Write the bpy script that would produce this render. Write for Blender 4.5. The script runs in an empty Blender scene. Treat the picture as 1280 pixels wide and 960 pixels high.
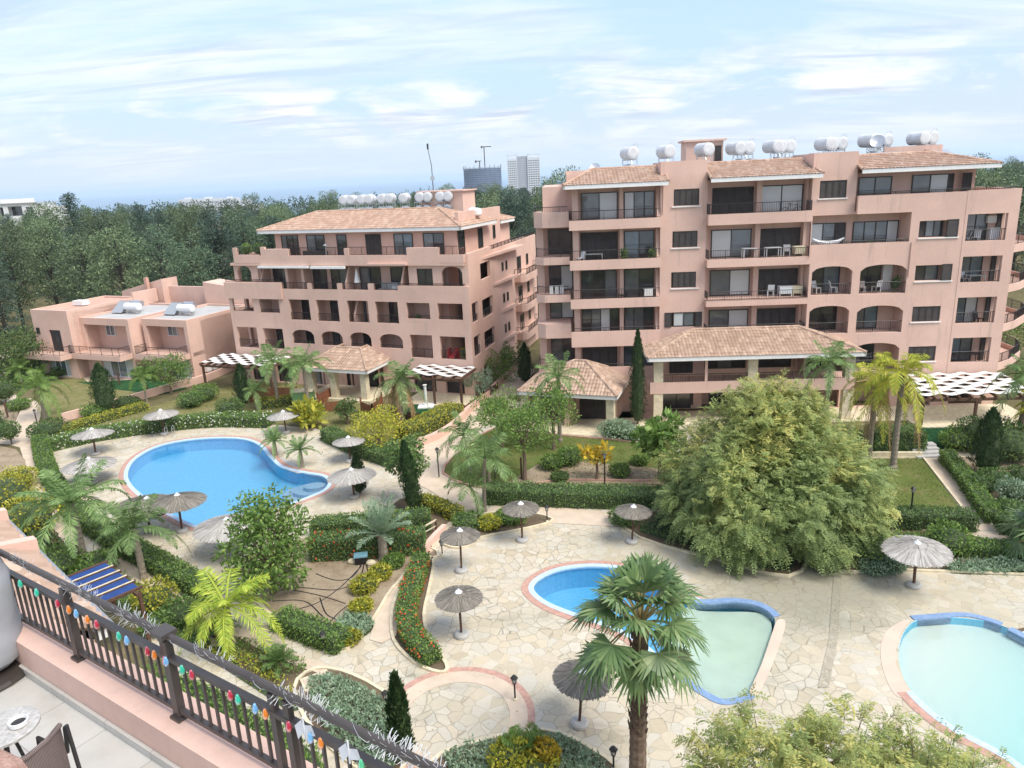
import bpy, math, random
import numpy as np
from math import sin, cos, pi, radians
from mathutils import Vector, Matrix, noise as mnoise
SC = bpy.context.scene
COL = SC.collection
# ------------------------------------------------------------------ camera
FPX = 920.0; PITCH = radians(15.85); ROLL = radians(2.67); CAMH = 19.5
_f = np.array([0, cos(PITCH), -sin(PITCH)]); _u0 = np.array([0, sin(PITCH), cos(PITCH)]); _r0 = np.array([1., 0, 0])
_up = _u0*cos(ROLL)+_r0*sin(ROLL); _rt = _r0*cos(ROLL)-_u0*sin(ROLL)
_C = np.array([0, 0, CAMH])
cam_d = bpy.data.cameras.new('camera'); cam = bpy.data.objects.new('camera', cam_d); COL.objects.link(cam)
cam_d.sensor_width = 36; cam_d.sensor_fit = 'HORIZONTAL'; cam_d.lens = FPX/1280*36
cam_d.clip_start = 0.05; cam_d.clip_end = 60000
M3 = Matrix(((_rt[0], _up[0], -_f[0]), (_rt[1], _up[1], -_f[1]), (_rt[2], _up[2], -_f[2])))
cam.matrix_world = Matrix.Translation((0, 0, CAMH)) @ M3.to_4x4()
SC.camera = cam

def G(x, y, z=0.0):
    """survey point on level z under a photo pixel"""
    d = _f+(x-640)/FPX*_rt-(y-480)/FPX*_up
    p = _C+(z-CAMH)/d[2]*d
    return (float(p[0]), float(p[1]), z)
def ypix(p):
    d = np.array(p, float)-_C
    return 480-FPX*(d@_up)/(d@_f)
def zat(P, y):
    """height above P that a feature at photo row y has"""
    a, b = -5.0, 80.0
    for _ in range(40):
        m = (a+b)/2
        if ypix((P[0], P[1], m)) > y: a = m
        else: b = m
    return a
def mpp(P, z=0):
    d = np.array([P[0], P[1], z])-_C
    return float((d@_f)/FPX)

# ------------------------------------------------------------------ mesh helpers
class MB:
    def __init__(s): s.v = []; s.f = []; s.m = []
    def add(s, vs, fs, m=0):
        o = len(s.v); s.v.extend(vs); s.f.extend([tuple(i+o for i in f) for f in fs]); s.m.extend([m]*len(fs)); return s
    def box(s, x0, x1, y0, y1, z0, z1, m=0):
        if x0 > x1: x0, x1 = x1, x0
        if y0 > y1: y0, y1 = y1, y0
        if z0 > z1: z0, z1 = z1, z0
        return s.add([(x0,y0,z0),(x1,y0,z0),(x1,y1,z0),(x0,y1,z0),(x0,y0,z1),(x1,y0,z1),(x1,y1,z1),(x0,y1,z1)],
                     [(0,3,2,1),(4,5,6,7),(0,1,5,4),(1,2,6,5),(2,3,7,6),(3,0,4,7)], m)
    def prism(s, poly, z0, z1, m=0):
        n = len(poly)
        a = sum(poly[i][0]*poly[(i+1)%n][1]-poly[(i+1)%n][0]*poly[i][1] for i in range(n))
        if a < 0: poly = poly[::-1]
        return s.add([(x,y,z0) for x,y in poly]+[(x,y,z1) for x,y in poly],
              [tuple(range(n-1,-1,-1)), tuple(range(n,2*n))]+[(i,(i+1)%n,n+(i+1)%n,n+i) for i in range(n)], m)
    def prism_y(s, poly, y0, y1, m=0):      # poly in (x,z), extruded along y
        n = len(poly)
        a = sum(poly[i][0]*poly[(i+1)%n][1]-poly[(i+1)%n][0]*poly[i][1] for i in range(n))
        if a < 0: poly = poly[::-1]
        return s.add([(x,y0,z) for x,z in poly]+[(x,y1,z) for x,z in poly],
              [tuple(range(n)), tuple(range(2*n-1,n-1,-1))]+[((i+1)%n,i,n+i,n+(i+1)%n) for i in range(n)], m)
    def prism_x(s, poly, x0, x1, m=0):      # poly in (y,z), extruded along x
        n = len(poly)
        a = sum(poly[i][0]*poly[(i+1)%n][1]-poly[(i+1)%n][0]*poly[i][1] for i in range(n))
        if a < 0: poly = poly[::-1]
        return s.add([(x0,y,z) for y,z in poly]+[(x1,y,z) for y,z in poly],
              [tuple(range(n-1,-1,-1)), tuple(range(n,2*n))]+[(i,(i+1)%n,n+(i+1)%n,n+i) for i in range(n)], m)
    def quad(s, a, b, c, d, m=0): return s.add([a,b,c,d], [(0,1,2,3)], m)
    def tube(s, pts, r, n=8, m=0, cap=True):
        pts = [Vector(p) for p in pts]; k = len(pts)
        rs = r if isinstance(r, (list, tuple)) else [r]*k
        ref = Vector((0.31, 0.17, 0.93)); vs = []; fs = []
        for i, p in enumerate(pts):
            t = (pts[min(i+1,k-1)]-pts[max(i-1,0)]).normalized()
            if abs(t.dot(ref)) > 0.97: ref = Vector((0.9, 0.3, 0.1))
            a = t.cross(ref).normalized(); b = t.cross(a)
            for j in range(n):
                q = 2*pi*j/n; v = p+(a*cos(q)+b*sin(q))*rs[i]; vs.append(tuple(v))
        for i in range(k-1):
            for j in range(n):
                fs.append((i*n+j, i*n+(j+1)%n, (i+1)*n+(j+1)%n, (i+1)*n+j))
        if cap: fs += [tuple(range(n-1,-1,-1)), tuple(range((k-1)*n, k*n))]
        return s.add(vs, fs, m)
    def lathe(s, prof, n=16, c=(0,0,0), m=0):   # prof (r,z) bottom to top
        vs = []; fs = []; k = len(prof)
        for r, z in prof:
            for j in range(n):
                q = 2*pi*j/n; vs.append((c[0]+r*cos(q), c[1]+r*sin(q), c[2]+z))
        for i in range(k-1):
            for j in range(n):
                fs.append((i*n+j, i*n+(j+1)%n, (i+1)*n+(j+1)%n, (i+1)*n+j))
        fs += [tuple(range(n-1,-1,-1)), tuple(range((k-1)*n, k*n))]
        return s.add(vs, fs, m)
    def holes(s, x0, x1, z0, z1, y0, y1, hs, m=0):
        """wall slab in the xz plane with rectangular openings (x0,x1,z0,z1)"""
        hs = [(max(a,x0),min(b,x1),max(c,z0),min(d,z1)) for a,b,c,d in hs if b > x0 and a < x1 and d > z0 and c < z1]
        xs = sorted({round(v,4) for h in hs for v in h[:2]}|{x0,x1}); zs = sorted({round(v,4) for h in hs for v in h[2:]}|{z0,z1})
        nx, nz = len(xs)-1, len(zs)-1
        full = [[not any(a-1e-6 <= (xs[i]+xs[i+1])/2 <= b+1e-6 and c-1e-6 <= (zs[j]+zs[j+1])/2 <= d+1e-6 for a,b,c,d in hs) for j in range(nz)] for i in range(nx)]
        F = lambda i,j: 0 <= i < nx and 0 <= j < nz and full[i][j]
        for i in range(nx):
            for j in range(nz):
                if not full[i][j]: continue
                a,b,c,d = xs[i],xs[i+1],zs[j],zs[j+1]
                s.quad((a,y0,c),(b,y0,c),(b,y0,d),(a,y0,d),m); s.quad((b,y1,c),(a,y1,c),(a,y1,d),(b,y1,d),m)
                if not F(i-1,j): s.quad((a,y1,c),(a,y0,c),(a,y0,d),(a,y1,d),m)
                if not F(i+1,j): s.quad((b,y0,c),(b,y1,c),(b,y1,d),(b,y0,d),m)
                if not F(i,j-1): s.quad((a,y1,c),(b,y1,c),(b,y0,c),(a,y0,c),m)
                if not F(i,j+1): s.quad((a,y0,d),(b,y0,d),(b,y1,d),(a,y1,d),m)
        return s
    def arch(s, x0, x1, zs, zt, y0, y1, m=0, n=10):
        """filler that turns the head of a rectangular opening into a flat arch (spring zs, crown zt)"""
        xm = (x0+x1)/2; h = (x1-x0)/2
        lo = [(x0+(x1-x0)*i/n, zs+(zt-0.02-zs)*math.sqrt(max(0,1-((x0+(x1-x0)*i/n-xm)/h)**2))) for i in range(n+1)]
        for i in range(n):
            (a,c),(b,d) = lo[i],lo[i+1]
            s.quad((a,y0,c),(b,y0,d),(b,y0,zt),(a,y0,zt),m); s.quad((b,y1,d),(a,y1,c),(a,y1,zt),(b,y1,zt),m)
            s.quad((a,y1,c),(b,y1,d),(b,y0,d),(a,y0,c),m)
        return s
    def xf(s, M):
        s.v = [tuple(M @ Vector(v)) for v in s.v]; return s
    def build(s, name, mats, parent=None, loc=None, rz=0.0, smooth=False):
        me = bpy.data.meshes.new(name); me.from_pydata(s.v, [], s.f)
        for mt in (mats if isinstance(mats, (list, tuple)) else [mats]): me.materials.append(mt)
        if any(s.m): me.polygons.foreach_set('material_index', s.m)
        if smooth: me.polygons.foreach_set('use_smooth', [True]*len(s.f))
        me.update()
        return link(name, me, parent, loc, rz)
def link(name, me, parent=None, loc=None, rz=0.0):
    o = bpy.data.objects.new(name, me); COL.objects.link(o)
    if parent is not None: o.parent = parent
    if loc is not None: o.location = loc
    if rz: o.rotation_euler = (0, 0, rz)
    return o
def tag(o, label=None, cat=None, group=None, kind=None):
    if label: o['label'] = label
    if cat: o['category'] = cat
    if group: o['group'] = group
    if kind: o['kind'] = kind
    return o
def thing(name, label, cat, loc=(0,0,0), rz=0.0, group=None):
    o = bpy.data.objects.new(name, None); COL.objects.link(o); o.empty_display_size = 0.2
    o.location = loc; o.rotation_euler = (0, 0, rz)
    return tag(o, label, cat, group)
def copy_tree(o, parent=None):
    c = o.copy(); COL.objects.link(c)
    if parent is not None: c.parent = parent
    for ch in list(o.children): copy_tree(ch, c)
    return c
def place(o, loc, rz=0.0, sc=1.0, label=None, group=None):
    o.location = loc; o.rotation_euler = (0, 0, rz)
    o.scale = sc if isinstance(sc, tuple) else (sc, sc, sc)
    if label: o['label'] = label
    if group: o['group'] = group
    return o

# ------------------------------------------------------------------ materials
def newmat(name):
    m = bpy.data.materials.new(name); m.use_nodes = True
    nt = m.node_tree; b = nt.nodes['Principled BSDF']
    return m, nt, b
def N(nt, t, **kw):
    n = nt.nodes.new(t)
    for k, v in kw.items():
        if k in n.inputs.keys(): n.inputs[k].default_value = v
        else: setattr(n, k, v)
    return n
def ramp(nt, fac, stops):
    r = nt.nodes.new('ShaderNodeValToRGB'); e = r.color_ramp.elements
    while len(e) < len(stops): e.new(0.5)
    for i, (p, c) in enumerate(stops):
        e[i].position = p; e[i].color = (c[0], c[1], c[2], 1) if len(c) == 3 else c
    nt.links.new(fac, r.inputs[0]); return r.outputs[0]
def mixc(nt, fac, a, b, mode='MIX'):
    n = nt.nodes.new('ShaderNodeMix'); n.data_type = 'RGBA'; n.blend_type = mode
    for sock, v in ((n.inputs[0], fac), (n.inputs[6], a), (n.inputs[7], b)):
        if isinstance(v, (int, float)): sock.default_value = v
        elif isinstance(v, (tuple, list)): sock.default_value = (v[0], v[1], v[2], 1)
        else: nt.links.new(v, sock)
    return n.outputs[2]
def coords(nt, kind='Object', scale=(1,1,1)):
    tc = nt.nodes.new('ShaderNodeTexCoord'); mp = nt.nodes.new('ShaderNodeMapping'); mp.inputs['Scale'].default_value = scale
    nt.links.new(tc.outputs[kind], mp.inputs[0]); return mp.outputs[0]
def wcoords(nt, scale=(1,1,1)):
    g = nt.nodes.new('ShaderNodeNewGeometry'); mp = nt.nodes.new('ShaderNodeMapping'); mp.inputs['Scale'].default_value = scale
    nt.links.new(g.outputs['Position'], mp.inputs[0]); return mp.outputs[0]
def noise(nt, vec, scale, detail=4, rough=0.55, dist=0.0):
    n = N(nt, 'ShaderNodeTexNoise', Scale=scale, Detail=detail, Roughness=rough, Distortion=dist)
    nt.links.new(vec, n.inputs['Vector']); return n.outputs['Fac']
def bump(nt, b, h, strength=0.3, dist=0.02):
    n = N(nt, 'ShaderNodeBump', Strength=strength, Distance=dist); nt.links.new(h, n.inputs['Height'])
    nt.links.new(n.outputs[0], b.inputs['Normal'])
def plain(name, col, rough=0.6, metal=0.0, var=0.0, vs=3.0, spec=0.5):
    m, nt, b = newmat(name); b.inputs['Roughness'].default_value = rough; b.inputs['Metallic'].default_value = metal
    b.inputs['Specular IOR Level'].default_value = spec
    if var:
        f = noise(nt, wcoords(nt), vs)
        c = ramp(nt, f, [(0.3, [x*(1-var) for x in col]), (0.7, [min(1, x*(1+var)) for x in col])])
        nt.links.new(c, b.inputs['Base Color'])
    else: b.inputs['Base Color'].default_value = (*col, 1)
    return m
def stucco(name, col, stain=0.5):
    m, nt, b = newmat(name); b.inputs['Roughness'].default_value = 0.92; b.inputs['Specular IOR Level'].default_value = 0.2
    big = noise(nt, wcoords(nt), 0.35, 5, 0.6)
    c = ramp(nt, big, [(0.3, [x*0.9 for x in col]), (0.7, [min(1, x*1.08) for x in col])])
    st = noise(nt, wcoords(nt, (1.6, 1.6, 0.12)), 1.1, 6, 0.7)          # rain streaks running down
    mk = ramp(nt, st, [(0.57, (0,0,0)), (0.76, (stain, stain, stain))])
    c = mixc(nt, mk, c, (col[0]*0.55, col[1]*0.6, col[2]*0.62))
    fine = noise(nt, wcoords(nt), 9, 4, 0.7)
    c = mixc(nt, 0.18, c, ramp(nt, fine, [(0.3, (0.5,0.5,0.5)), (0.7, (1,1,1))]), 'MULTIPLY')
    nt.links.new(c, b.inputs['Base Color']); bump(nt, b, noise(nt, wcoords(nt), 30, 3), 0.25, 0.01)
    return m
def leafmat(name, stops, rough=0.55, trans=0.3, objvar=0.25):
    m, nt, b = newmat(name)
    at = N(nt, 'ShaderNodeAttribute', attribute_name='tint')
    c = ramp(nt, at.outputs['Fac'], stops)
    oi = nt.nodes.new('ShaderNodeObjectInfo')
    hs = nt.nodes.new('ShaderNodeHueSaturation')
    mr = N(nt, 'ShaderNodeMapRange'); mr.inputs[3].default_value = 1-objvar; mr.inputs[4].default_value = 1+objvar
    nt.links.new(oi.outputs['Random'], mr.inputs[0]); nt.links.new(mr.outputs[0], hs.inputs['Value']); nt.links.new(c, hs.inputs['Color'])
    nt.links.new(hs.outputs[0], b.inputs['Base Color']); b.inputs['Roughness'].default_value = rough; b.inputs['Specular IOR Level'].default_value = 0.35
    tr = nt.nodes.new('ShaderNodeBsdfTranslucent'); nt.links.new(hs.outputs[0], tr.inputs['Color'])
    mx = nt.nodes.new('ShaderNodeMixShader'); mx.inputs[0].default_value = trans
    nt.links.new(b.outputs[0], mx.inputs[1]); nt.links.new(tr.outputs[0], mx.inputs[2])
    nt.links.new(mx.outputs[0], nt.nodes['Material Output'].inputs['Surface'])
    return m
def tiles(name, c1, c2, c3, axis=(1,0,0)):
    """barrel roof tiles: courses come from real wave geometry; colour varies tile by tile"""
    m, nt, b = newmat(name); b.inputs['Roughness'].default_value = 0.85
    w = N(nt, 'ShaderNodeTexWhiteNoise'); w.noise_dimensions = '3D'
    sn = N(nt, 'ShaderNodeVectorMath', operation='SNAP'); sn.inputs[1].default_value = (0.27, 0.4, 0.4)
    nt.links.new(coords(nt), sn.inputs[0]); nt.links.new(sn.outputs[0], w.inputs[0])
    c = ramp(nt, w.outputs['Value'], [(0.0, c1), (0.45, c2), (1.0, c3)])
    d = noise(nt, wcoords(nt), 0.8, 6, 0.7)
    c = mixc(nt, ramp(nt, d, [(0.5, (0,0,0)), (0.75, (0.55,)*3)]), c, (0.22, 0.16, 0.13))
    nt.links.new(c, b.inputs['Base Color']); return m
M = {}
PINK = (0.70, 0.475, 0.385)
M['pink'] = stucco('pink_stucco', PINK, 0.4)
M['pink2'] = stucco('pink_stucco_stained', (0.70, 0.48, 0.395), 0.7)
M['terracotta_wall'] = stucco('terracotta_stucco', (0.60, 0.36, 0.28), 0.3)
M['tile'] = tiles('clay_roof_tile', (0.47,0.31,0.23), (0.40,0.245,0.17), (0.57,0.41,0.31))
M['tile_old'] = tiles('weathered_roof_tile', (0.43,0.30,0.225), (0.34,0.225,0.16), (0.53,0.385,0.29))
M['white'] = plain('white_paint', (0.78,0.77,0.74), 0.5, var=0.06)
M['white_clean'] = plain('white_enamel', (0.72,0.73,0.74), 0.3); M['tankwhite'] = plain('weathered_white_tank', (0.60,0.61,0.62), 0.35, var=0.12, vs=2)
M['dark'] = plain('dark_bronze_frame', (0.035,0.028,0.024), 0.4)
M['shutter'] = plain('dark_shutter', (0.045,0.036,0.032), 0.55, var=0.25, vs=2)
M['iron'] = plain('black_iron', (0.02,0.019,0.018), 0.5)
M['wood'] = plain('brown_timber', (0.10,0.05,0.03), 0.7, var=0.3, vs=6)
M['wood_red'] = plain('red_brown_timber', (0.22,0.08,0.035), 0.7, var=0.3, vs=5)
M['stone'] = plain('cream_stone', (0.62,0.54,0.38), 0.8, var=0.18, vs=3)
M['metal'] = plain('galvanised_steel', (0.55,0.56,0.57), 0.35, metal=0.8)
M['grey'] = plain('grey_concrete', (0.42,0.41,0.39), 0.85, var=0.12, vs=2)
M['roofgrey'] = plain('pale_roof_screed', (0.42,0.42,0.41), 0.8, var=0.1, vs=1)
M['blackplastic'] = plain('black_plastic', (0.015,0.015,0.016), 0.5)
def glassmat(name, col, rough=0.04):
    m, nt, b = newmat(name); b.inputs['Roughness'].default_value = rough; b.inputs['IOR'].default_value = 1.55
    f = noise(nt, wcoords(nt), 0.9, 2)
    nt.links.new(ramp(nt, f, [(0.35, [x*0.6 for x in col]), (0.7, col)]), b.inputs['Base Color'])
    b.inputs['Coat Weight'].default_value = 1.0; b.inputs['Coat Roughness'].default_value = 0.03
    return m
M['glass'] = glassmat('dark_window_glass', (0.05,0.055,0.06))
M['glass_grey'] = glassmat('grey_window_glass', (0.17,0.19,0.20))
M['glass_blue'] = glassmat('blue_tinted_window_glass', (0.16,0.22,0.26))
def curtain():
    m, nt, b = newmat('pale_curtain_behind_glass'); b.inputs['Roughness'].default_value = 0.08
    w = N(nt, 'ShaderNodeTexWave', Scale=4.0, Distortion=1.5); w.bands_direction = 'X'; nt.links.new(coords(nt), w.inputs['Vector'])
    nt.links.new(ramp(nt, w.outputs['Fac'], [(0, (0.45,0.47,0.47)), (1, (0.66,0.67,0.66))]), b.inputs['Base Color'])
    b.inputs['Coat Weight'].default_value = 1.0; return m
M['curtain'] = curtain()
# ------------------------------------------------------------------ building parts
def win(root, x0, x1, z0, z1, d, n=2, kind='glass', name='window', axis=None, fr=0.07, kinds=None, fmat='dark'):
    """window or sliding door in the local xz plane, its face at y=d looking to -y"""
    f = MB(); p = MB(); w = (x1-x0)/n
    f.box(x0, x1, d-0.05, d+0.06, z1-fr, z1); f.box(x0, x1, d-0.05, d+0.06, z0, z0+fr)
    for i in range(n+1):
        c = x0+i*w; a = max(x0, c-fr/2); b = min(x1, c+fr/2)
        if i == 0: a, b = x0, x0+fr
        if i == n: a, b = x1-fr, x1
        f.box(a, b, d-0.045, d+0.055, z0+fr, z1-fr)
    ks = kinds or [kind]*n
    mats = []; 
    for i in range(n):
        if ks[i] not in mats: mats.append(ks[i])
        p.box(x0+i*w+fr/2, x0+(i+1)*w-fr/2, d, d+0.02, z0+fr, z1-fr, mats.index(ks[i]))
    fo = f.build(name, M[fmat], root); po = p.build('pane', [M[k] for k in mats], fo)
    if axis is not None: fo.matrix_local = axis
    return fo
def shut(root, x0, x1, z0, z1, d, n=4, axis=None):
    """closed folding louvre shutters"""
    f = MB(); w = (x1-x0)/n
    for i in range(n):
        a = x0+i*w+0.012; b = x0+(i+1)*w-0.012
        f.box(a, a+0.07, d-0.04, d, z0, z1); f.box(b-0.07, b, d-0.04, d, z0, z1)
        f.box(a+0.07, b-0.07, d-0.04, d, z1-0.08, z1); f.box(a+0.07, b-0.07, d-0.04, d, z0, z0+0.08)
        k = max(3, int((z1-z0)/0.11))
        for j in range(k):
            zz = z0+0.08+(z1-z0-0.16)*(j+0.5)/k
            f.add([(a+0.07,d-0.035,zz-0.045),(b-0.07,d-0.035,zz-0.045),(b-0.07,d-0.006,zz+0.045),(a+0.07,d-0.006,zz+0.045)], [(0,1,2,3)])
    f.box(x0, x1, d, d+0.02, z0, z1)
    o = f.build('shutter', M['shutter'], root)
    if axis is not None: o.matrix_local = axis
    return o
def rail(root, pts, z0, z1, step=0.13, posts=True, name='railing'):
    """iron balustrade along a local polyline [(x,y)...]"""
    f = MB()
    for (ax, ay), (bx, by) in zip(pts[:-1], pts[1:]):
        L = math.hypot(bx-ax, by-ay); ux, uy = (bx-ax)/L, (by-ay)/L
        f.tube([(ax,ay,z1), (bx,by,z1)], 0.028, 6); f.tube([(ax,ay,z0+0.06), (bx,by,z0+0.06)], 0.016, 4)
        n = max(2, int(L/step))
        for i in range(n+1):
            q = i/n; x, y = ax+ux*L*q, ay+uy*L*q
            r = 0.022 if (posts and i % 10 == 0) else 0.009
            f.box(x-r, x+r, y-r, y+r, z0, z1)
    return f.build(name, M['iron'], root)
def tile_roof(root, corners, mat, wave=0.27, amp=0.055, course=0.42, name='roof_tiles', eave=True, fascia='white', drop=0.28):
    """sloping roof plane(s). corners: list of quads/tris (eaveL, eaveR, topR, topL), tops may coincide. Real barrel waves."""
    f = MB(); e = MB()
    for (A, B, Ct, D) in corners:
        A, B, Ct, D = map(Vector, (A, B, Ct, D)); W = (B-A).length; ux = (B-A)/W
        nrm = (B-A).cross(D-A if (D-A).length > 0.05 else Ct-A).normalized()
        if nrm.z < 0: nrm = -nrm
        upv = nrm.cross(ux).normalized()
        if upv.z < 0: upv = -upv
        H = max((D-A).dot(upv), (Ct-A).dot(upv)); nc = max(2, int(H/course))
        xl = lambda t: ((D-A).dot(ux)*t); xr = lambda t: W+((Ct-A).dot(ux)-W)*t
        for c in range(nc):
            t0, t1 = c/nc, (c+1)/nc
            a0, b0, a1, b1 = xl(t0), xr(t0), xl(t1), xr(t1)
            lo, hi = min(a0, a1), max(b0, b1)
            i0, i1 = math.floor(lo/wave*4), math.ceil(hi/wave*4)
            prev = None
            for i in range(i0, i1+1):
                x = i*wave/4; xa = min(max(x, a0), b0); xb = min(max(x, a1), b1)
                hgt = amp*(0.5+0.5*cos(2*pi*x/wave))
                p0 = A+ux*xa+upv*(H*t0-0.03)+nrm*(hgt+0.045); p1 = A+ux*xb+upv*(H*t1)+nrm*(hgt+0.01)
                if prev is not None and ((p0-prev[0]).length > 1e-4 or (p1-prev[1]).length > 1e-4):
                    f.add([tuple(prev[0]), tuple(p0), tuple(p1), tuple(prev[1])], [(0,1,2,3)])
                prev = (p0, p1)
        f.add([tuple(A-nrm*0.02), tuple(B-nrm*0.02), tuple(Ct-nrm*0.02), tuple(D-nrm*0.02)], [(3,2,1,0)] if (Ct-D).length > .01 else [(2,1,0)])
        # fascia board under the eave
        inw = Vector((upv.x, upv.y, 0)).normalized()
        q = [A+Vector((0,0,0.02)), B+Vector((0,0,0.02)), B+Vector((0,0,-drop)), A+Vector((0,0,-drop))]
        q2 = [v+inw*0.14 for v in q]
        vs = [tuple(v) for v in q+q2]
        e.add(vs, [(3,2,1,0),(4,5,6,7),(0,1,5,4),(2,3,7,6),(1,2,6,5),(3,0,4,7)])
    o = f.build(name, mat, root)
    if eave: e.build('fascia', M[fascia], root)
    # ridge and hip caps
    h = MB(); done = []
    for (A, B, Ct, D) in corners:
        for P, Q in ((Ct, D), (B, Ct), (A, D)):
            P, Q = Vector(P), Vector(Q)
            if (P-Q).length < 0.3: continue
            key = sorted([tuple(round(v,1) for v in P), tuple(round(v,1) for v in Q)])
            if key in done: continue
            done.append(key); h.tube([tuple(P+Vector((0,0,0.05))), tuple(Q+Vector((0,0,0.05)))], 0.11, 8)
    if h.v: h.build('ridge_caps', mat, o)
    return o
def water_heater(label, loc, rz, ntank=1, panel=True, group='solar water heaters on the roofs', sc=1.0):
    t = thing('solar_water_heater', label, 'water heater', loc, rz, group); t.scale = (sc, sc, sc)
    for i in range(ntank):
        x = (i-(ntank-1)/2)*0.74; yo = i*0.6
        b = MB(); b.tube([(x,-0.62,1.75),(x,-0.58,1.75),(x,0.62,1.75),(x,0.66,1.75)], [0.30,0.43,0.43,0.30], 16)
        b.build('tank', M['tankwhite'], t)
        b = MB(); b.tube([(x,-0.42,0.75),(x,-0.4,0.75),(x,0.5,0.75),(x,0.53,0.75)], [0.2,0.3,0.3,0.2], 14); b.build('boiler', M['metal'], t)
        for o_ in t.children[-2:]: o_.location = (0, yo, 0)
    f = MB()
    for i in range(ntank):
        x = (i-(ntank-1)/2)*0.74; yo = i*0.6
        for sx in (x-.33, x+.33):
            for sy in (yo-0.4, yo+0.4): f.tube([(sx,sy,0),(sx,sy,1.5)], 0.02, 4)
            f.tube([(sx,yo-0.4,1.32),(sx,yo+0.4,1.32)], 0.018, 4); f.tube([(sx,yo-0.4,0.1),(sx,yo+0.4,1.3)], 0.012, 4)
        for sy in (yo-0.4, yo+0.4): f.tube([(x-.33,sy,1.3),(x+.33,sy,1.3)], 0.018, 4); f.tube([(x-.33,sy,0.42),(x+.33,sy,0.42)], 0.018, 4)
    f.tube([(x+.46,yo-.3,0),(x+.46,yo-.3,2.3),(x+.3,yo-.3,2.35),(x,yo-.3,2.2)], .014, 4)
    f.build('frame', M['metal'], t)
    if panel:
        for i in range(ntank):
            x = (i-(ntank-1)/2)*0.9
            p = MB(); p.add([(x-0.42,-2.1,0.15),(x+0.42,-2.1,0.15),(x+0.42,-0.7,0.95),(x-0.42,-0.7,0.95),(x-0.42,-2.1,0.05),(x+0.42,-2.1,0.05),(x+0.42,-0.7,0.85),(x-0.42,-0.7,0.85)],
              [(0,1,2,3),(7,6,5,4),(0,4,5,1),(1,5,6,2),(2,6,7,3),(3,7,4,0)]); p.build('collector_panel', M['panel'], t)
    return t
M['panel'] = plain('solar_collector_glass', (0.30,0.32,0.34), 0.12)

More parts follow.
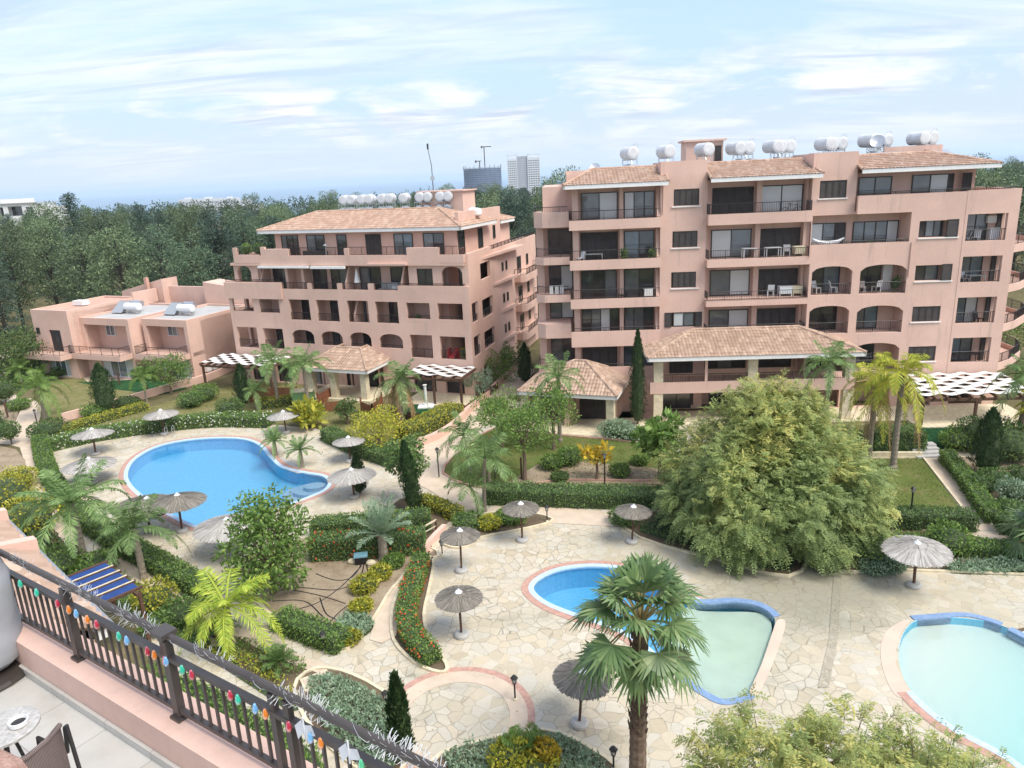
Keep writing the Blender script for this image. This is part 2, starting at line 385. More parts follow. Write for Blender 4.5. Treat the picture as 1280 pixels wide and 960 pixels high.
# ------------------------------------------------------------------ left apartment block
def rotZ(a, x=0, y=0): return Matrix.Translation((x, y, 0)) @ Matrix.Rotation(a, 4, 'Z')
def block_left():
    r = thing('apartment_building', 'pink five storey block on the left with tiled hip roof and arched loggias', 'apartment building', (-3.75,65.25,0), radians(-21.5))
    w = MB()
    L2 = [(-26.2,-23.6,7.4,8.75),(-22.8,-20.4,7.3,8.7),(-19.2,-16.8,6.65,8.7),(-16,-13.5,6.6,8.7),(-12.5,-10.2,6.6,8.7),(-9.4,-7,6.6,8.65),(-6.1,-3.7,7.1,8.6),(-2.9,-.4,7.1,8.6)]
    L1 = [(-26.1,-23.6,3.6,5.75),(-22.8,-20.4,3.6,5.7),(-19.3,-16.7,4.25,5.7),(-15.9,-13.4,4.2,5.65),(-12.6,-10.2,4.2,5.65),(-9.3,-6.8,4.2,5.6),(-6,-3.7,3.4,5.6),(-2.9,-.35,3.4,5.55)]
    L0 = [(-25,-23.4,0.1,2.2),(-21.8,-20,0.1,2.2),(-17.6,-16,0.1,2.2),(-13.6,-12.6,0.1,2.2),(-11.6,-9.2,0.1,2.3),(-8,-6.8,0.1,2.2),(-6,-3.6,0.1,2.0),(-2.6,-0.7,0.1,1.55)]
    w.holes(-26.6, 0, -0.3, 9.0, 0, 0.3, L2+L1+L0)
    for a,b,c,d in L1[2:6]: w.arch(a, b, d-0.55, d, 0.0, 0.3)
    w.box(-26.75, -19.8, -0.22, -0.003, 8.72, 10.35); w.box(-26.75,-19.8,-0.003,0.3,9.003,10.35)
    # level 3 parapet
    w.box(-19.8, 0.0, 0.0, 0.3, 9.003, 9.72)
    for a,b in ((-16.8,-16.3),(-13.4,-12.9),(-10.0,-9.4)): w.box(a, b, 0.002, 0.298, 9.722, 10.32)
    w.box(-6.85, 0.0, 0.002, 0.298, 9.722, 10.15)
    # left end wall with see-through corner loggias
    w.box(-26.6,-26.3,0.302,2.2,-0.3,3.4); w.box(-26.6,-26.3,0.302,2.2,5.8,7.2); w.box(-26.6,-26.3,0.302,2.2,8.75,9.0)
    w.box(-26.6,-26.3,2.2,2.6,-0.3,9.0); w.box(-26.6,-26.3,4.6,14,-0.3,9.0); w.box(-26.6,-26.3,2.6,4.6,5.8,7.2); w.box(-26.6,-26.3,2.6,4.6,-0.3,3.4); w.box(-26.6,-26.3,2.6,4.6,8.75,9.0)
    # slabs
    for z in (3.0, 6.1): w.box(-26.3,-0.5,0.302,14,z-0.15,z+0.15)
    w.box(-26.6,-0.3,0.302,14,9.05,9.3)
    # interior rear wall and partitions of the loggias
    w.box(-22.9, -2.7, 1.9, 13.8, -0.3, 8.9)
    for x in (-22.95,-20.05,-16.45,-13.1,-9.9,-6.5,-3.4): 
        for z0,z1 in ((-0.3,2.85),(3.153,5.95),(6.253,8.9)): w.box(x-0.1,x+0.1,0.302,1.9,z0,z1)
    # slanted fin walls
    for x,z0,z1,y0,y1 in ((-12.0,6.252,8.7,0.3,1.9),(-12.6,9.3,11.9,0.3,2.2),(-22.6,9.3,11.9,0.3,2.0),(-6.6,9.3,11.9,0.31,2.0)):
        w.prism_x([(y0,z0),(y1,z0),(y1,z1),(y0+0.9,z1),(y0,z0+0.95)], x-0.09, x+0.09)
    # level 3 set-back walls
    w.box(-22.4,-2.6,2.002,13.8,9.302,12.0)
    w.holes(-25.7,-22.75,9.302,12.05,0.35,0.65,[(-25.3,-23.6,10.2,11.95)]); w.arch(-25.3,-23.6,11.3,11.95,0.35,0.65)
    w.box(-25.7,-25.4,0.65,1.0,9.302,12.05); w.box(-25.7,-25.4,4,13.8,9.302,12.05); w.box(-25.4,-22.4,4.2,13.7,9.303,12.05)
    w.box(-5.75,-5.45,0.65,2.0,9.302,12.0)
    w.holes(-5.75, 0.0, 9.723, 12.0, 0.302, 0.6, [(-4.9,-3.3,10.15,11.7),(-2.4,-0.35,9.75,11.9)]); w.arch(-2.4,-0.35,11.35,11.9,0.302,0.6)
    for x in (-19.6,-17.7): w.box(x-0.15,x+0.15,0.7,2.0,9.303,11.9)
    # level 4 slab, parapet
    w.box(-25.75,-0.05,0.02,16,12.0,12.25)
    w.box(-25.2,-22.0,0.0,0.3,12.252,13.05); w.box(-22.0,-5.6,-0.02,0.28,12.002,12.95); w.box(-2.4,0.0,0.0,0.3,12.252,12.95)
    w.box(-25.2,-24.7,0.002,0.298,13.05,13.75); w.box(-21.8,-21.3,0.0,0.27,12.95,13.8); w.box(-21.3,-18.5,-0.015,0.275,12.953,13.6)
    w.box(-12.2,-11.7,-0.018,0.278,12.953,13.6); w.box(-5.6,-2.4,-0.012,0.3,12.002,13.6)
    w.box(-9.7,-5.6,-0.35,-0.022,12.05,12.25); w.box(-25.2,-24.9,0.3,13,12.252,13.0)
    # penthouse
    w.box(-21.7,-1.6,2.3,13,12.25,15.2)
    w.box(-20.4,-1.62,5.8,13,15.2,15.85); w.box(-1.95,-1.6,2.9,13.2,15.202,16.45)
    w.box(-8.4,-3.6,8.5,11.5,15.853,18.2); w.box(-8.6,-3.4,8.3,11.7,18.2,18.32)
    w.box(-5.2,-2.2,13,17.2,12.25,15.0)
    w.build('wall', M['pink'], r)
    # side wall on its own bearing
    sd = MB(); A = rotZ(radians(5.0))
    sd.holes(0.0, 24.8, -0.3, 10.15, -0.3, 0.0, [(0.6,2.4,6.7,8.5),(3.6,6.9,6.5,8.3),(0.6,2.6,3.5,5.4),(3.7,7.1,3.5,5.2),(3.0,4.4,0.1,2.0)])
    sd.box(7.2,24.8,-0.298,-0.002,10.153,12.6)
    sd.holes(0.302,7.2,10.153,12.98,-0.298,-0.002,[(3.6,6.6,10.153,11.7)])
    for k,zz in enumerate((8.3,5.1,1.95)):
        sd.prism([(15.0,-0.302),(15.0,-1.0),(15.3,-1.35),(15.8,-1.5),(23.0,-1.5),(23.0,-0.302)], zz, zz+0.75)
    sd.box(7.25,24.5,0.002,1.2,12.2,12.4)
    swap = Matrix(((0,-1,0,0),(1,0,0,0),(0,0,1,0),(0,0,0,1)))   # local x runs along the side wall, -y is outward
    so = sd.build('side_wall', M['pink'], r); SM = A @ swap; 
    so.matrix_local = SM
    # far half of the block (seen only along the side)
    bk = MB(); bk.box(-22,-3.2,13.9,24.5,-0.3,12.0); bk.build('rear_wall', M['pink'], r)
    # roofs
    za, zb = 15.25, 16.75; fl, frr, dl, db = -23.0, -0.7, 1.3, 11.2
    tile_roof(r, [((fl,dl,za),(frr,dl,za),(-4.9,5.6,zb),(-18.6,5.6,zb)), ((frr,dl,za),(frr,9.9,za),(-4.9,5.6,zb),(-4.9,5.6,zb)), ((fl,9.9,za),(fl,dl,za),(-18.6,5.6,zb),(-18.6,5.6,zb))], M['tile'], name='roof_tiles')
    tile_roof(r, [((-5.4,17.4,14.95),(-1.6,17.4,14.95),(-3.2,15.2,15.6),(-3.8,15.2,15.6)), ((-1.6,13.2,14.95),(-1.6,17.4,14.95),(-3.2,15.2,15.6),(-3.2,13.2,15.6))][::-1], M['tile'], name='roof_tiles')
    MB().box(-20.0,-2.2,6.2,12.6,15.853,15.88).build('flat_roof', M['roofgrey'], r)
    # windows
    D = 1.87
    for i,(a,b,c,d) in enumerate(L2[1:]+L1[1:]):
        xx = [(b-1.0,b-0.15),(a+0.1,a+0.95),(a+0.3,a+1.3),(a+0.1,a+0.9),(a+0.35,a+1.6),(b-0.9,b-0.1)][i%6]
        if xx[1] > -2.8: xx = (a+0.05, min(b,-2.8)-0.02) if a+0.4 < -2.8 else None
        z = 6.28 if c > 6 else 3.18
        if xx: win(r, xx[0], xx[1], z, z+2.05, D, 1, 'glass' if i%3 else 'glass_grey')
        if i in (1,2,3,5,9,12): win(r, b-0.85, min(b-0.1,-2.75), z, z+2.05, D, 1, 'glass')
    for a,b,k in ((-22.2,-20.1,['glass','glass_grey']),(-17.4,-15.8,['glass','glass']),(-15.3,-13.3,['glass','glass_grey']),(-12.0,-9.7,['glass_grey','glass']),(-8.6,-7.3,['glass']),(-7.1,-5.9,['glass'])):
        win(r, a, b, 9.35, 11.6, 1.97, len(k), kinds=k)
    win(r, -4.88,-3.32,10.17,11.68,0.42,2,'glass')
    win(r, -1.2,-0.45,9.4,11.6,1.4,1,'glass')
    for a,b,k in ((-20.9,-18.9,['glass_grey','glass','glass']),(-17.9,-15.8,['glass_grey','glass']),(-14.4,-13.3,['glass']),(-8.1,-6.1,['glass_grey','glass_blue']),(-5.0,-2.9,['glass_grey','glass'])):
        win(r, a, b, 12.4, 14.7, 2.26, len(k), kinds=k)
    shut(r, -11.2,-9.5,12.35,14.7,2.28,4)
    for (a,b,z0,z1,k) in ((-25,-23.5,0.05,2.2,'glass'),(-21.8,-20,0.05,2.2,'glass'),(-17.6,-16,0.05,2.2,'glass_grey'),(-13.6,-12.6,.05,2.2,'glass'),(-11.5,-10.3,.05,2.2,'glass'),(-8,-6.8,.05,2.2,'glass_grey'),(-6,-3.6,.05,2,'glass')):
        win(r, a, b, z0, z1, 0.42, 2 if b-a > 1.4 else 1, k)
    shut(r, -2.6,-0.7,0.05,1.6,0.4,4)
    for a,b,z0,z1,k in ((10.4,10.95,10.15,11.0,1),(11.8,12.35,10.1,11.0,1),(10.45,11,6.9,7.8,1),(11.8,12.35,6.85,7.75,1),(10.5,11.05,3.7,4.6,1),(11.8,12.4,3.65,4.55,1),(16.2,17.7,9.05,10.9,2),(20.1,20.9,9.6,10.8,1),(16.4,17.9,5.85,7.6,2),(20.2,21,6.4,7.6,1),(16.6,18.1,2.7,4.4,2),(20.3,21.1,3.2,4.4,1),(9,10,0.1,1.7,1)):
        win(r, a, b, z0, z1, -0.32, k, 'glass', axis=SM)
    for a,b,z0,z1 in ((3.6,6.9,6.6,8.2),(3.7,7.1,3.6,5.1)): win(r, a+0.2, b-1.4, z0-0.2, z1, 1.6, 1, 'glass_blue', axis=SM)
    for a,b,z0,z1 in ((2.5,3.9,12.4,14.9),(7.1,8.2,12.8,14.7),(10.9,11.5,13.4,14.7)):
        win(r, a, b, z0, z1, 1.57, 1, 'glass', axis=swap)
    # railings
    R = lambda a,b,z0,z1,d=0.15: rail(r, [(a,d),(b,d)], z0, z1)
    for a,b,c,d in L2[2:6]: R(a,b,c,c+0.75)
    for a,b,c,d in (L2[0],L2[1],L2[6],L2[7]): R(a,b,c,c+0.32)
    for a,b,c,d in (L1[0],L1[1],L1[6],L1[7]): R(a,b,c,c+0.85)
    for a,b,c,d in L1[2:6]: R(a,b,c,c+0.3)
    for a,b in ((-19.8,-16.8),(-16.3,-13.4),(-12.9,-10),(-9.4,-6.85)): R(a,b,9.72,10.35)
    R(-6.8,-0.1,10.15,10.35); R(-26.7,-20,10.35,10.6,0.1)
    for a,b in ((-24.7,-21.8),): R(a,b,13.05,13.75)
    for a,b in ((-18.5,-12.2),(-11.7,-5.6),(-2.4,-0.05)): R(a,b,12.95,13.7,0.13)
    for a,b,z0,z1 in ((0.6,2.4,6.7,7.3),(3.6,6.9,6.5,7.2),(0.6,2.6,3.5,4.3),(3.7,7.1,3.5,4.3),(7.2,24.6,12.6,13.0)):
        rail(r, [(a,-0.15),(b,-0.15)], z0, z1).matrix_local = SM
    for zz in (8.3,5.1,1.95):
        rail(r, [(15.05,-0.35),(15.05,-0.98),(15.85,-1.45),(22.95,-1.45),(22.95,-0.35)], zz+0.75, zz+1.4).matrix_local = SM
    a = MB(); a.box(-22.2,-16.3,-0.28,-0.03,11.78,11.98); a.build('rolled_awning', M['white'], r); 
    a = MB(); a.box(-16.0,-12.2,-0.34,-0.03,11.74,11.96); a.build('rolled_awning', M['white'], r)
    # entrance porch with hip roof
    pz = 3.05; c = MB()
    tile_roof(r, [((-15.4,-4.3,pz),(-8.3,-4.3,pz),(-10.7,-1.2,4.35),(-13.4,-1.2,4.35)), ((-8.3,-4.3,pz),(-8.3,-0.05,pz),(-10.7,-0.05,4.35),(-10.7,-1.2,4.35)), ((-15.4,-0.05,pz),(-15.4,-4.3,pz),(-13.4,-1.2,4.35),(-13.4,-0.05,4.35))], M['tile_old'], name='porch_roof')
    for x in (-14.8,-12.3,-9.0): MB().box(x-0.3,x+0.3,-4.0,-3.4,0.0,2.76).build('porch_column', M['stone'], r)
    MB().box(-15.6,-8.2,-4.4,-0.02,-0.1,0.25).build('porch_floor', M['stone'], r)
    return r
bl = block_left()
# ------------------------------------------------------------------ right apartment block
def block_right():
    r = thing('apartment_building', 'large pink six storey block on the right with wide balconies and shuttered windows', 'apartment building', (12.5,58,0), radians(-4.5))
    w = MB(); FL = [0.05,3.1,6.2,9.3,12.4,15.5]
    w.box(-9.6,22.0,3.6,15,-0.3,18.4); w.box(-7.2,22.0,1.9,3.597,-0.3,18.4)
    # --- left stack
    for k in (3,4,5): w.box(-7.5,-0.36,0.0,1.897,FL[k]-0.42,FL[k]); w.box(-7.5,-0.36,0.0,0.2,FL[k],FL[k]+0.33)
    w.box(-7.5,-0.36,0.002,1.897,5.72,6.2); w.box(-7.5,-0.36,0.002,0.2,6.2,6.98); w.box(-7.5,-0.36,0.003,1.897,2.7,3.1)
    w.box(-7.5,-0.36,0.003,0.22,3.1,3.98)
    w.box(-7.5,-7.3,0.2,1.897,15.5,15.83)
    w.holes(-7.6,-0.36,-0.3,2.7,0.1,0.3,[(-6.5,-3.5,0.0,2.2)])
    w.box(-3.5,-3.2,1.2,1.897,3.1,18.3); w.box(-7.22,-6.75,1.2,1.897,3.1,18.3)
    for k in (2,3,4,5): w.prism_x([(0.7,FL[k]),(1.897,FL[k]),(1.897,FL[k]+2.6),(1.5,FL[k]+2.6)], -0.62,-0.37)
    # --- far left angled stack
    for z0,z1 in ((15.3,16.5),(12.35,12.95),(9.3,9.9),(6.3,7.5),(3.2,3.75)):
        w.prism([(-10.3,3.597),(-10.3,1.6),(-9.6,1.0),(-7.503,1.0),(-7.503,3.597)], z0, z1)
    w.box(-10.2,-9.6,2.6,3.3,-0.3,15.3)
    # --- window column 1
    w.holes(-0.357,3.2,-0.3,19.95,0.8,1.9,[(0.65,2.6,16.6,17.85),(0.6,2.55,13.4,14.65),(0.55,2.5,10.2,11.45),(0.5,2.7,7.0,8.2),(0.5,2.5,0.3,1.7)])
    w.box(-0.357,-0.1,1.9,6,18.4,19.9); w.box(2.95,3.2,1.9,6,18.4,19.9)
    # --- second stack
    for k,h in ((3,9.15),(4,12.42),(5,15.87)): w.box(3.203,11.03,0,1.897,FL[k]-0.6 if k<5 else 15.05,FL[k]-0.05); w.box(3.203,11.03,0.0,0.2,FL[k]-0.05,h)
    w.box(3.203,11.03,0.002,1.897,5.5,6.15); w.box(3.203,11.03,0.002,0.2,6.15,6.9)
    for x in (3.203,10.8): 
        w.box(x,x+0.22,0.2,1.897,15.45,15.86)
        w.box(x,x+0.22,1.3,1.897,3.1,18.3)
    w.box(7.1,7.5,1.3,1.897,3.1,18.3)
    # --- window column 2 (top only) and bay below
    w.holes(11.033,14.3,15.42,20.05,0.6,1.9,[(11.6,13.6,16.7,18.0)])
    w.box(11.033,11.3,1.9,6,18.4,20); w.box(14.03,14.3,1.9,6,18.4,20)
    # arches bay
    w.holes(11.033,18.75,-0.3,13.25,0.0,0.3,[(11.25,14.3,9.35,11.6),(14.9,18.4,9.3,11.6),(11.25,14.3,6.25,8.5),(14.9,18.4,6.2,8.4),(11.25,14.3,3.1,5.4),(14.9,18.4,3.1,5.4),(12,14,0.1,2.2),(15.2,18,0.1,2.2)])
    for zt in (11.6,8.5,5.4):
        w.arch(11.25,14.3,zt-0.45,zt,0.0,0.3); w.arch(14.9,18.4,(zt if zt!=8.5 else 8.4)-0.5,zt if zt!=8.5 else 8.4,0.0,0.3)
    for z in (3.0,6.1,9.2,12.3): w.box(11.033,18.75,0.303,1.897,z-0.25,z+0.08)
    for x in (11.05,14.5,18.5): w.box(x,x+0.22,0.303,1.897,0,12.0)
    w.box(14.3,22.2,0.0,0.3,15.45,16.8); w.box(14.3,22.2,0.303,1.897,15.45,15.6)
    w.box(18.3,18.75,0.002,1.897,13.25,15.447)
    # --- window column 3
    w.holes(18.753,22.2,-0.3,15.447,0.002,0.4,[(18.95,21.6,13.5,14.75),(19.0,21.6,10.2,11.4),(19.1,21.2,7.0,8.2),(19.1,21.2,3.8,5.0),(19.2,21.2,0.1,2.1)])
    w.box(18.9,22.2,0.7,1.897,-0.3,15.4)
    # --- corner tower with open balconies
    w.box(22.203,26.05,-0.02,0.3,15.1,16.85); w.box(25.75,26.05,0.3,6,15.1,16.85)
    w.holes(22.203,26.05,-0.3,15.097,-0.02,0.3,[(22.4,25.3,13.1,15.097),(22.4,25.3,9.95,11.95),(22.4,25.3,6.75,8.8),(22.4,25.3,3.6,5.6),(22.6,25.2,0.1,2.0)])
    for z in (3.0,6.15,9.3,12.45,15.1): w.box(22.203,26.05,0.303,1.597,z,z+0.35)
    w.box(22.203,26.0,1.6,14.8,-0.3,15.4)
    w.box(25.75,26.05,0.303,0.7,-0.3,15.1)
    # --- rounded side balconies climbing away to the right
    for z in (2.55,5.75,8.9,12.0):
        w.prism([(26.053,0.6),(28.2,2.2),(30.4,4.6),(31.0,6.2),(31.0,9),(26.053,9)], z, z+0.25)
        w.prism([(26.053,0.6),(28.2,2.2),(30.4,4.6),(31.0,6.2),(31.0,9),(30.8,9),(30.8,6.3),(30.25,4.75),(28.1,2.4),(26.053,0.85)], z+0.253, z+0.62)
    w.prism([(25.903,3.2),(28.9,6.6),(28.9,14),(25.903,14)], -0.3, 14.6)
    # --- top storey right, set back; stair house; parapets
    w.box(14.3,23.8,2.4,14,15.4,18.5); w.prism([(22.1,3.597),(23.9,2.5),(24.6,8),(22.1,8)], 15.4,18.4)
    w.box(-7.6,22.5,3.3,3.6,18.4,19.35); w.box(-7.6,-7.3,3.6,14,18.4,19.35); w.box(22,22.3,3.6,14,18.4,19.5); w.box(-7.6,22.3,14,14.3,18.4,19.6)
    w.box(2.6,5.7,7.6,10.4,18.4,21.5); w.box(2.35,5.95,7.35,10.65,21.5,21.65); w.box(18,22.5,5.2,5.5,18.4,20.3)
    # --- central porch
    w.box(-1.5,14.0,-3.0,-0.003,2.5,3.05); w.box(-1.5,14.0,-3.0,-2.82,3.05,3.4); w.box(2.7,2.9,-2.98,-2.83,3.4,5.3); 
    w.box(-7.0,-0.4,-1.6,0.08,-0.3,0.1)
    w.build('wall', M['pink2'], r)
    MB().box(-7.3,22,3.6,14,18.402,18.5).build('flat_roof', M['roofgrey'], r)
    # --- roofs
    tile_roof(r, [((-7.9,-0.6,18.5),(0.05,-0.6,18.5),(0.05,3.2,19.6),(-5.6,3.2,19.6)),((-7.9,4.6,18.5),(-7.9,-0.6,18.5),(-5.6,3.2,19.6),(-5.6,3.6,19.6))], M['tile'])
    tile_roof(r, [((3.22,-0.6,18.55),(11.4,-0.6,18.55),(10.9,3.2,19.65),(3.22,3.2,19.65))], M['tile'])
    tile_roof(r, [((14.32,-0.35,18.7),(24.2,-0.35,18.7),(20.8,3.2,19.7),(14.32,3.2,19.7)),((24.2,-0.35,18.7),(25.8,7.5,18.7),(21.6,7.5,20.0),(20.8,3.2,19.7))], M['tile'])
    tile_roof(r, [((-1.8,-3.7,5.55),(14.4,-3.7,5.55),(10.4,-0.1,6.9),(2.2,-0.1,6.9)),((-1.8,-0.05,5.55),(-1.8,-3.7,5.55),(2.2,-0.1,6.9),(2.2,-0.05,6.9)),((14.4,-3.7,5.55),(14.4,-0.05,5.55),(10.4,-0.05,6.9),(10.4,-0.1,6.9))], M['tile_old'], name='porch_roof')
    c = MB()
    for x in (-0.85,6.35,13.6):
        for z0,z1 in ((0.0,2.5),(3.403,5.3)): MB().box(x-0.36,x+0.36,-2.95,-2.35,z0,z1).build('porch_column', M['stone'], r)
    MB().box(-7.4,18,-3.4,-0.003,-0.1,0.06).build('terrace_floor', M['stone'], r)
    # --- windows
    D = 1.84
    W = lambda a,b,z0,z1,k,d=D: win(r,a,b,z0,z1,d,len(k),kinds=k)
    g,gg,gb,cu = 'glass','glass_grey','glass_blue','curtain'
    W(-6.5,-3.6,15.52,17.85,[gg,cu]); W(-3.1,-0.7,15.52,17.8,[cu,gg,gg])
    shut(r,-6.6,-3.6,12.42,14.75,1.87,5); W(-3.1,-0.7,12.42,14.75,[gb,g])
    W(-6.6,-3.7,9.32,11.7,[g,g,gg]); W(-3.1,-0.7,9.32,11.7,[gg,g])
    W(-6.6,-3.5,6.25,8.55,[g,gg,cu,g]); W(-3.1,-0.7,6.25,8.55,[gg,gg,g])
    shut(r,-6.6,-3.7,3.12,5.5,1.87,4); W(-3.15,-0.7,3.12,5.5,[gb,gb])
    for z in (0.02,): W(-6.4,-3.6,0.02,2.2,[g,g],0.4)
    for z0,z1,k in ((12.95,15.0,[g,g]),(9.95,12.0,[g,cu]),(7.5,9.0,[gg,cu]),(3.75,5.8,[gg,g])): W(-9.25,-7.25,z0,z1,k,3.55)
    for z0,z1 in ((16.62,17.83),(13.42,14.63),(10.22,11.43),(0.32,1.68)): shut(r,0.67,2.55,z0,z1,0.86,4)
    W(0.75,2.45,7.03,8.18,[cu,gg],0.9); shut(r,0.06,0.62,7.0,8.2,0.78,1); shut(r,2.5,3.05,7.0,8.2,0.78,1)
    shut(r,3.8,7.0,15.5,17.8,1.87,5); W(7.5,10.75,15.47,17.8,[cu,cu])
    W(3.8,6.95,12.37,14.55,[cu,gg]); shut(r,7.55,10.75,12.37,14.5,1.87,5)
    W(3.8,6.95,9.27,11.35,[gg,cu]); shut(r,7.55,10.75,9.27,11.3,1.87,5)
    W(3.8,6.95,6.2,8.1,[gg,cu]); shut(r,7.55,10.75,6.2,8.1,1.87,5)
    shut(r,0.5,2.4,3.12,4.9,0.78,4); W(3.5,6.9,3.12,4.9,[g,gg,g]); W(7.4,10.6,3.12,4.9,[g,g])
    for a,b in ((-0.1,2.3),(4,6.5),(8,10.5)): W(a,b,0.07,2.2,[g,g],0.78 if a<1 else D)
    shut(r,11.62,13.58,16.72,17.98,0.68,4)
    W(14.9,17.4,15.62,18.1,[gg,gg],1.84); W(18.9,21.6,15.62,18.1,[gg,cu],1.84); shut(r,21.6,22.0,15.62,18.1,1.84,1); shut(r,22.7,23.4,15.8,18.1,2.0,1)
    W(11.5,13.4,12.4,14.75,[cu,gg]); shut(r,13.4,14.2,12.4,14.75,1.8,1); W(14.75,18.2,12.4,14.75,[gg,gg,gg,cu])
    for z in (9.3,6.2,3.1):
        W(11.5,14.0,z,z+2.3,[g,gb if z>9 else g]); W(15.2,17.2,z,z+2.3,[gg if z<9 else g,gb if z==6.2 else g]); 
        if z > 9: MB().box(17.3,18.0,1.7,1.85,z,z+2.1).build('door', M['white'], r)
    for a,b,z0,z1,k in ((19.6,20.9,13.5,14.75,[gg,g]),(19.0,20.9,10.2,11.4,[g,gg])): W(a,b,z0,z1,k,0.5)
    shut(r,18.95,19.55,13.5,14.75,0.45,1); shut(r,20.95,21.8,13.4,14.8,-0.02,1); shut(r,20.95,21.7,10.15,11.45,-0.02,1)
    shut(r,19.12,21.18,7.02,8.18,0.1,4); shut(r,19.12,21.18,3.82,4.98,0.1,4); W(19.2,21.2,0.1,2.1,[g,g],0.6)
    for z,k in ((12.8,[gg,gg]),(9.65,[gg,gb]),(6.5,[gb,cu]),(3.35,[gb,gg])): W(22.9,24.7,z,z+2.2,k,1.52); shut(r,25.35,25.75,z,z+2.2,1.55,1)
    W(23.0,25.0,0.1,2.0,[g,g],1.52)
    ax = rotZ(math.atan2(3.4,3.0),25.903,3.2)
    for z in (2.85,6.05,9.2): win(r,1.1,2.6,z,z+2.3,-0.08,1,'glass_grey',axis=ax)
    MB().box(5.0,5.55,7.5,7.58,18.5,21.1).build('door', M['dark'], r)
    for q_ in [(0.5,2.75,0.7,0.83,z-0.08,z-0.003) for z in (16.56,13.36,10.16)]+[(11.5,13.7,0.5,0.63,16.61,16.69),(18.9,21.9,-0.08,0.05,13.4,13.48),(18.95,21.8,-0.08,0.05,10.1,10.18),(19,21.3,-0.08,0.05,6.9,6.98),(19,21.3,-0.08,0.05,3.7,3.78)]:
        MB().box(*q_).build('window_sill', M['white'], r)
    a_=MB(); a_.box(24.55,25.2,1.25,1.55,14.3,14.85); a_.build('air_conditioner',M['white'],r)
    for x_,z_ in ((3.0,18.7),(-0.15,18.7),(18.5,13.2),(10.95,15.0)): MB().tube([(x_,.72 if x_<4 else -.06,z_),(x_,.72 if x_<4 else -.06,z_-2.6)],.045,6).build('drain_pipe',M['pink2'],r)
    # --- railings
    for z,h in ((15.83,0.7),(12.73,0.75),(9.63,0.75),(6.98,0.3),(3.98,0.25)): rail(r, [(-7.4,1.8),(-7.4,0.1),(-0.45,0.1)] if h>.5 else [(-7.4,0.1),(-0.45,0.1)], z, z+h)
    for z,h in ((15.87,0.75),(12.42,0.7),(9.15,0.7),(6.9,0.25)): rail(r, [(3.3,1.3),(3.3,0.1),(10.93,0.1),(10.93,1.3)], z, z+h)
    for z,h in ((16.5,0.4),(12.95,0.7),(9.9,0.7),(3.75,0.7)): rail(r, [(-10.2,3.4),(-10.2,1.65),(-9.55,1.08),(-7.6,1.08)], z, z+h)
    rail(r,[(11.1,0.1),(18.6,0.1)],13.25,13.45); rail(r,[(14.4,0.1),(25.9,0.1)],16.85,17.02)
    for z in (9.35,6.25,3.1):
        rail(r,[(11.25,0.15),(14.3,0.15)],z,z+0.85); rail(r,[(14.9,0.15),(18.4,0.15)],z,z+0.85)
    for z in (13.1,9.95,6.75,3.6): rail(r,[(22.4,0.12),(25.3,0.12)],z,z+0.85)
    for z in (3.15,6.35,9.5,12.6): rail(r,[(26.1,0.75),(28.15,2.3),(30.3,4.7),(30.9,6.3),(30.9,8.9)],z,z+0.75)
    rail(r,[(-1.1,-2.9),(13.6,-2.9)],3.4,4.0)
    return r
br = block_right()
def bw(s, d, z): # point in the right block's frame
    v = Matrix.Translation((12.5,58,0)) @ Matrix.Rotation(radians(-4.5),4,'Z') @ Vector((s,d,z)); return tuple(v)
def aw(s, d, z):
    v = Matrix.Translation((-3.75,65.25,0)) @ Matrix.Rotation(radians(-21.5),4,'Z') @ Vector((s,d,z)); return tuple(v)

# pavilion in front of the right block
def pavilion():
    r = thing('garden_pavilion', 'square pavilion with weathered tiled hip roof on cream stone columns, beside the long path', 'pavilion', (0.9,56.3,0), radians(-20))
    e, t = 2.95, 4.75
    tile_roof(r, [((-0.4,-0.4,e),(7.6,-0.4,e),(4.4,3.0,t),(3.4,3.0,t)),((7.6,-0.4,e),(7.6,6.2,e),(4.4,3.0,t),(4.4,3.0,t)),((-0.4,6.2,e),(-0.4,-0.4,e),(3.4,3.0,t),(3.4,3.0,t)),((7.6,6.2,e),(-0.4,6.2,e),(3.4,3.0,t),(4.4,3.0,t))], M['tile_old'], name='roof')
    c = MB()
    for x,y in ((7.0,0.1),(0.1,0.1)): c.box(x-0.3,x+0.3,y-0.3,y+0.3,0.05,2.66)
    c.build('column', M['stone'], r)
    w = MB(); w.box(0.1,7.0,2.6,5.8,0,2.7); w.box(3.2,3.6,0.3,2.6,0,2.7); w.build('wall', M['pink2'], r)
    shut(r, 3.9,6.6,0.1,2.3,2.56,4); win(r,0.6,2.8,0.1,2.3,2.55,2,'glass')
    MB().box(-0.6,8.2,-1.6,6.0,-0.1,0.1).build('floor', M['stone'], r)
pavilion()

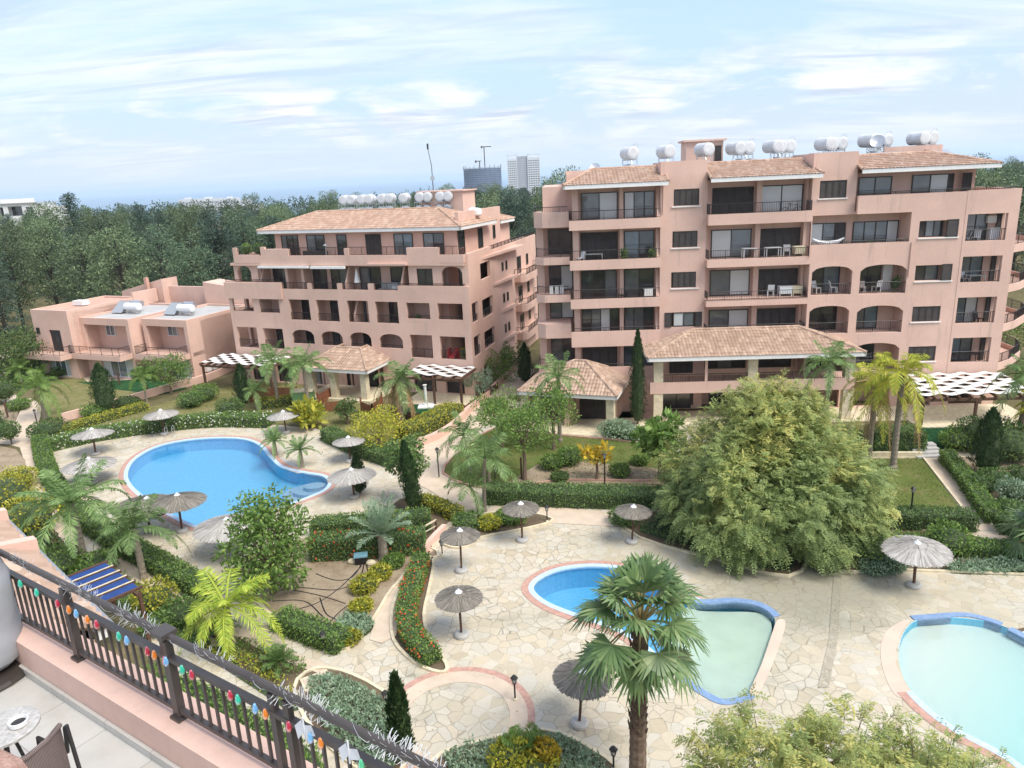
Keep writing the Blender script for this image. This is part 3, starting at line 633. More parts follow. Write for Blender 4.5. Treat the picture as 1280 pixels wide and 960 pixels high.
# ------------------------------------------------------------------ terraced villas on the far left
def villas():
    o = G(50+990/5.108, 330+745/5.108)
    r = thing('terraced_house', 'low terrace of three pink villas with flat roofs at the edge of the pine wood', 'house', o, radians(-23))
    w = MB()
    U = [(-6.2,0.1,0.0,6.5),(-14.0,-6.7,-1.3,6.65),(-19.7,-14.0,-2.6,7.6)]
    for i,(a,b,d,h) in enumerate(U):
        # ground floor and upper recess
        if i < 2:
            w.holes(a,b,-0.3,h,d,d+0.3,[(a+0.5,b-0.45,3.0,h-0.75),(a+1.6 if i==0 else a+2.2,b-0.4,0.15,2.3)])
            w.box(a,b,d+0.3,d+1.9,2.55,2.95); w.box(a,b,d+1.9,d+9.5,-0.3,h-0.35); w.box(a,a+0.3,d+0.302,d+9.5,-0.298,h); w.box(b-0.3,b,d+0.302,d+9.5,-0.298,h); w.box(a+.3,b-.3,d+9.2,d+9.5,h-.35,h)
        else:
            w.holes(a,b,-0.3,h,d,d+0.3,[(a+2.3,b-1.6,3.0,5.4),(a+1.2,b-1.2,0.15,2.3)]); w.box(a,b,d+0.6,d+9.5,-0.3,h-0.3); w.box(a,a+0.3,d+.302,d+9.5,-.3,h);w.box(b-.3,b,d+.302,d+9.5,-.3,h); w.box(a+.3,b-.3,d+9.2,d+9.5,h-.3,h)
        w.box(a-0.6 if i else a,b-0.2,d-1.6,d-0.003,2.4,2.95)
        MB().box(a+0.32,b-0.32,d+0.4,d+9.1,h-0.33,h-0.2).build('flat_roof', M['roofgrey'] if i<2 else M['terracotta_wall'], r)
    # higher stair volumes behind with raked parapets
    w.prism_y([(-20,7.7),(-13,9.3),(-13,-0.3),(-20,-0.3)], 9.6, 12); w.box(-13,-6.5,10.5,10.8,-0.3,8.3); w.prism_y([(-6.5,9.0),(-0.5,8.3),(-0.5,-0.3),(-6.5,-0.3)], 9.6, 12.4)
    w.prism_y([(-0.5,7.9),(1.2,6.9),(1.2,-0.3),(-0.5,-0.3)], 9.7,12.3)
    w.box(-14.2,-13.9,6.0,9.5,6.6,8.2)
    w.build('wall', M['pink'], r)
    ch = MB(); ch.box(-15.2,-14.8,9.0,9.4,7.6,9.5); ch.build('chimney', M['terracotta_wall'], r)
    for i,(a,b,d,h) in enumerate(U[:2]):
        win(r,a+1.5,a+2.9,4.3,5.5,d+1.85,2,'glass_blue',fmat='white_clean'); shut(r,b-2.4,b-0.6,3.0,5.45,d+1.86,3)
    shut(r,-17.4,-15.6,3.0,5.4,-2.4,3); win(r,-19.3,-18.8,4.9,5.6,-2.62,1,'glass')
    for a,b,d in ((-4.6,-0.4,0.2),(-11.8,-7.2,-1.1),(-18.5,-15.25,-2.4)): win(r,a,b,0.15,2.28,d,4,kinds=['curtain','glass_grey','glass_blue','curtain'],fmat='white_clean',name='patio_door')
    for i,(a,b,d,h) in enumerate(U): 
        a2 = a-0.5 if i else a+0.1
        rail(r,[(a2,d-0.1),(a2,d-1.5),(b-0.3,d-1.5),(b-0.3,d-0.1)],2.95,3.8,step=0.16)
    for i,(a,b) in enumerate(((0.3,0.9),(1.2,1.8),(2.0,2.6))): 
        MB().box(0.105,0.45,a+1.2,b+1.2,0.6,1.2).build('air_conditioner', M['white'], r)
    return o
vo = villas()
def vw(s,d,z): return tuple(Matrix.Translation(vo) @ Matrix.Rotation(radians(-23),4,'Z') @ Vector((s,d,z)))
for (s,d,h,lb) in ((-3.2,3.4,6.35,'white water tank with a tilted collector on the villa roof nearest the apartment block'),(-10.2,2.6,6.5,'white water tank with a tilted collector on the middle villa roof')):
    t = thing('solar_water_heater', lb, 'water heater', vw(s,d,h), radians(-23), 'horizontal water heaters on the villa roofs')
    b = MB(); b.tube([(-1.0,0,0.75),(-0.95,0,0.75),(0.95,0,0.75),(1.0,0,0.75)],[0.3,0.42,0.42,0.3],16); b.build('tank',M['white_clean'],t)
    b = MB(); b.tube([(-1.4,1.2,0.9),(0.1,1.2,0.9)],0.34,14); b.build('boiler',M['metal'],t)
    p = MB(); p.add([(-2.9,-0.6,0.1),(-1.2,-0.6,0.1),(-1.2,0.9,1.2),(-2.9,0.9,1.2)],[(0,1,2,3)]); p.box(-2.9,-1.2,0.85,0.9,0,1.2); p.build('collector_panel',M['panel'],t)
    f = MB(); f.box(-0.75,0.75,-0.3,0.3,0,0.06)
    for x in (-0.7,0.7): f.box(x-0.05,x+0.05,-0.3,0.3,0.06,0.4)
    f.build('frame',M['metal'],t)
sk = MB(); sk.box(0,1.6,0,0.9,0,0.5); tag(sk.build('roof_box', M['white'], loc=vw(-17.6,1.0,7.5), rz=radians(-23)), 'low white box on the flat roof of the leftmost villa', 'roof box')

# ------------------------------------------------------------------ water heaters on the blocks
specA = [(-16.6,8.0,2,'pair of round white tanks at the left end of the left block roof'),(-14.2,7.6,2,'second pair of white tanks from the left on the left block roof'),(-12.0,7.9,2,'third pair of white tanks on the left block roof'),(-9.6,7.7,1,'single white tank in the middle of the row on the left block roof'),
         (-7.5,7.6,2,'pair of white tanks just left of the stair house on the left block'),(-5.3,7.7,2,'pair of white tanks in front of the stair house on the left block')]
for s,d,n,lb in specA: water_heater(lb, aw(s,d,15.88), radians(-21.5+12), n, False, sc=1.08)
for s,d,h,lb in ((-19.3,7.5,15.88,'small white tank lying low beyond the left end of the tiled roof'),(-2.6,8.5,15.88,'small round white tank right of the stair house on the left block'),(-1.7+0.6-.5,7.2,15.88,'small round white tank nearest the right edge of the left block roof')):
    b = MB(); b.lathe([(0.35,0.0),(0.5,0.12),(0.5,0.5),(0.36,0.66),(0.1,0.74)],16)
    tag(b.build('water_tank', M['white'], loc=aw(s,d,h)), lb, 'water tank', 'low roof tanks')
specB = [(-2.3,6,1,'single white water heater at the left end of the right block roof'),(0.7,6,1,'single white water heater left of the stair house'),(3.7,5.2,1,'white water heater standing in front of the stair house'),(7.2,6,2,'pair of white water heaters right of the stair house'),
         (10.6,6,3,'three white water heaters above the middle of the right block'),(14.8,6,3,'three white water heaters behind the tall pink parapet'),(18.6,5.9,4,'four white water heaters in a row at the right end of the roof'),(21.9,6.2,2,'pair of white water heaters at the far right end of the roof')]
for s,d,n,lb in specB: water_heater(lb, bw(s,d,18.5+ (0.15 if s<15 else 0.25)), radians(-4.5+22), n, True, 'solar water heaters on the right block', 1.22)
t = thing('satellite_dish','grey satellite dish beside the row of four tanks on the right block roof','satellite dish', bw(17.3,4.9,18.5), radians(150))
b = MB(); b.lathe([(0.02,0.0),(0.32,0.06),(0.52,0.17),(0.54,0.19),(0.32,0.09),(0.02,0.03)],20); b.xf(Matrix.Translation((0,0.2,2.2))@Matrix.Rotation(radians(-62),4,'X')); b.build('dish',M['metal'],t)
b = MB(); b.tube([(0,0,0),(0,0,2.1),(0,0.2,2.2)],0.035,6); b.build('mast',M['metal'],t)
for i,(s,d,lb) in enumerate(((-5.2,5,'small satellite dish left of the first water heater on the right block'),(12.6,4.6,'small satellite dish by the three heaters in the middle of the right block'))):
    t = thing('satellite_dish', lb, 'satellite dish', bw(s,d,18.5), radians(170))
    b = MB(); b.lathe([(0.02,0.0),(0.3,0.06),(0.42,0.14),(0.3,0.09),(0.02,0.03)],16); b.xf(Matrix.Translation((0,0.1,1.2))@Matrix.Rotation(radians(-60),4,'X')); b.build('dish',M['metal'],t)
    MB().tube([(0,0,0),(0,0,1.15)],0.03,6).build('mast',M['metal'],t)
# antenna mast behind the left block
P = aw(-7.5,10,18.3); t = thing('antenna_mast','tall thin antenna mast rising behind the tanks of the left block','antenna', P)
hM = zat(P,186)-P[2]; b = MB(); b.tube([(0,0,0),(0,0,hM*0.6),(-0.25,0,hM)],[0.045,0.035,0.025],6); b.build('mast',M['dark'],t)
b = MB(); b.box(-0.2,0.2,-0.05,0.05,hM*0.25,hM*0.25+0.4); b.build('bracket',M['metal'],t); MB().tube([(-0.25,0,hM-0.05),(-0.25,0,hM+0.5)],0.09,6).build('aerial',M['dark'],t)

# ------------------------------------------------------------------ furniture on the right block's balconies
def patio_chair(loc, rz, label, mat='white_clean'):
    t = thing('patio_chair', label, 'chair', loc, rz, 'chairs on the balconies'); b = MB()
    b.box(-0.25,0.25,-0.25,0.25,0.42,0.46); b.build('seat',M[mat],t)
    b = MB(); b.add([(-0.25,0.22,0.46),(0.25,0.22,0.46),(0.25,0.36,0.95),(-0.25,0.36,0.95),(-0.25,0.26,0.46),(0.25,0.26,0.46),(0.25,0.4,0.95),(-0.25,0.4,0.95)],[(0,1,2,3),(7,6,5,4),(0,4,5,1),(1,5,6,2),(2,6,7,3),(3,7,4,0)]); b.build('backrest',M[mat],t)
    for x,y in ((-.22,-.22),(.22,-.22),(-.22,.22),(.22,.22)): MB().box(x-.025,x+.025,y-.025,y+.025,0,0.42).build('leg',M[mat],t)
def patio_table(loc, rz, label, lx=1.4, ly=0.75, mat='white_clean', skirt=False):
    t = thing('patio_table', label, 'table', loc, rz, 'tables on the balconies')
    b = MB(); b.box(-lx/2,lx/2,-ly/2,ly/2,0.7,0.76)
    if skirt: b.box(-lx/2+.02,lx/2-.02,-ly/2+.02,ly/2-.02,0.2,0.7)
    b.build('tabletop',M[mat],t)
    for x,y in ((-1,-1),(1,-1),(-1,1),(1,1)): MB().box(x*(lx/2-.06)-.03,x*(lx/2-.06)+.03,y*(ly/2-.06)-.03,y*(ly/2-.06)+.03,0,0.7 if not skirt else 0.2).build('leg',M[mat],t)
ra = radians(-4.5)
patio_table(bw(6.6,0.85,12.37),ra,'white table at the left of the second balcony from the top',1.1,.8); patio_table(bw(8.4,.85,12.37),ra,'white table in the middle of the second balcony from the top',1.2,.8); patio_chair(bw(9.5,.9,12.37),ra+2.8,'white chair on the second balcony from the top of the middle stack')
patio_table(bw(10.4,.9,12.37),ra,'cream covered table at the right end of the second balcony from the top',0.9,.8,'stone',True)
patio_chair(bw(8.4,.9,9.27),ra+3,'white chair on the third balcony from the top of the middle stack'); patio_table(bw(9.5,.9,9.27),ra,'white table on the third balcony from the top of the middle stack',1.0,.8,skirt=True); patio_table(bw(10.4,.9,9.27),ra,'cream covered table on the third balcony from the top',0.8,.8,'stone',True)
for k,(s,z,lb,mt) in enumerate(((12.0,9.35,'white chair left in the upper left arch of the right block','white_clean'),(13.3,9.35,'white chair right in the upper left arch of the right block','white_clean'),(15.5,9.3,'white chair left in the upper right arch','white_clean'),(16.6,9.3,'white chair right in the upper right arch','white_clean'),(22.9,12.85,'grey chair on the top open balcony of the corner tower','metal'),(23.7,12.85,'white chair on the top open balcony of the corner tower','white_clean'),(23.2,9.7,'pale chair on the middle balcony of the corner tower','metal'))):
    patio_chair(bw(s,1.0,z),ra+0.5+k,lb,mt)
t = thing('storage_cabinet','white storage cabinet on the top open balcony of the corner tower','cabinet',bw(24.9,1.0,12.85),ra); MB().box(-.35,.35,-.25,.25,0,1.1).build('body',M['white'],t); MB().box(-.33,.33,-.27,-.252,.03,1.07).build('door',M['white_clean'],t)
t = thing('hammock','white hammock chair slung low on the long balcony of the right block','hammock',bw(12.6,0.9,12.9),ra); b=MB(); b.tube([(-1.2,0,.75),(-.7,0,.45),(0,0,.35),(.7,0,.45),(1.2,0,.75)],[.05,.16,.2,.16,.05],8); b.build('sling',M['white_clean'],t); MB().tube([(-1.2,0,-.45),(-1.2,0,.75)],.03,6).build('stand',M['metal'],t); MB().tube([(1.2,0,-.45),(1.2,0,.75)],.03,6).build('stand',M['metal'],t)
t = thing('folding_bicycle','dark bicycle leaning on the top balcony rail of the middle stack','bicycle',bw(9.6,0.6,15.5),ra)
for x in (-.5,.5):
    b=MB(); b.tube([(x+.32*cos(q*pi/8),0,.34+.32*sin(q*pi/8)) for q in range(17)],.02,5); b.build('wheel',M['blackplastic'],t)
b=MB(); b.tube([(-.5,0,.34),(-.15,0,.8),(.4,0,.85),(.5,0,.34)],.02,5); b.tube([(-.15,0,.8),(0,0,.3),(.4,0,.85)],.02,5); b.tube([(.4,-.2,1.0),(.4,.2,1.0)],.015,5); b.build('frame',M['dark'],t)
b=MB(); b.box(-.3,-.05,-.07,.07,.88,.94); b.build('saddle',M['blackplastic'],t)
t = thing('laundry_rack','folding rack with white laundry on the third left balcony of the right block','laundry rack',bw(-1.2,0.9,9.3),ra); b=MB(); b.box(-.5,.5,-.25,.25,.9,.92)
b.build('frame',M['metal'],t); b=MB(); b.box(-.4,.3,-.27,-.24,.35,.93); b.build('towel',M['white'],t)
t = thing('laundry_rack','rack of white washing on the angled far left balcony','laundry rack',bw(-8.6,1.6,9.9-.3),ra); MB().box(-.6,.6,-.05,.05,.95,1.0).build('frame',M['metal'],t)
for x in (-.45,0,.4): MB().box(x-.15,x+.15,-.08,-.06,.3,1.0).build('garment',M['white'],t)
patio_table(bw(-5.6,.95,12.4),ra,'grey table on the second left balcony from the top of the right block',1.5,.7,'metal'); patio_chair(bw(-4.4,.9,12.4),ra+1.2,'dark chair on the second left balcony from the top','dark'); patio_chair(bw(-6.7,.9,12.4),ra-1.0,'white chair at the left end of the second left balcony')
patio_table(bw(-2.4,.95,9.3),ra,'dark table on the third left balcony from the top of the right block',1.2,.7,'dark'); patio_chair(bw(-3.4,.95,9.3),ra+1.5,'dark chair on the third left balcony from the top','dark')
patio_table(bw(24.0,.9,9.65),ra,'grey table on the middle open balcony of the corner tower',1.2,.7,'metal'); patio_table(bw(24.0,.9,3.35),ra,'long dark table on the lowest open balcony of the corner tower',2.0,.7,'dark'); patio_chair(bw(24.6,.9,6.5),ra+.4,'dark chair on the lower middle balcony of the corner tower','dark')
# furniture on the left block
al = radians(-21.5)
t = thing('closed_parasol','closed white parasol on the third floor terrace of the left block','parasol',aw(-12.0+.4,0.8,9.3),al); b=MB(); b.lathe([(.03,.9),(.32,1.0),(.2,1.6),(.05,2.3)],12); b.build('canopy',M['white'],t); MB().tube([(0,0,0),(0,0,1)],.03,6).build('pole',M['metal'],t)
t = thing('outdoor_sofa','grey corner sofa with a white cushion on the third floor terrace','sofa',aw(-8.3,1.0,9.3),al); MB().box(-1,1,-.4,.4,0,.45).build('seat',M['grey'],t); MB().box(-1,1,.25,.45,.45,.95).build('backrest',M['grey'],t); MB().box(.4,.9,-.2,.2,.453,.7).build('cushion',M['white_clean'],t)
t = thing('dark_sofa','long dark rattan sofa on the top terrace of the left block','sofa',aw(-16.5,1.2,12.25),al); MB().box(-1.4,1.4,-.4,.4,0,.45).build('seat',M['shutter'],t); MB().box(-1.4,1.4,.2,.4,.45,1.0).build('backrest',M['shutter'],t)
t = thing('gas_heater','silver patio heater on the top terrace of the left block','patio heater',aw(-14.9,1.0,12.25),al); MB().lathe([(.25,0),(.25,.6),(.05,.65),(.05,1.5),(.25,1.55),(.05,1.7)],12).build('body',M['metal'],t)
M['redplastic'] = plain('red_plastic',(0.45,0.03,0.03),0.35)
t = thing('toy_slide','red plastic toy slide in the lowest right loggia of the left block','toy slide',aw(-2.1,0.9,3.15),al); b=MB(); b.add([(-.3,-.5,.1),(.2,-.5,.1),(.5,.4,1.0),(0,.4,1.0)],[(0,1,2,3)]); b.box(-.32,-.28,-.5,.4,0,1.1); b.build('chute',M['redplastic'],t); MB().box(.0,.5,.4,.5,0,1.0).build('ladder',M['redplastic'],t)
for i,(s,d,lb) in enumerate(((-24.0,.6,'round green potted bush on the left corner of the top terrace'),(-22.3,.6,'dark clipped potted bush beside the left corner of the top terrace'))): pass
# ------------------------------------------------------------------ ground, paving, pools
from mathutils.geometry import tessellate_polygon
def smooth(pts, n=4, closed=True):
    out = []; k = len(pts)
    rng = range(k) if closed else range(k-1)
    for i in rng:
        p0 = pts[(i-1)%k] if closed or i > 0 else pts[i]; p1 = pts[i]; p2 = pts[(i+1)%k]; p3 = pts[(i+2)%k] if closed or i+2 < k else p2
        for j in range(n):
            t = j/n
            out.append(tuple(0.5*((2*p1[c])+(-p0[c]+p2[c])*t+(2*p0[c]-5*p1[c]+4*p2[c]-p3[c])*t*t+(-p0[c]+3*p1[c]-3*p2[c]+p3[c])*t**3) for c in (0,1)))
    if not closed: out.append(tuple(pts[-1][:2]))
    return out
def px(*pts): return [G(x,y)[:2] for x,y in pts]
def ccw(p): return sum(p[i][0]*p[(i+1)%len(p)][1]-p[(i+1)%len(p)][0]*p[i][1] for i in range(len(p))) > 0
def offset(p, d):
    """grow a closed outline by d metres"""
    s = 1 if ccw(p) else -1; n = len(p); o = []
    for i in range(n):
        a, b = p[i-1], p[(i+1)%n]; tx, ty = b[0]-a[0], b[1]-a[1]; L = math.hypot(tx,ty) or 1
        o.append((p[i][0]+s*ty/L*d, p[i][1]-s*tx/L*d))
    return o
def sheet(mb, outer, z, holes=(), m=0):
    loops = [[Vector((x,y,0)) for x,y in l] for l in [outer]+list(holes)]
    flat = [(v.x,v.y,z) for l in loops for v in l]
    tri = tessellate_polygon(loops); fs = []
    for a,b,c in tri:
        A,B,Cc = flat[a],flat[b],flat[c]
        fs.append((a,b,c) if (B[0]-A[0])*(Cc[1]-A[1])-(B[1]-A[1])*(Cc[0]-A[0]) > 0 else (a,c,b))
    mb.add(flat, fs, m)
def ring(mb, inner, outer, z, m=0, skirt=0.08, closed=True):
    n = len(inner)
    for i in range(n if closed else n-1):
        j = (i+1)%n; a,b,c,d = inner[i],inner[j],outer[j],outer[i]
        mb.add([(a[0],a[1],z),(b[0],b[1],z),(c[0],c[1],z),(d[0],d[1],z)], [(0,1,2,3)], m)
        for p,q in ((a,b),(c,d)): mb.add([(p[0],p[1],z),(q[0],q[1],z),(q[0],q[1],z-skirt),(p[0],p[1],z-skirt)], [(0,1,2,3)], m)

def N2(nt,x):
    q=N(nt,'ShaderNodeMath',operation='MULTIPLY'); nt.links.new(x,q.inputs[0]); q.inputs[1].default_value=0.075; return q.outputs[0]
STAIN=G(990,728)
def paving(name, joint, cols, stain=0.6, sc=1.25):
    m, nt, b = newmat(name); b.inputs['Roughness'].default_value = 0.8
    v0 = wcoords(nt)
    nz = N(nt,'ShaderNodeTexNoise',Scale=1.1,Detail=2.0); nt.links.new(v0,nz.inputs['Vector'])
    ad = N(nt,'ShaderNodeVectorMath',operation='MULTIPLY_ADD'); ad.inputs[1].default_value=(0.35,0.35,0); nt.links.new(nz.outputs['Color'],ad.inputs[0]); nt.links.new(v0,ad.inputs[2])
    fl = N(nt,'ShaderNodeVectorMath',operation='MULTIPLY'); fl.inputs[1].default_value=(1,1,0); nt.links.new(ad.outputs[0],fl.inputs[0])
    e = N(nt,'ShaderNodeTexVoronoi',Scale=sc); e.feature='DISTANCE_TO_EDGE'; nt.links.new(fl.outputs[0],e.inputs['Vector'])
    c = N(nt,'ShaderNodeTexVoronoi',Scale=sc); nt.links.new(fl.outputs[0],c.inputs['Vector'])
    sp = nt.nodes.new('ShaderNodeSeparateColor'); nt.links.new(c.outputs['Color'],sp.inputs[0])
    col = ramp(nt, sp.outputs[0], [(i/(len(cols)-1),k) for i,k in enumerate(cols)])
    fine = noise(nt,v0,5,6,0.7); col = mixc(nt,0.35,col,ramp(nt,fine,[(0.3,(0.72,0.68,0.6)),(0.7,(1,1,1))]),'MULTIPLY')
    big = noise(nt,v0,0.16,5,0.6); col = mixc(nt,ramp(nt,big,[(0.5,(0,0,0)),(0.68,(stain,)*3)]),col,(0.36,0.34,0.25),'MIX')
    wet=noise(nt,wcoords(nt,(1,1.6,1)),0.33,6,0.65,0.4); col=mixc(nt,ramp(nt,wet,[(0.56,(0,0,0)),(0.66,(stain*.8,)*3)]),col,(0.27,0.25,0.19))
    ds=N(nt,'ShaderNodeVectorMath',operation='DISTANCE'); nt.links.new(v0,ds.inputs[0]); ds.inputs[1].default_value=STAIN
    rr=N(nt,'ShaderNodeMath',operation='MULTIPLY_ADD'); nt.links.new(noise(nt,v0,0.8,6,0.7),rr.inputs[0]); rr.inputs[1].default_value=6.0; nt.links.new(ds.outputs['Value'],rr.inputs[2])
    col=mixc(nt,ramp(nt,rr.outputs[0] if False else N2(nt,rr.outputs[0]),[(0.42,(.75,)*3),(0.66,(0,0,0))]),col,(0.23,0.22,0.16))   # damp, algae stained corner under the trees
    # how open the joints are changes from place to place
    op = ramp(nt, noise(nt,v0,0.22,3), [(0.36,(0.12,)*3),(0.60,(1,1,1))])
    jm = ramp(nt, e.outputs['Distance'], [(0.0,(1,1,1)),(0.016,(0.9,)*3),(0.036,(0,0,0))])
    mm = N(nt,'ShaderNodeMath',operation='MULTIPLY'); nt.links.new(op,mm.inputs[0]); nt.links.new(jm,mm.inputs[1])
    m2 = N(nt,'ShaderNodeMath',operation='MULTIPLY'); nt.links.new(mm.outputs[0],m2.inputs[0]); m2.inputs[1].default_value=joint
    col = mixc(nt,m2.outputs[0],col,(0.20,0.17,0.12))
    nt.links.new(col,b.inputs['Base Color'])
    iv = N(nt,'ShaderNodeMath',operation='SUBTRACT'); iv.inputs[0].default_value=1; nt.links.new(m2.outputs[0],iv.inputs[1]); bump(nt,b,iv.outputs[0],0.5,0.02)
    return m
M['paving'] = paving('crazy_paving',0.72,[(0.54,0.475,0.365),(0.48,0.41,0.295),(0.58,0.525,0.425),(0.51,0.475,0.395),(0.56,0.48,0.35),(0.53,0.48,0.38)],0.5,1.9)
M['path'] = plain('pale_path_concrete',(0.56,0.45,0.34),0.85,var=0.1,vs=1.5)
M['brick'] = plain('terracotta_coping',(0.46,0.27,0.21),0.8,var=0.2,vs=6)
def soil(name,a,b_,c):
    m,nt,b=newmat(name); b.inputs['Roughness'].default_value=1; b.inputs['Specular IOR Level'].default_value=0.1
    f=noise(nt,wcoords(nt),0.7,8,0.7); g=noise(nt,wcoords(nt),7,6,0.75)
    col=ramp(nt,f,[(0.32,a),(0.5,b_),(0.68,c)]); col=mixc(nt,0.5,col,ramp(nt,g,[(0.3,(0.5,0.5,0.5)),(0.7,(1.0,1.0,1.0))]),'MULTIPLY')
    nt.links.new(col,b.inputs['Base Color']); bump(nt,b,g,0.6,0.05); return m
M['soil'] = soil('garden_soil',(0.24,0.18,0.12),(0.35,0.275,0.19),(0.42,0.345,0.24))
M['soil_dark'] = soil('dark_bed_soil',(0.10,0.075,0.05),(0.16,0.12,0.08),(0.20,0.16,0.10))
M['lawn'] = soil('lawn',(0.10,0.125,0.035),(0.125,0.16,0.042),(0.20,0.17,0.075))
M['lawn_dry'] = soil('dry_lawn',(0.15,0.155,0.055),(0.22,0.205,0.085),(0.28,0.24,0.13))
M['turf'] = soil('artificial_turf',(0.02,0.075,0.03),(0.025,0.095,0.035),(0.03,0.11,0.04))
M['earth'] = soil('wild_ground',(0.10,0.10,0.045),(0.16,0.14,0.07),(0.24,0.19,0.11))

POOL_A = smooth(px((159,592),(170,573),(200,557),(245,549),(295,548),(322,555),(338,572),(352,584),(380,591),(403,595),(411,603),(404,613),(378,624),(340,638),(318,652),(285,662),(255,660),(225,649),(190,628),(166,609)),5)
POOL_B = smooth(px((666,736),(677,722),(706,711),(750,708),(800,716),(845,738),(875,752),(910,751),(945,754),(966,768),(968,790),(958,830),(938,868),(905,876),(870,862),(838,836),(806,806),(770,785),(715,766),(682,752)),5)
POOL_C = smooth(px((1126,800),(1136,782),(1152,774),(1195,772),(1240,778),(1275,792),(1320,815),(1380,850),(1400,910),(1370,960),(1310,975),(1250,940),(1185,905),(1140,865),(1124,830)),5)
DECK = px((62,592),(48,562),(60,552),(100,549),(200,533),(345,531),(410,537),(470,560),(515,553),(560,532),(610,492),(650,458),(668,462),(640,500),(700,515),(900,522),(1190,560),(1290,560),(1420,640),(1500,760),(1500,960),(1300,1150),(900,1250),(500,1120),(300,1000),(250,900),(200,820),(120,720),(70,640))
def build_ground():
    g = MB()
    out = [(-330,-40),(330,-40),(330,340),(-330,340)]
    sheet(g, out, 0.0, [DECK])
    far = [(-4000,340,0.0),(4000,340,0.0),(4000,600,-9),(-4000,600,-9)]
    g.add([(-330,340,0),(330,340,0),(900,620,-9),(-900,620,-9),(2200,1500,-48),(-2200,1500,-48),(6000,2000,-62),(-6000,2000,-62),(330,-40,0),(-330,-40,0),(900,-40,-3),(-900,-40,-3),(6000,-40,-30),(-6000,-40,-30)],
      [(0,1,2,3),(3,2,4,5),(5,4,6,7),(8,10,2,1),(9,0,3,11),(10,12,6,4,2),(11,3,5,7,13)])
    tag(g.build('ground', M['earth']), kind='structure')
    d = MB(); sheet(d, DECK, 0.0, [POOL_A, POOL_B, POOL_C]); tag(d.build('pool_deck', M['paving']), kind='structure')
build_ground()
def mosaic(name, c1, c2, axis=None):
    m,nt,b=newmat(name); b.inputs['Roughness'].default_value=0.35
    w=N(nt,'ShaderNodeTexVoronoi',Scale=9.0); w.feature='F1'; nt.links.new(wcoords(nt),w.inputs['Vector'])
    sp=nt.nodes.new('ShaderNodeSeparateColor'); nt.links.new(w.outputs['Color'],sp.inputs[0])
    col=ramp(nt,sp.outputs[0],[(0,c1),(1,c2)])
    if axis:
        (ax,ay,b0,b1,cc,ce)=axis
        dt=N(nt,'ShaderNodeVectorMath',operation='DOT_PRODUCT'); dt.inputs[1].default_value=(ax,ay,0); nt.links.new(wcoords(nt),dt.inputs[0])
        mr=N(nt,'ShaderNodeMapRange'); mr.inputs[1].default_value=b0; mr.inputs[2].default_value=b1; nt.links.new(dt.outputs['Value'],mr.inputs[0])
        col=ramp(nt,mr.outputs[0],[(0,cc),(1,ce)])
    nt.links.new(col,b.inputs['Base Color']); return m
M['pool_blue']=mosaic('blue_pool_mosaic',(0.15,0.58,0.88),(0.22,0.66,0.93))
M['pool_wall']=mosaic('dark_blue_tile',(0.17,0.27,0.44),(0.24,0.34,0.51))
M['pool_edge']=mosaic('pale_blue_edge_tile',(0.42,0.58,0.75),(0.52,0.66,0.80))
M['pool_sand']=plain('pool_sand_plaster',(0.78,0.82,0.68),0.8,var=0.06,vs=1)
M['beach']=plain('beach_entry_plaster',(0.58,0.46,0.36),0.8,var=0.08,vs=1)
def watermat():
    m,nt,b=newmat('pool_water'); out=nt.nodes['Material Output']
    gl=N(nt,'ShaderNodeBsdfGlossy',Roughness=0.02); tr=nt.nodes.new('ShaderNodeBsdfTransparent'); tr.inputs[0].default_value=(0.88,0.97,0.985,1)
    fr=N(nt,'ShaderNodeFresnel',IOR=1.7); mx=nt.nodes.new('ShaderNodeMixShader')
    bp=N(nt,'ShaderNodeBump',Strength=0.4,Distance=0.03); nt.links.new(noise(nt,wcoords(nt),2.2,5,0.6,0.8),bp.inputs['Height'])
    nt.links.new(bp.outputs[0],gl.inputs['Normal']); nt.links.new(bp.outputs[0],fr.inputs['Normal'])
    nt.links.new(fr.outputs[0],mx.inputs[0]); nt.links.new(tr.outputs[0],mx.inputs[1]); nt.links.new(gl.outputs[0],mx.inputs[2]); nt.links.new(mx.outputs[0],out.inputs['Surface'])
    nt.nodes.remove(b); return m
M['water']=watermat()
def wallring(mb,p,z0,z1,m=0):
    n=len(p)
    for i in range(n):
        a,b=p[i],p[(i+1)%n]; mb.add([(a[0],a[1],z0),(b[0],b[1],z0),(b[0],b[1],z1),(a[0],a[1],z1)],[(0,1,2,3)],m)
def pool(label, P, depth, floor, rim=None):
    t=thing('swimming_pool',label,'swimming pool',(0,0,0))
    b=MB(); wallring(b,P,-depth,0.0,0); sheet(b,P,-depth,m=1); b.build('basin',[M['pool_blue'],floor],t)
    k=MB(); q=offset(P,0.22); q2=offset(P,0.56)
    n=len(P); rng=rim or (0,n)
    pts=[i%n for i in range(rng[0],rng[1]+ (1 if rim is None else 0))]
    sel=lambda L:[L[i] for i in pts]
    ring(k,sel(offset(P,-0.05)),sel(q),0.03,0,0.15,False); ring(k,sel(q),sel(q2),0.022,1,0.03,False)
    k.build('coping',[M['pool_edge'],M['brick']],t)
    w=MB(); sheet(w,offset(P,-0.002),-0.035); tag(w.build('water',M['water']),kind='structure')
    return t
pa=pool('large free form blue swimming pool ringed by a terracotta edge',POOL_A,1.0,M['pool_blue'])
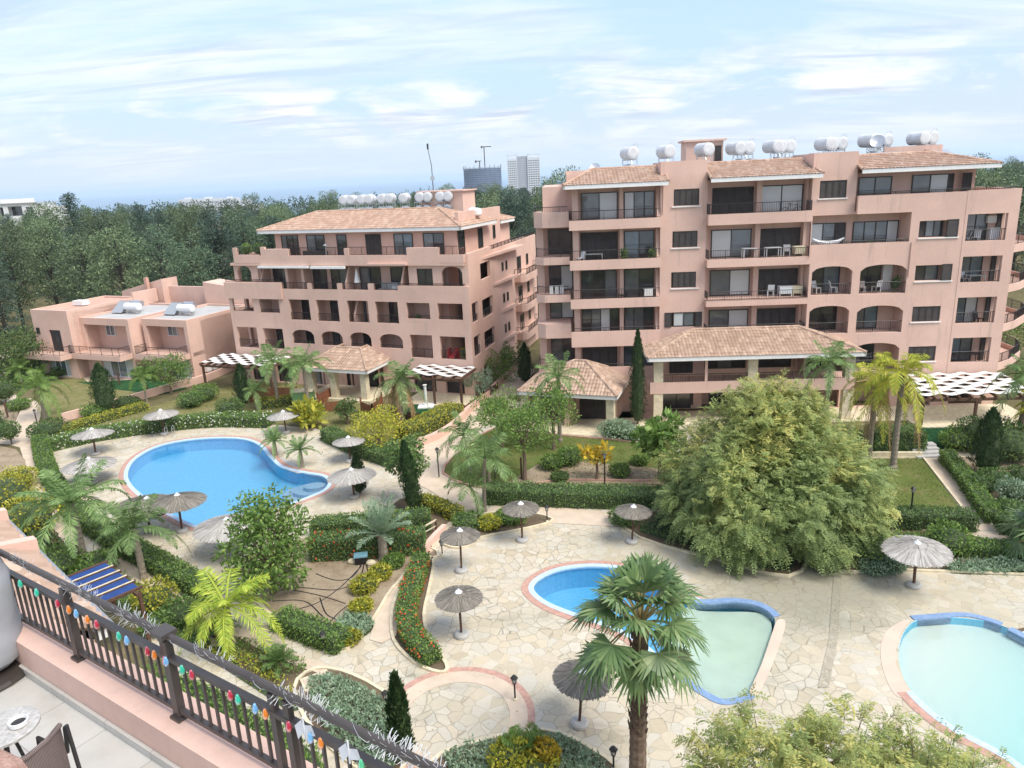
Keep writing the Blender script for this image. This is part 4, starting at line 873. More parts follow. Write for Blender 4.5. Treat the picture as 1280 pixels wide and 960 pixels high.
# steps in the right end of the big pool
b=MB(); c=px((400,604),(378,612))
for i,r_ in enumerate((1.5,1.0,0.5)):
    b.prism([(c[0][0]-0.4+r_*1.5*cos(q*pi/6),c[0][1]+r_*1.1*sin(q*pi/6)) for q in range(12)],-1.0,-0.65+0.25*i)
b.build('steps',M['pool_edge'],pa)
n_=len(POOL_B)
pb=pool('deep blue pool with a pale sandy shallow end, half hidden by the fan palm',POOL_B,1.2,M["pool_blue"],(75,131))
s=MB(); SH=smooth(px((858,753),(875,757),(905,758),(945,759),(963,769),(964,790),(952,830),(936,862),(905,870),(878,858),(852,838),(838,822),(836,790)),4)
sheet(s,SH,-0.28); wallring(s,SH,-1.2,-0.28); s.build('shallow_floor',M['pool_sand'],pb)
def tilewall(root,pxs,w,z0,z1,mat='pool_wall'):
    p=smooth(px(*pxs),5,False); b=MB()
    L=[];Rr=[]
    for i,q in enumerate(p):
        a=p[max(i-1,0)];c=p[min(i+1,len(p)-1)];tx,ty=c[0]-a[0],c[1]-a[1];l=math.hypot(tx,ty)
        L.append((q[0]-ty/l*w/2,q[1]+tx/l*w/2));Rr.append((q[0]+ty/l*w/2,q[1]-tx/l*w/2))
    b.prism(L+Rr[::-1],z0,z1); return b.build('tile_wall',M[mat],root)
tilewall(pb,[(864,752),(885,753),(915,751),(945,755),(962,763),(971,771)],0.34,-0.3,0.06)
tilewall(pb,[(852,848),(872,862),(900,877),(925,875),(940,869)],0.32,-0.3,0.035)
bb=MB(); sheet(bb,smooth(px((972,775),(982,780),(968,825),(948,868),(936,868),(952,830),(965,792)),4),0.012); bb.build('beach_entry',M['beach'],pb)
a,b_=px((1130,800),(1290,860)); d=(b_[0]-a[0],b_[1]-a[1]); L=math.hypot(*d); d=(d[0]/L,d[1]/L); s0=a[0]*d[0]+a[1]*d[1]
M['pool_beach']=mosaic('sand_to_aqua_mosaic',(0,0,0),(1,1,1),(d[0],d[1],s0+.6,s0+L*1.35,(0.95,0.91,0.80),(0.62,0.88,0.83)))
pc=pool('pale aqua beach entry pool in the right corner',POOL_C,0.35,M["pool_beach"],(25,66))
tilewall(pc,[(1140,773),(1165,771),(1205,769),(1235,775),(1252,781)],0.30,-0.3,0.05)
tilewall(pc,[(1262,786),(1300,806),(1340,830)],0.34,-0.3,0.034)
bb=MB(); sheet(bb,smooth(px((1104,795),(1124,778),(1138,776),(1124,795),(1120,830),(1138,868),(1118,868),(1102,830)),4),0.012); bb.build('beach_entry',M['beach'],pc)

# sheets of lawn, soil and path, each a few millimetres above the last
_lvl=[0.006]; PATCHES=[]
def patch(name,mat,pxs,sm=3,kerb=None):
    _lvl[0]+=0.0015; p=px(*pxs); p=smooth(p,sm) if sm>1 else p
    b=MB(); sheet(b,p,_lvl[0]); o=tag(b.build(name,M[mat]),kind='structure'); PATCHES.append((name,mat,p))
    if kerb:
        k=MB(); ring(k,p,offset(p,0.14),0.10,0,0.1); tag(k.build('kerb',M[kerb]),kind='structure')
    return o
patch('lawn','lawn_dry',[(70,551),(120,530),(190,508),(300,480),(360,478),(440,500),(520,520),(600,500),(560,530),(515,552),(490,565),(430,548),(395,525),(345,530),(215,531),(120,545)],2)
patch('lawn','turf',[(490,522),(520,505),(590,495),(620,490),(572,520),(540,528)],1)
patch('lawn','lawn',[(555,592),(580,562),(610,540),(640,535),(700,545),(800,555),(860,580),(830,600),(700,600),(620,612)],3,'brick')
patch('soil','soil',[(640,600),(690,575),(760,580),(840,590),(870,625),(830,627),(700,622),(615,617)],3)
patch('lawn','lawn',[(1060,574),(1153,573),(1205,640),(1130,660),(1010,650)],1,'stone')
patch('lawn','turf',[(1095,532),(1240,532),(1250,560),(1165,562),(1150,572),(1090,570)],1)
patch('path','path',[(1153,573),(1176,573),(1247,662),(1222,664)],1)
patch('soil','soil',[(1180,573),(1400,573),(1500,640),(1470,672),(1246,664)],1,'stone')
patch('path','path',[(590,655),(620,632),(700,634),(800,645),(1000,660),(1130,664),(1300,668),(1480,690),(1480,700),(1300,682),(1130,674),(1000,680),(800,660),(690,654),(650,642),(615,660)],2)
patch('soil','soil_dark',[(1025,690),(1120,660),(1290,684),(1450,700),(1480,725),(1280,718),(1110,712),(1050,715)],2,'stone')
patch('soil','soil_dark',[(780,645),(830,640),(900,655),(1000,690),(985,720),(900,700),(800,672)],3,'stone')
patch('soil','soil_dark',[(555,676),(590,650),(615,642),(650,640),(690,650),(660,660),(600,672),(575,685)],3,'stone')
patch('soil','soil',[(296,712),(330,690),(390,672),(470,660),(545,690),(525,705),(490,735),(468,770),(440,806),(415,806),(350,778)],3,'stone')
patch('soil','soil_dark',[(520,703),(540,700),(535,735),(528,770),(535,800),(556,832),(550,840),(520,828),(494,800),(492,765),(502,735)],3,'stone')
patch('soil','soil_dark',[(480,640),(530,618),(575,636),(575,648),(545,672),(528,688)],2,'stone')
patch('path','path',[(515,552),(560,532),(610,492),(650,458),(668,464),(640,500),(600,535),(560,575),(553,592),(600,620),(590,650),(560,676),(525,702),(502,740),(495,795),(462,800),(478,755),(505,715),(552,660),(572,640),(535,612),(480,585),(500,570)],2)
patch('soil','soil_dark',[(370,862),(395,838),(440,846),(492,880),(506,940),(480,975),(400,920)],3,'stone')
patch('soil','soil_dark',[(540,955),(600,930),(680,915),(740,940),(770,975),(700,1050),(540,1020)],3,'stone')
patch('soil','soil_dark',[(60,680),(105,690),(175,720),(250,760),(300,790),(372,820),(395,842),(340,870),(270,800),(180,745),(100,720)],2)
patch('path','path',[(120,688),(180,712),(262,757),(330,800),(405,832),(398,842),(330,815),(250,770),(170,728),(110,700)],2)
patch('path','path',[(0,440),(12,442),(16,492),(38,498),(52,510),(46,535),(38,552),(48,575),(60,610),(80,650),(105,690),(92,694),(60,650),(35,600),(25,560),(0,555),(0,540),(20,525),(25,505),(0,500)],2)
patch('soil','soil',[(-40,505),(14,508),(22,520),(10,535),(-40,540)],2); patch('soil','soil',[(-60,558),(20,562),(34,595),(40,640),(-60,660)],2)
patch('lawn','lawn_dry',[(50,490),(90,470),(160,478),(190,490),(140,505),(75,528),(55,535),(52,512)],2)
patch('lawn','turf',[(95,478),(190,474),(235,486),(200,494),(150,488)],1)
patch('paving','path',[(100,470),(180,462),(250,465),(260,478),(190,474),(110,478)],1)
# round mosaic circle, brick ringed
cc=G(571,897); 
rr=[(cc[0]+1.0*(2.95*cos(q*pi/32)),cc[1]+2.95*sin(q*pi/32)) for q in range(64)]
k=MB(); ring(k,offset(rr,-0.28),rr,0.02,0,0.02); tag(k.build('paving_ring',M['brick']),kind='structure')
k=MB(); ring(k,offset(rr,-0.95),offset(rr,-0.28),0.016,0,0.01); tag(k.build('paving_ring',M['path']),kind='structure')
# drainage strip of small blocks across the deck
p=px((1042,718),(1052,718),(1047,800),(1036,860),(1022,860),(1036,800)); k=MB(); sheet(k,p,0.02); tag(k.build('drain_channel',paving('block_strip',1.0,[(0.36,0.32,0.25),(0.46,0.40,0.31)],0.2,4.0)),kind='structure')
p=px((338,573),(352,585),(372,592),(390,590),(352,572)); k=MB(); sheet(k,p,0.017); tag(k.build('gravel',M['grey']),kind='structure')
p=px((1266,788),(1300,780),(1400,830),(1330,820)); k=MB(); sheet(k,p,0.017); tag(k.build('gravel',M['soil_dark']),kind='structure')

# ------------------------------------------------------------------ garden walls, low fences
def gwall(label,pxs,w,h,mat='pink',n=4,top='pink'):
    p=smooth(px(*pxs),n,False) if n>1 else px(*pxs); b=MB(); L=[];Rr=[]
    for i,q in enumerate(p):
        a=p[max(i-1,0)];c=p[min(i+1,len(p)-1)];tx,ty=c[0]-a[0],c[1]-a[1];l=math.hypot(tx,ty)
        L.append((q[0]-ty/l*w/2,q[1]+tx/l*w/2));Rr.append((q[0]+ty/l*w/2,q[1]-tx/l*w/2))
    b.prism(L+Rr[::-1],0,h); return tag(b.build('garden_wall',M[mat]),label,'garden wall','low pink garden walls')
gwall('long low pink wall between the villa lawn and the pool hedge',[(78,527),(140,510),(205,491),(262,475),(300,458)],0.3,0.75)
gwall('curved low pink wall along the paved path beside the left block',[(512,560),(540,552),(568,535),(590,512),(620,486),(652,452)],0.35,0.6)
gwall('short pink retaining wall beside the red flowering hedge',[(530,692),(545,675),(556,664)],0.25,0.45)
gwall('cream retaining wall with steps at the edge of the right lawn',[(1010,572),(1060,571),(1152,571)],0.25,0.35,'stone',1)
def wfence(label,pts,h,mat='wood',step=1.4):
    t=thing('timber_fence',label,'fence',(0,0,0),0,'low timber fences'); pn=MB()
    for (ax,ay),(bx,by) in zip(pts[:-1],pts[1:]):
        L=math.hypot(bx-ax,by-ay); n=max(1,int(L/step)); ux,uy=(bx-ax)/L,(by-ay)/L
        for i in range(n+1):
            x,y=ax+(bx-ax)*i/n,ay+(by-ay)*i/n; q=MB(); q.box(x-.06,x+.06,y-.06,y+.06,0,h+.12); q.build('post',M[mat],t)
        for z in np.arange(0.08,h-0.1,0.17):
            pn.add([(ax-uy*.02,ay+ux*.02,z),(bx-uy*.02,by+ux*.02,z),(bx-uy*.02,by+ux*.02,z+.15),(ax-uy*.02,ay+ux*.02,z+.15),(ax+uy*.02,ay-ux*.02,z),(bx+uy*.02,by-ux*.02,z),(bx+uy*.02,by-ux*.02,z+.15),(ax+uy*.02,ay-ux*.02,z+.15)],[(0,1,2,3),(7,6,5,4),(3,2,6,7),(4,5,1,0),(0,3,7,4),(1,5,6,2)])
    pn.build('board_panel',M[mat],t); return t
wfence('low brown fence round the dark green turf beside the middle pergola',px((488,520),(508,524),(540,532),(572,525),(605,500),(622,488)),0.75)
wfence('red brown timber fence panel in front of the left garden terrace',px((314,503),(345,498),(372,498)),1.1,'wood_red')
wfence('short reddish plank fence left of the round green shrub',px((408,515),(432,513)),1.0,'wood_red')
wfence('red brown plank fence right of the round green shrub',px((452,514),(466,520),(478,505)),1.0,'wood_red')
wfence('red brown timber fence beside the green bin enclosure',px((398,508),(415,498)),1.2,'wood_red')
t=thing('utility_box','pale green metal utility box behind the pool umbrella','utility box',G(381,508)); MB().box(-.9,.9,-.5,.5,0,1.5).build('body',plain('pale_green_paint',(0.16,0.30,0.12),.6),t); MB().box(-1,1,-.6,.6,1.5,1.58).build('lid',M['stone'],t)
t=thing('garden_steps','short grey stone steps at the top of the garden path','steps',G(1164,573)); 
b=MB()
for i in range(4): b.box(-.9,.9,i*.35,1.6,i*.14,i*.14+.14)
b.build('treads',M['grey'],t)
b=MB(); sheet(b,px((1150,560),(1176,560),(1176,561),(1150,561)),0.02)
# ------------------------------------------------------------------ plants
RNG=np.random.default_rng(7)
M['leaf_acacia']=leafmat('acacia_leaf',[(0,(0.19,0.26,0.10)),(0.35,(0.31,0.39,0.14)),(0.7,(0.50,0.52,0.17)),(1,(0.66,0.60,0.20))],trans=0.45,objvar=0.03)
M['leaf_dark']=leafmat('dark_green_leaf',[(0,(0.06,0.115,0.033)),(0.6,(0.12,0.20,0.055)),(1,(0.20,0.29,0.09))])
M['leaf_mid']=leafmat('mid_green_leaf',[(0,(0.085,0.165,0.032)),(0.6,(0.16,0.265,0.058)),(1,(0.27,0.38,0.09))],objvar=0.15)
M['leaf_lime']=leafmat('yellow_green_leaf',[(0,(0.20,0.24,0.03)),(0.6,(0.40,0.40,0.05)),(1,(0.62,0.54,0.07))],objvar=0.15)
M['leaf_yellow']=leafmat('yellow_leaf',[(0,(0.30,0.22,0.02)),(1,(0.55,0.40,0.04))])
M['leaf_silver']=leafmat('silver_green_leaf',[(0,(0.17,0.26,0.15)),(0.6,(0.28,0.39,0.25)),(1,(0.42,0.52,0.36))],objvar=0.08)
M['leaf_red']=leafmat('red_flower',[(0,(0.45,0.05,0.015)),(1,(0.65,0.14,0.04))])
M['leaf_white']=leafmat('white_flower',[(0,(0.6,0.6,0.5)),(1,(0.75,0.75,0.68))])
M['leaf_dead']=leafmat('dead_frond',[(0,(0.24,0.15,0.07)),(1,(0.38,0.26,0.13))])
M['leaf_cypress']=leafmat('cypress_foliage',[(0,(0.021,0.053,0.018)),(0.6,(0.045,0.093,0.030)),(1,(0.083,0.143,0.045))],trans=0.15)
M['leaf_pine']=leafmat('pine_foliage',[(0,(0.045,0.082,0.046)),(0.6,(0.10,0.158,0.088)),(1,(0.165,0.23,0.125))],trans=0.15,objvar=0.35)
M['leaf_pine2']=leafmat('olive_green_foliage',[(0,(0.065,0.10,0.05)),(0.6,(0.135,0.19,0.09)),(1,(0.21,0.27,0.13))],trans=.15,objvar=.3)
M['leaf_pine3']=leafmat('blue_green_foliage',[(0,(0.035,0.068,0.05)),(0.6,(0.075,0.125,0.09)),(1,(0.12,0.175,0.12))],trans=.15,objvar=.3)
M['leaf_palm']=leafmat('palm_leaf',[(0,(0.10,0.18,0.055)),(0.6,(0.19,0.30,0.10)),(1,(0.31,0.41,0.16))],objvar=0.12)
M['leaf_palmlime']=leafmat('golden_palm_leaf',[(0,(0.22,0.31,0.035)),(0.5,(0.42,0.47,0.05)),(1,(0.66,0.57,0.09))],objvar=0.05)
M['leaf_lemonpalm']=leafmat('lemon_green_palm_leaf',[(0,(0.20,0.32,0.035)),(0.5,(0.38,0.50,0.06)),(1,(0.58,0.62,0.10))],objvar=0.0)
M['leaf_fan']=leafmat('fan_palm_leaf',[(0,(0.08,0.15,0.055)),(0.6,(0.165,0.26,0.10)),(1,(0.38,0.46,0.21))],rough=0.36,objvar=0.02)
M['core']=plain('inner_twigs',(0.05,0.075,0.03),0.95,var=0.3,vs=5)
M['bark']=plain('grey_brown_bark',(0.17,0.12,0.085),0.95,var=0.35,vs=8)
M['bark_palm']=plain('ringed_palm_bark',(0.25,0.21,0.16),0.95,var=0.3,vs=10)
def unit(a): return a/np.maximum(np.linalg.norm(a,axis=-1,keepdims=True),1e-9)
class LF:
    """collects rhombus leaves as arrays, plus optional solid faces"""
    def __init__(s): s.q=[]; s.t=[]; s.m=[]
    def leaves(s,P,D,Nn,L,W,tint,m=0,fold=0.0):
        D=unit(D); S=unit(np.cross(D,Nn)); L=np.broadcast_to(L,(len(P),))[:,None]; W=np.broadcast_to(W,(len(P),))[:,None]
        U=unit(np.cross(S,D))
        V=np.stack([P,P+D*L*.45+S*W*.5-U*W*fold,P+D*L,P+D*L*.45-S*W*.5-U*W*fold],1)
        s.q.append(V); s.t.append(np.broadcast_to(tint,(len(P),)).astype(np.float32)); s.m.append(np.full(len(P),m,np.int32)); return s
    def quads(s,V,tint=0.3,m=0):
        V=np.asarray(V,float).reshape(-1,4,3); s.q.append(V); s.t.append(np.full(len(V),tint,np.float32)); s.m.append(np.full(len(V),m,np.int32)); return s
    def solid(s,mb,m,tint=0.3):
        for f in mb.f:
            p=[mb.v[i] for i in f]
            if len(p)==4: s.quads([p],tint,m)
            elif len(p)==3: s.quads([[p[0],p[1],p[2],p[2]]],tint,m)
            else:
                for i in range(1,len(p)-1,2): s.quads([[p[0],p[i],p[i+1],p[min(i+2,len(p)-1)]]],tint,m)
        return s
    def mesh(s,name,mats):
        V=np.concatenate(s.q).reshape(-1,3); n=len(V)//4; t=np.repeat(np.concatenate(s.t),4); mi=np.concatenate(s.m)
        me=bpy.data.meshes.new(name); me.vertices.add(4*n); me.loops.add(4*n); me.polygons.add(n)
        me.vertices.foreach_set('co',V.astype(np.float32).ravel()); me.loops.foreach_set('vertex_index',np.arange(4*n,dtype=np.int32))
        me.polygons.foreach_set('loop_start',np.arange(0,4*n,4,dtype=np.int32)); me.polygons.foreach_set('loop_total',np.full(n,4,np.int32))
        for k in mats: me.materials.append(k)
        me.polygons.foreach_set('material_index',mi); a=me.attributes.new('tint','FLOAT','POINT'); a.data.foreach_set('value',t); me.update(); me.validate(); return me
    def build(s,name,mats,parent=None,loc=None,rz=0.0): return link(name,s.mesh(name,mats if isinstance(mats,(list,tuple)) else [mats]),parent,loc,rz)
def rdir(n,g=RNG): 
    v=g.normal(size=(n,3)); return unit(v)
def cloud(lf,c,r,n,L,W,m=0,up=0.3,droop=0.0,shell=0.55,t0=0.0,t1=1.0,g=RNG):
    """leaf clump: an uneven ball of leaves round c with radii r"""
    d=rdir(n,g); rad=(shell+(1-shell)*g.random(n)**0.5)[:,None]; P=np.array(c)+d*np.array(r)*rad
    D=d*0.7+rdir(n,g)*0.8+np.array([0,0,up-droop]); Nn=d+rdir(n,g)*0.6
    lf.leaves(P,D,Nn,L*(0.7+0.6*g.random(n)),W*(0.7+0.6*g.random(n)),t0+(t1-t0)*g.random(n),m)
def ball_core(r,c,n=10,g=RNG):
    b=MB(); k=6; vs=[]
    prof=[(max(0.02,sin(pi*i/k)),-cos(pi*i/k)) for i in range(k+1)]
    b.lathe(prof,n); b.v=[(c[0]+x*r[0],c[1]+y*r[1],c[2]+z*r[2]) for x,y,z in b.v]; return b
def shrub(name,label,P,r,h,mat,n=900,leaf=0.12,cat='shrub',group=None,flowers=None,stem=0.0,lumps=5):
    lf=LF(); g=np.random.default_rng(int(abs(P[0]*131+P[1]*71))+3)
    lf.solid(ball_core((r*.72,r*.72,h*.40),(0,0,stem+h*.46),10),1)
    cloud(lf,(0,0,stem+h*.5),(r*.95,r*.95,h*.5),n//2,leaf,leaf*.55,g=g,shell=.75)
    for i in range(lumps):
        q=2*pi*i/lumps+g.random(); e=0.25+0.6*g.random(); cl=(r*.55*cos(q),r*.55*sin(q),stem+h*(.45+.25*g.random())); cloud(lf,cl,(r*.5,r*.5,h*.36),n//(2*lumps),leaf,leaf*.55,g=g,shell=.7)
    if flowers: cloud(lf,(0,0,stem+h*.55),(r,r,h*.5),n//12,leaf,leaf*.9,m=2,g=g,shell=.95)
    if stem>0.15: lf.solid(MB().tube([(0,0,0),(0.03,0,stem+h*.3)],[.07,.04],6),3)
    o=lf.build(name,[M[mat],M['core'],M[flowers] if flowers else M[mat],M['bark']],None,(P[0],P[1],0)); return tag(o,label,cat,group)
def hedge(label,pxs,w,h,mat,dens=170,leaf=0.11,flowers=None,fd=0.05,n=3,name='hedge',group='clipped hedges',closed=False,raw=None):
    p=raw or (smooth(px(*pxs),n,False) if n>1 else px(*pxs)); g=np.random.default_rng(int(abs(p[0][0]*97+p[0][1]*31)))
    o0=np.array([p[0][0],p[0][1],0]); lf=LF(); b=MB()
    for i in range(len(p)-1):
        A=np.array(p[i])-o0[:2];B=np.array(p[i+1])-o0[:2];d=B-A;L=np.linalg.norm(d)
        if L<1e-3: continue
        u=d/L;v=np.array([-u[1],u[0]]); ww=w/2-0.08
        c4=[A-v*ww,B-v*ww,B+v*ww,A+v*ww]; b.prism([tuple(x) for x in c4],0.0,h-0.09)
        area=L*(w+2*h); k=int(area*dens); q=g.random(k)*(w+2*h); s_=g.random(k)*L
        side=np.where(q<h,-1,np.where(q>h+w,1,0)); off=np.where(side==-1,-w/2,np.where(side==1,w/2,q-h-w/2)); z=np.where(side==-1,q,np.where(side==1,q-h-w,h))
        P=np.zeros((k,3)); P[:,:2]=A+u*s_[:,None]+v*off[:,None]; P[:,2]=z
        wob=np.array([mnoise.noise(Vector((x+o0[0],y+o0[1],zz*1.2))*1.3) for x,y,zz in P])*0.10
        nn=np.zeros((k,3)); nn[:,:2]=v*side[:,None]; nn[:,2]=(side==0)*1.0
        P+=nn*(wob-0.04+g.normal(size=k)*0.035)[:,None]
        D=rdir(k,g)*0.9+nn*0.7+np.array([0,0,.25]); fl=(g.random(k)<fd)&(flowers is not None)
        t=g.random(k)
        lf.leaves(P[~fl],D[~fl],(nn+rdir(k,g)*.5)[~fl],leaf*(.7+.7*g.random((~fl).sum())),leaf*.6,t[~fl],0)
        if fl.any(): lf.leaves(P[fl]+nn[fl]*.04,D[fl],nn[fl],leaf*1.1,leaf,t[fl],2)
    for (A,B) in ((np.array(p[0])-o0[:2],np.array(p[1])-o0[:2]),(np.array(p[-1])-o0[:2],np.array(p[-2])-o0[:2])):
        u=unit(A-B); v=np.array([-u[1],u[0]]); k=int(w*h*dens*1.3); P=np.zeros((k,3)); P[:,:2]=A+v*((g.random(k)-.5)*w)[:,None]+u*(.03+.05*g.random(k))[:,None]; P[:,2]=h*g.random(k); nn=np.array([u[0],u[1],0.])
        lf.leaves(P,rdir(k,g)*.9+nn*.7+np.array([0,0,.25]),nn+rdir(k,g)*.5,leaf*(.7+.7*g.random(k)),leaf*.6,g.random(k),0)
    lf.solid(b,1)
    o=lf.build(name,[M[mat],M['core'],M[flowers] if flowers else M[mat]],None,tuple(o0)); return tag(o,label,'hedge',group)
def cover(label,pxs,h,mat,dens=120,leaf=0.12,name='ground_cover',sm=3,tufts=1.0):
    """low spreading planting: mounds of small leaves over a bed"""
    p=smooth(px(*pxs),sm); g=np.random.default_rng(int(abs(p[0][0]*53+p[0][1]*17))); xs=[q[0] for q in p]; ys=[q[1] for q in p]
    a=abs(sum(p[i][0]*p[(i+1)%len(p)][1]-p[(i+1)%len(p)][0]*p[i][1] for i in range(len(p))))/2
    bb=(max(xs)-min(xs))*(max(ys)-min(ys)); n=int(bb*dens); X=min(xs)+(max(xs)-min(xs))*g.random(n); Y=min(ys)+(max(ys)-min(ys))*g.random(n)
    ins=np.zeros(n,bool); j=len(p)-1
    for i in range(len(p)):
        xi,yi=p[i];xj,yj=p[j]; c=((yi>Y)!=(yj>Y))&(X<(xj-xi)*(Y-yi)/((yj-yi) or 1e-9)+xi); ins^=c; j=i
    X=X[ins];Y=Y[ins];k=len(X); hh=np.array([0.45+0.55*mnoise.noise(Vector((x*.9,y*.9,3))) +0.35*mnoise.noise(Vector((x*2.7,y*2.7,1))) for x,y in zip(X,Y)])
    ox,oy=p[0]; Z=np.maximum(h*.35,h*hh)*(0.55+0.45*g.random(k)); P=np.stack([X-ox,Y-oy,Z],1)
    lf=LF(); lf.leaves(P,rdir(k,g)+np.array([0,0,.5]),rdir(k,g)+np.array([0,0,1.]),leaf*(.7+.6*g.random(k)),leaf*.5,g.random(k)); b=MB(); sheet(b,[(x-ox,y-oy) for x,y in p],0.03); lf.solid(b,1)
    return tag(lf.build(name,[M[mat],M['core']],None,(ox,oy,0.0)),label,'ground cover',kind='stuff')

def frond(lf,root,az,el,L,droop,nl=54,ll=0.45,lw=0.03,m=0,t0=0,t1=1,g=RNG,vee=0.5,twist=0.0,hang=0.55):
    """pinnate palm frond: an arching rib with two rows of drooping leaflets"""
    t=np.linspace(0,1,nl); h=np.array([cos(az),sin(az),0]); sd=np.array([-sin(az),cos(az),0])
    R=np.array(root)+h*(L*(t*cos(el)+0*t))[:,None]*(1-0.25*t*t)[:,None]+np.array([0,0,1.])*(L*(sin(el)*t-droop*t**2.2))[:,None]
    T=unit(np.gradient(R,axis=0)); up=unit(np.cross(T,sd)); up*=np.sign(up[:,2:3]+1e-6)
    k=t>0.14; Rk=R[k];Tk=T[k];uk=up[k];tk=t[k]; prof=np.sin(pi*(0.12+0.85*tk))**0.7
    for sgn in (-1,1):
        D=sd*sgn*0.85+Tk*0.55+uk*vee*0.5+np.array([0,0,-hang])+g.normal(size=(len(Rk),3))*0.14
        lf.leaves(Rk,D,uk+g.normal(size=(len(Rk),3))*.2,ll*prof*(.85+.3*g.random(len(Rk))),lw,t0+(t1-t0)*g.random(len(Rk)),m)
    w=np.linspace(0.035,0.008,nl)[:,None]*max(1,L/2.2)
    for a in (sd,np.array([0,0,1.])):
        A=R-a*w;B=R+a*w; lf.quads(np.stack([A[:-1],A[1:],B[1:],B[:-1]],1),0.7*t1,m)
def palm_trunk(t,h,r0,r1,lean=(0,0),mat='bark_palm',rings=True,boots=False):
    b=MB(); k=max(8,int(h/0.16)); pts=[];rs=[]
    for i in range(k+1):
        q=i/k; pts.append((lean[0]*q*q,lean[1]*q*q,h*q)); rs.append((r0*1.25 if q<.04 else r0+(r1-r0)*q)*(1+(0.05 if i%2 else -0.03)))
    b.tube(pts,rs,10); b.build('trunk',M[mat],t)
    if boots:
        g=np.random.default_rng(5); s=MB()
        for i in range(int(h*26)):
            z=h*(0.35+0.65*(i/(h*26))); q=i*2.4; r=r0+(r1-r0)*z/h; x,y=r*cos(q),r*sin(q); sx,sy=-sin(q)*.09,cos(q)*.09
            s.add([(x-sx,y-sy,z),(x+sx,y+sy,z),(x*1.22+sx*.3,y*1.22+sy*.3,z+.17),(x*1.22-sx*.3,y*1.22-sy*.3,z+.17)],[(0,1,2,3)])
        s.build('leaf_bases',M['bark'],t)
def palm(label,base,crown_y,L,n=18,mat='leaf_palm',r=0.13,seed=1,droop=0.55,dead=0,ll=0.5,lean=(0,0),up=0.9,group='feather palms in the garden',height=None,name='palm_tree',hang=.55,nl=54,low=-0.15):
    P=G(*base); h=height or max(0.3,zat(P,crown_y)); t=thing(name,label,'palm tree',P,0,group); g=np.random.default_rng(seed)
    palm_trunk(t,h,r*1.15,r*.85,lean); lf=LF(); top=(lean[0],lean[1],h)
    for i in range(n):
        q=i/n; az=i*2.399+g.normal()*.2; el=up*1.25*(1-q)+low*q+g.normal()*.12
        frond(lf,top,az,el,L*(.8+.35*g.random()),droop*(.55+.75*q),nl,ll,.032*max(1,L/2.0),0,0.1,1.0,g,hang=hang)
    lf.build('crown',M[mat],t)
    if dead:
        d=LF()
        for i in range(dead): frond(d,top,i*2.4+g.random(),-0.5-.4*g.random(),L*.85,.95,nl-8,ll*.8,.05,0,0,1,g,hang=.9)
        d.build('dead_fronds',M['leaf_dead'],t)
    return t
def cypress(label,base,top_y,r,n=2600,name='cypress_tree',lean=0.0,group='slender cypresses'):
    P=G(*base); h=zat(P,top_y); t=thing(name,label,'cypress',P,0,group); g=np.random.default_rng(int(abs(P[0]*11+P[1]*7)))
    MB().tube([(0,0,0),(0,0,h*.5)],[.09,.05],6).build('trunk',M['bark'],t)
    lf=LF(); q=g.random(n)**0.85; prof=np.where(q<.12,.55+q/.12*.45,np.maximum(.05,1-np.clip((q-.12)/.88,0,1)**2.9))
    a=g.random(n)*2*pi; lob=1+.16*np.sin(a*3+q*9)+.12*np.sin(a*5-q*23); rr=r*prof*lob*(.72+.34*g.random(n))
    Pp=np.stack([rr*np.cos(a)+lean*q,rr*np.sin(a),h*(.04+.96*q)],1); D=np.stack([np.cos(a)*.45,np.sin(a)*.45,np.full(n,1.)],1)+rdir(n,g)*.35
    lf.leaves(Pp,D,np.stack([np.cos(a),np.sin(a),np.full(n,.3)],1)+rdir(n,g)*.4,.20*(.7+.7*g.random(n)),.085,g.random(n))
    b=MB(); b.lathe([(r*.4,h*.05),(r*.74,h*.2),(r*.70,h*.5),(r*.42,h*.82),(.02,h*.97)],8); b.v=[(x+lean*z/h,y,z) for x,y,z in b.v]; lf.solid(b,1)
    lf.build('crown',[M['leaf_cypress'],M['core']],t); return t
def limb_tree(t,h,r0,limbs,mat='bark',g=RNG,fork=0.4,extra=None):
    b=extra or MB(); b.tube([(0,0,0),(.04,.02,h*fork*.5),(0,0,h*fork)],[r0*1.3,r0,r0*.85],8)
    for (x,y,z) in limbs: 
        m_=(x*.45+g.normal()*.1,y*.45+g.normal()*.1,h*fork+(z-h*fork)*.6); b.tube([(0,0,h*fork*.92),m_,(x,y,z)],[r0*.6,r0*.35,r0*.1],6)
    return b.build('trunk',M[mat],t)
def broadleaf(label,base,top_y,r,mat,n=2600,leaf=.18,seed=1,clumps=14,name='broadleaf_tree',cat='tree',group='small garden trees',fork=.4,low=.45,droop=0.0):
    P=G(*base); h=zat(P,top_y); t=thing(name,label,cat,P,0,group); g=np.random.default_rng(seed); lf=LF(); lim=[]
    for i in range(clumps):
        q=i/clumps; az=i*2.399; z=h*(low+(.93-low)*q); rad=r*.75*math.sqrt(max(.05,1-((q-.35)/.75)**2))*(.5+.5*g.random()); c=(rad*cos(az),rad*sin(az),z); lim.append(c)
        k=r*(.30+.14*g.random()); cloud(lf,c,(k,k,k*.75),n//clumps,leaf,leaf*.5,g=g,shell=.35,droop=droop)
    limb_tree(t,h,.06+.012*h,lim,g=g,fork=fork); lf.build('crown',M[mat],t); return t
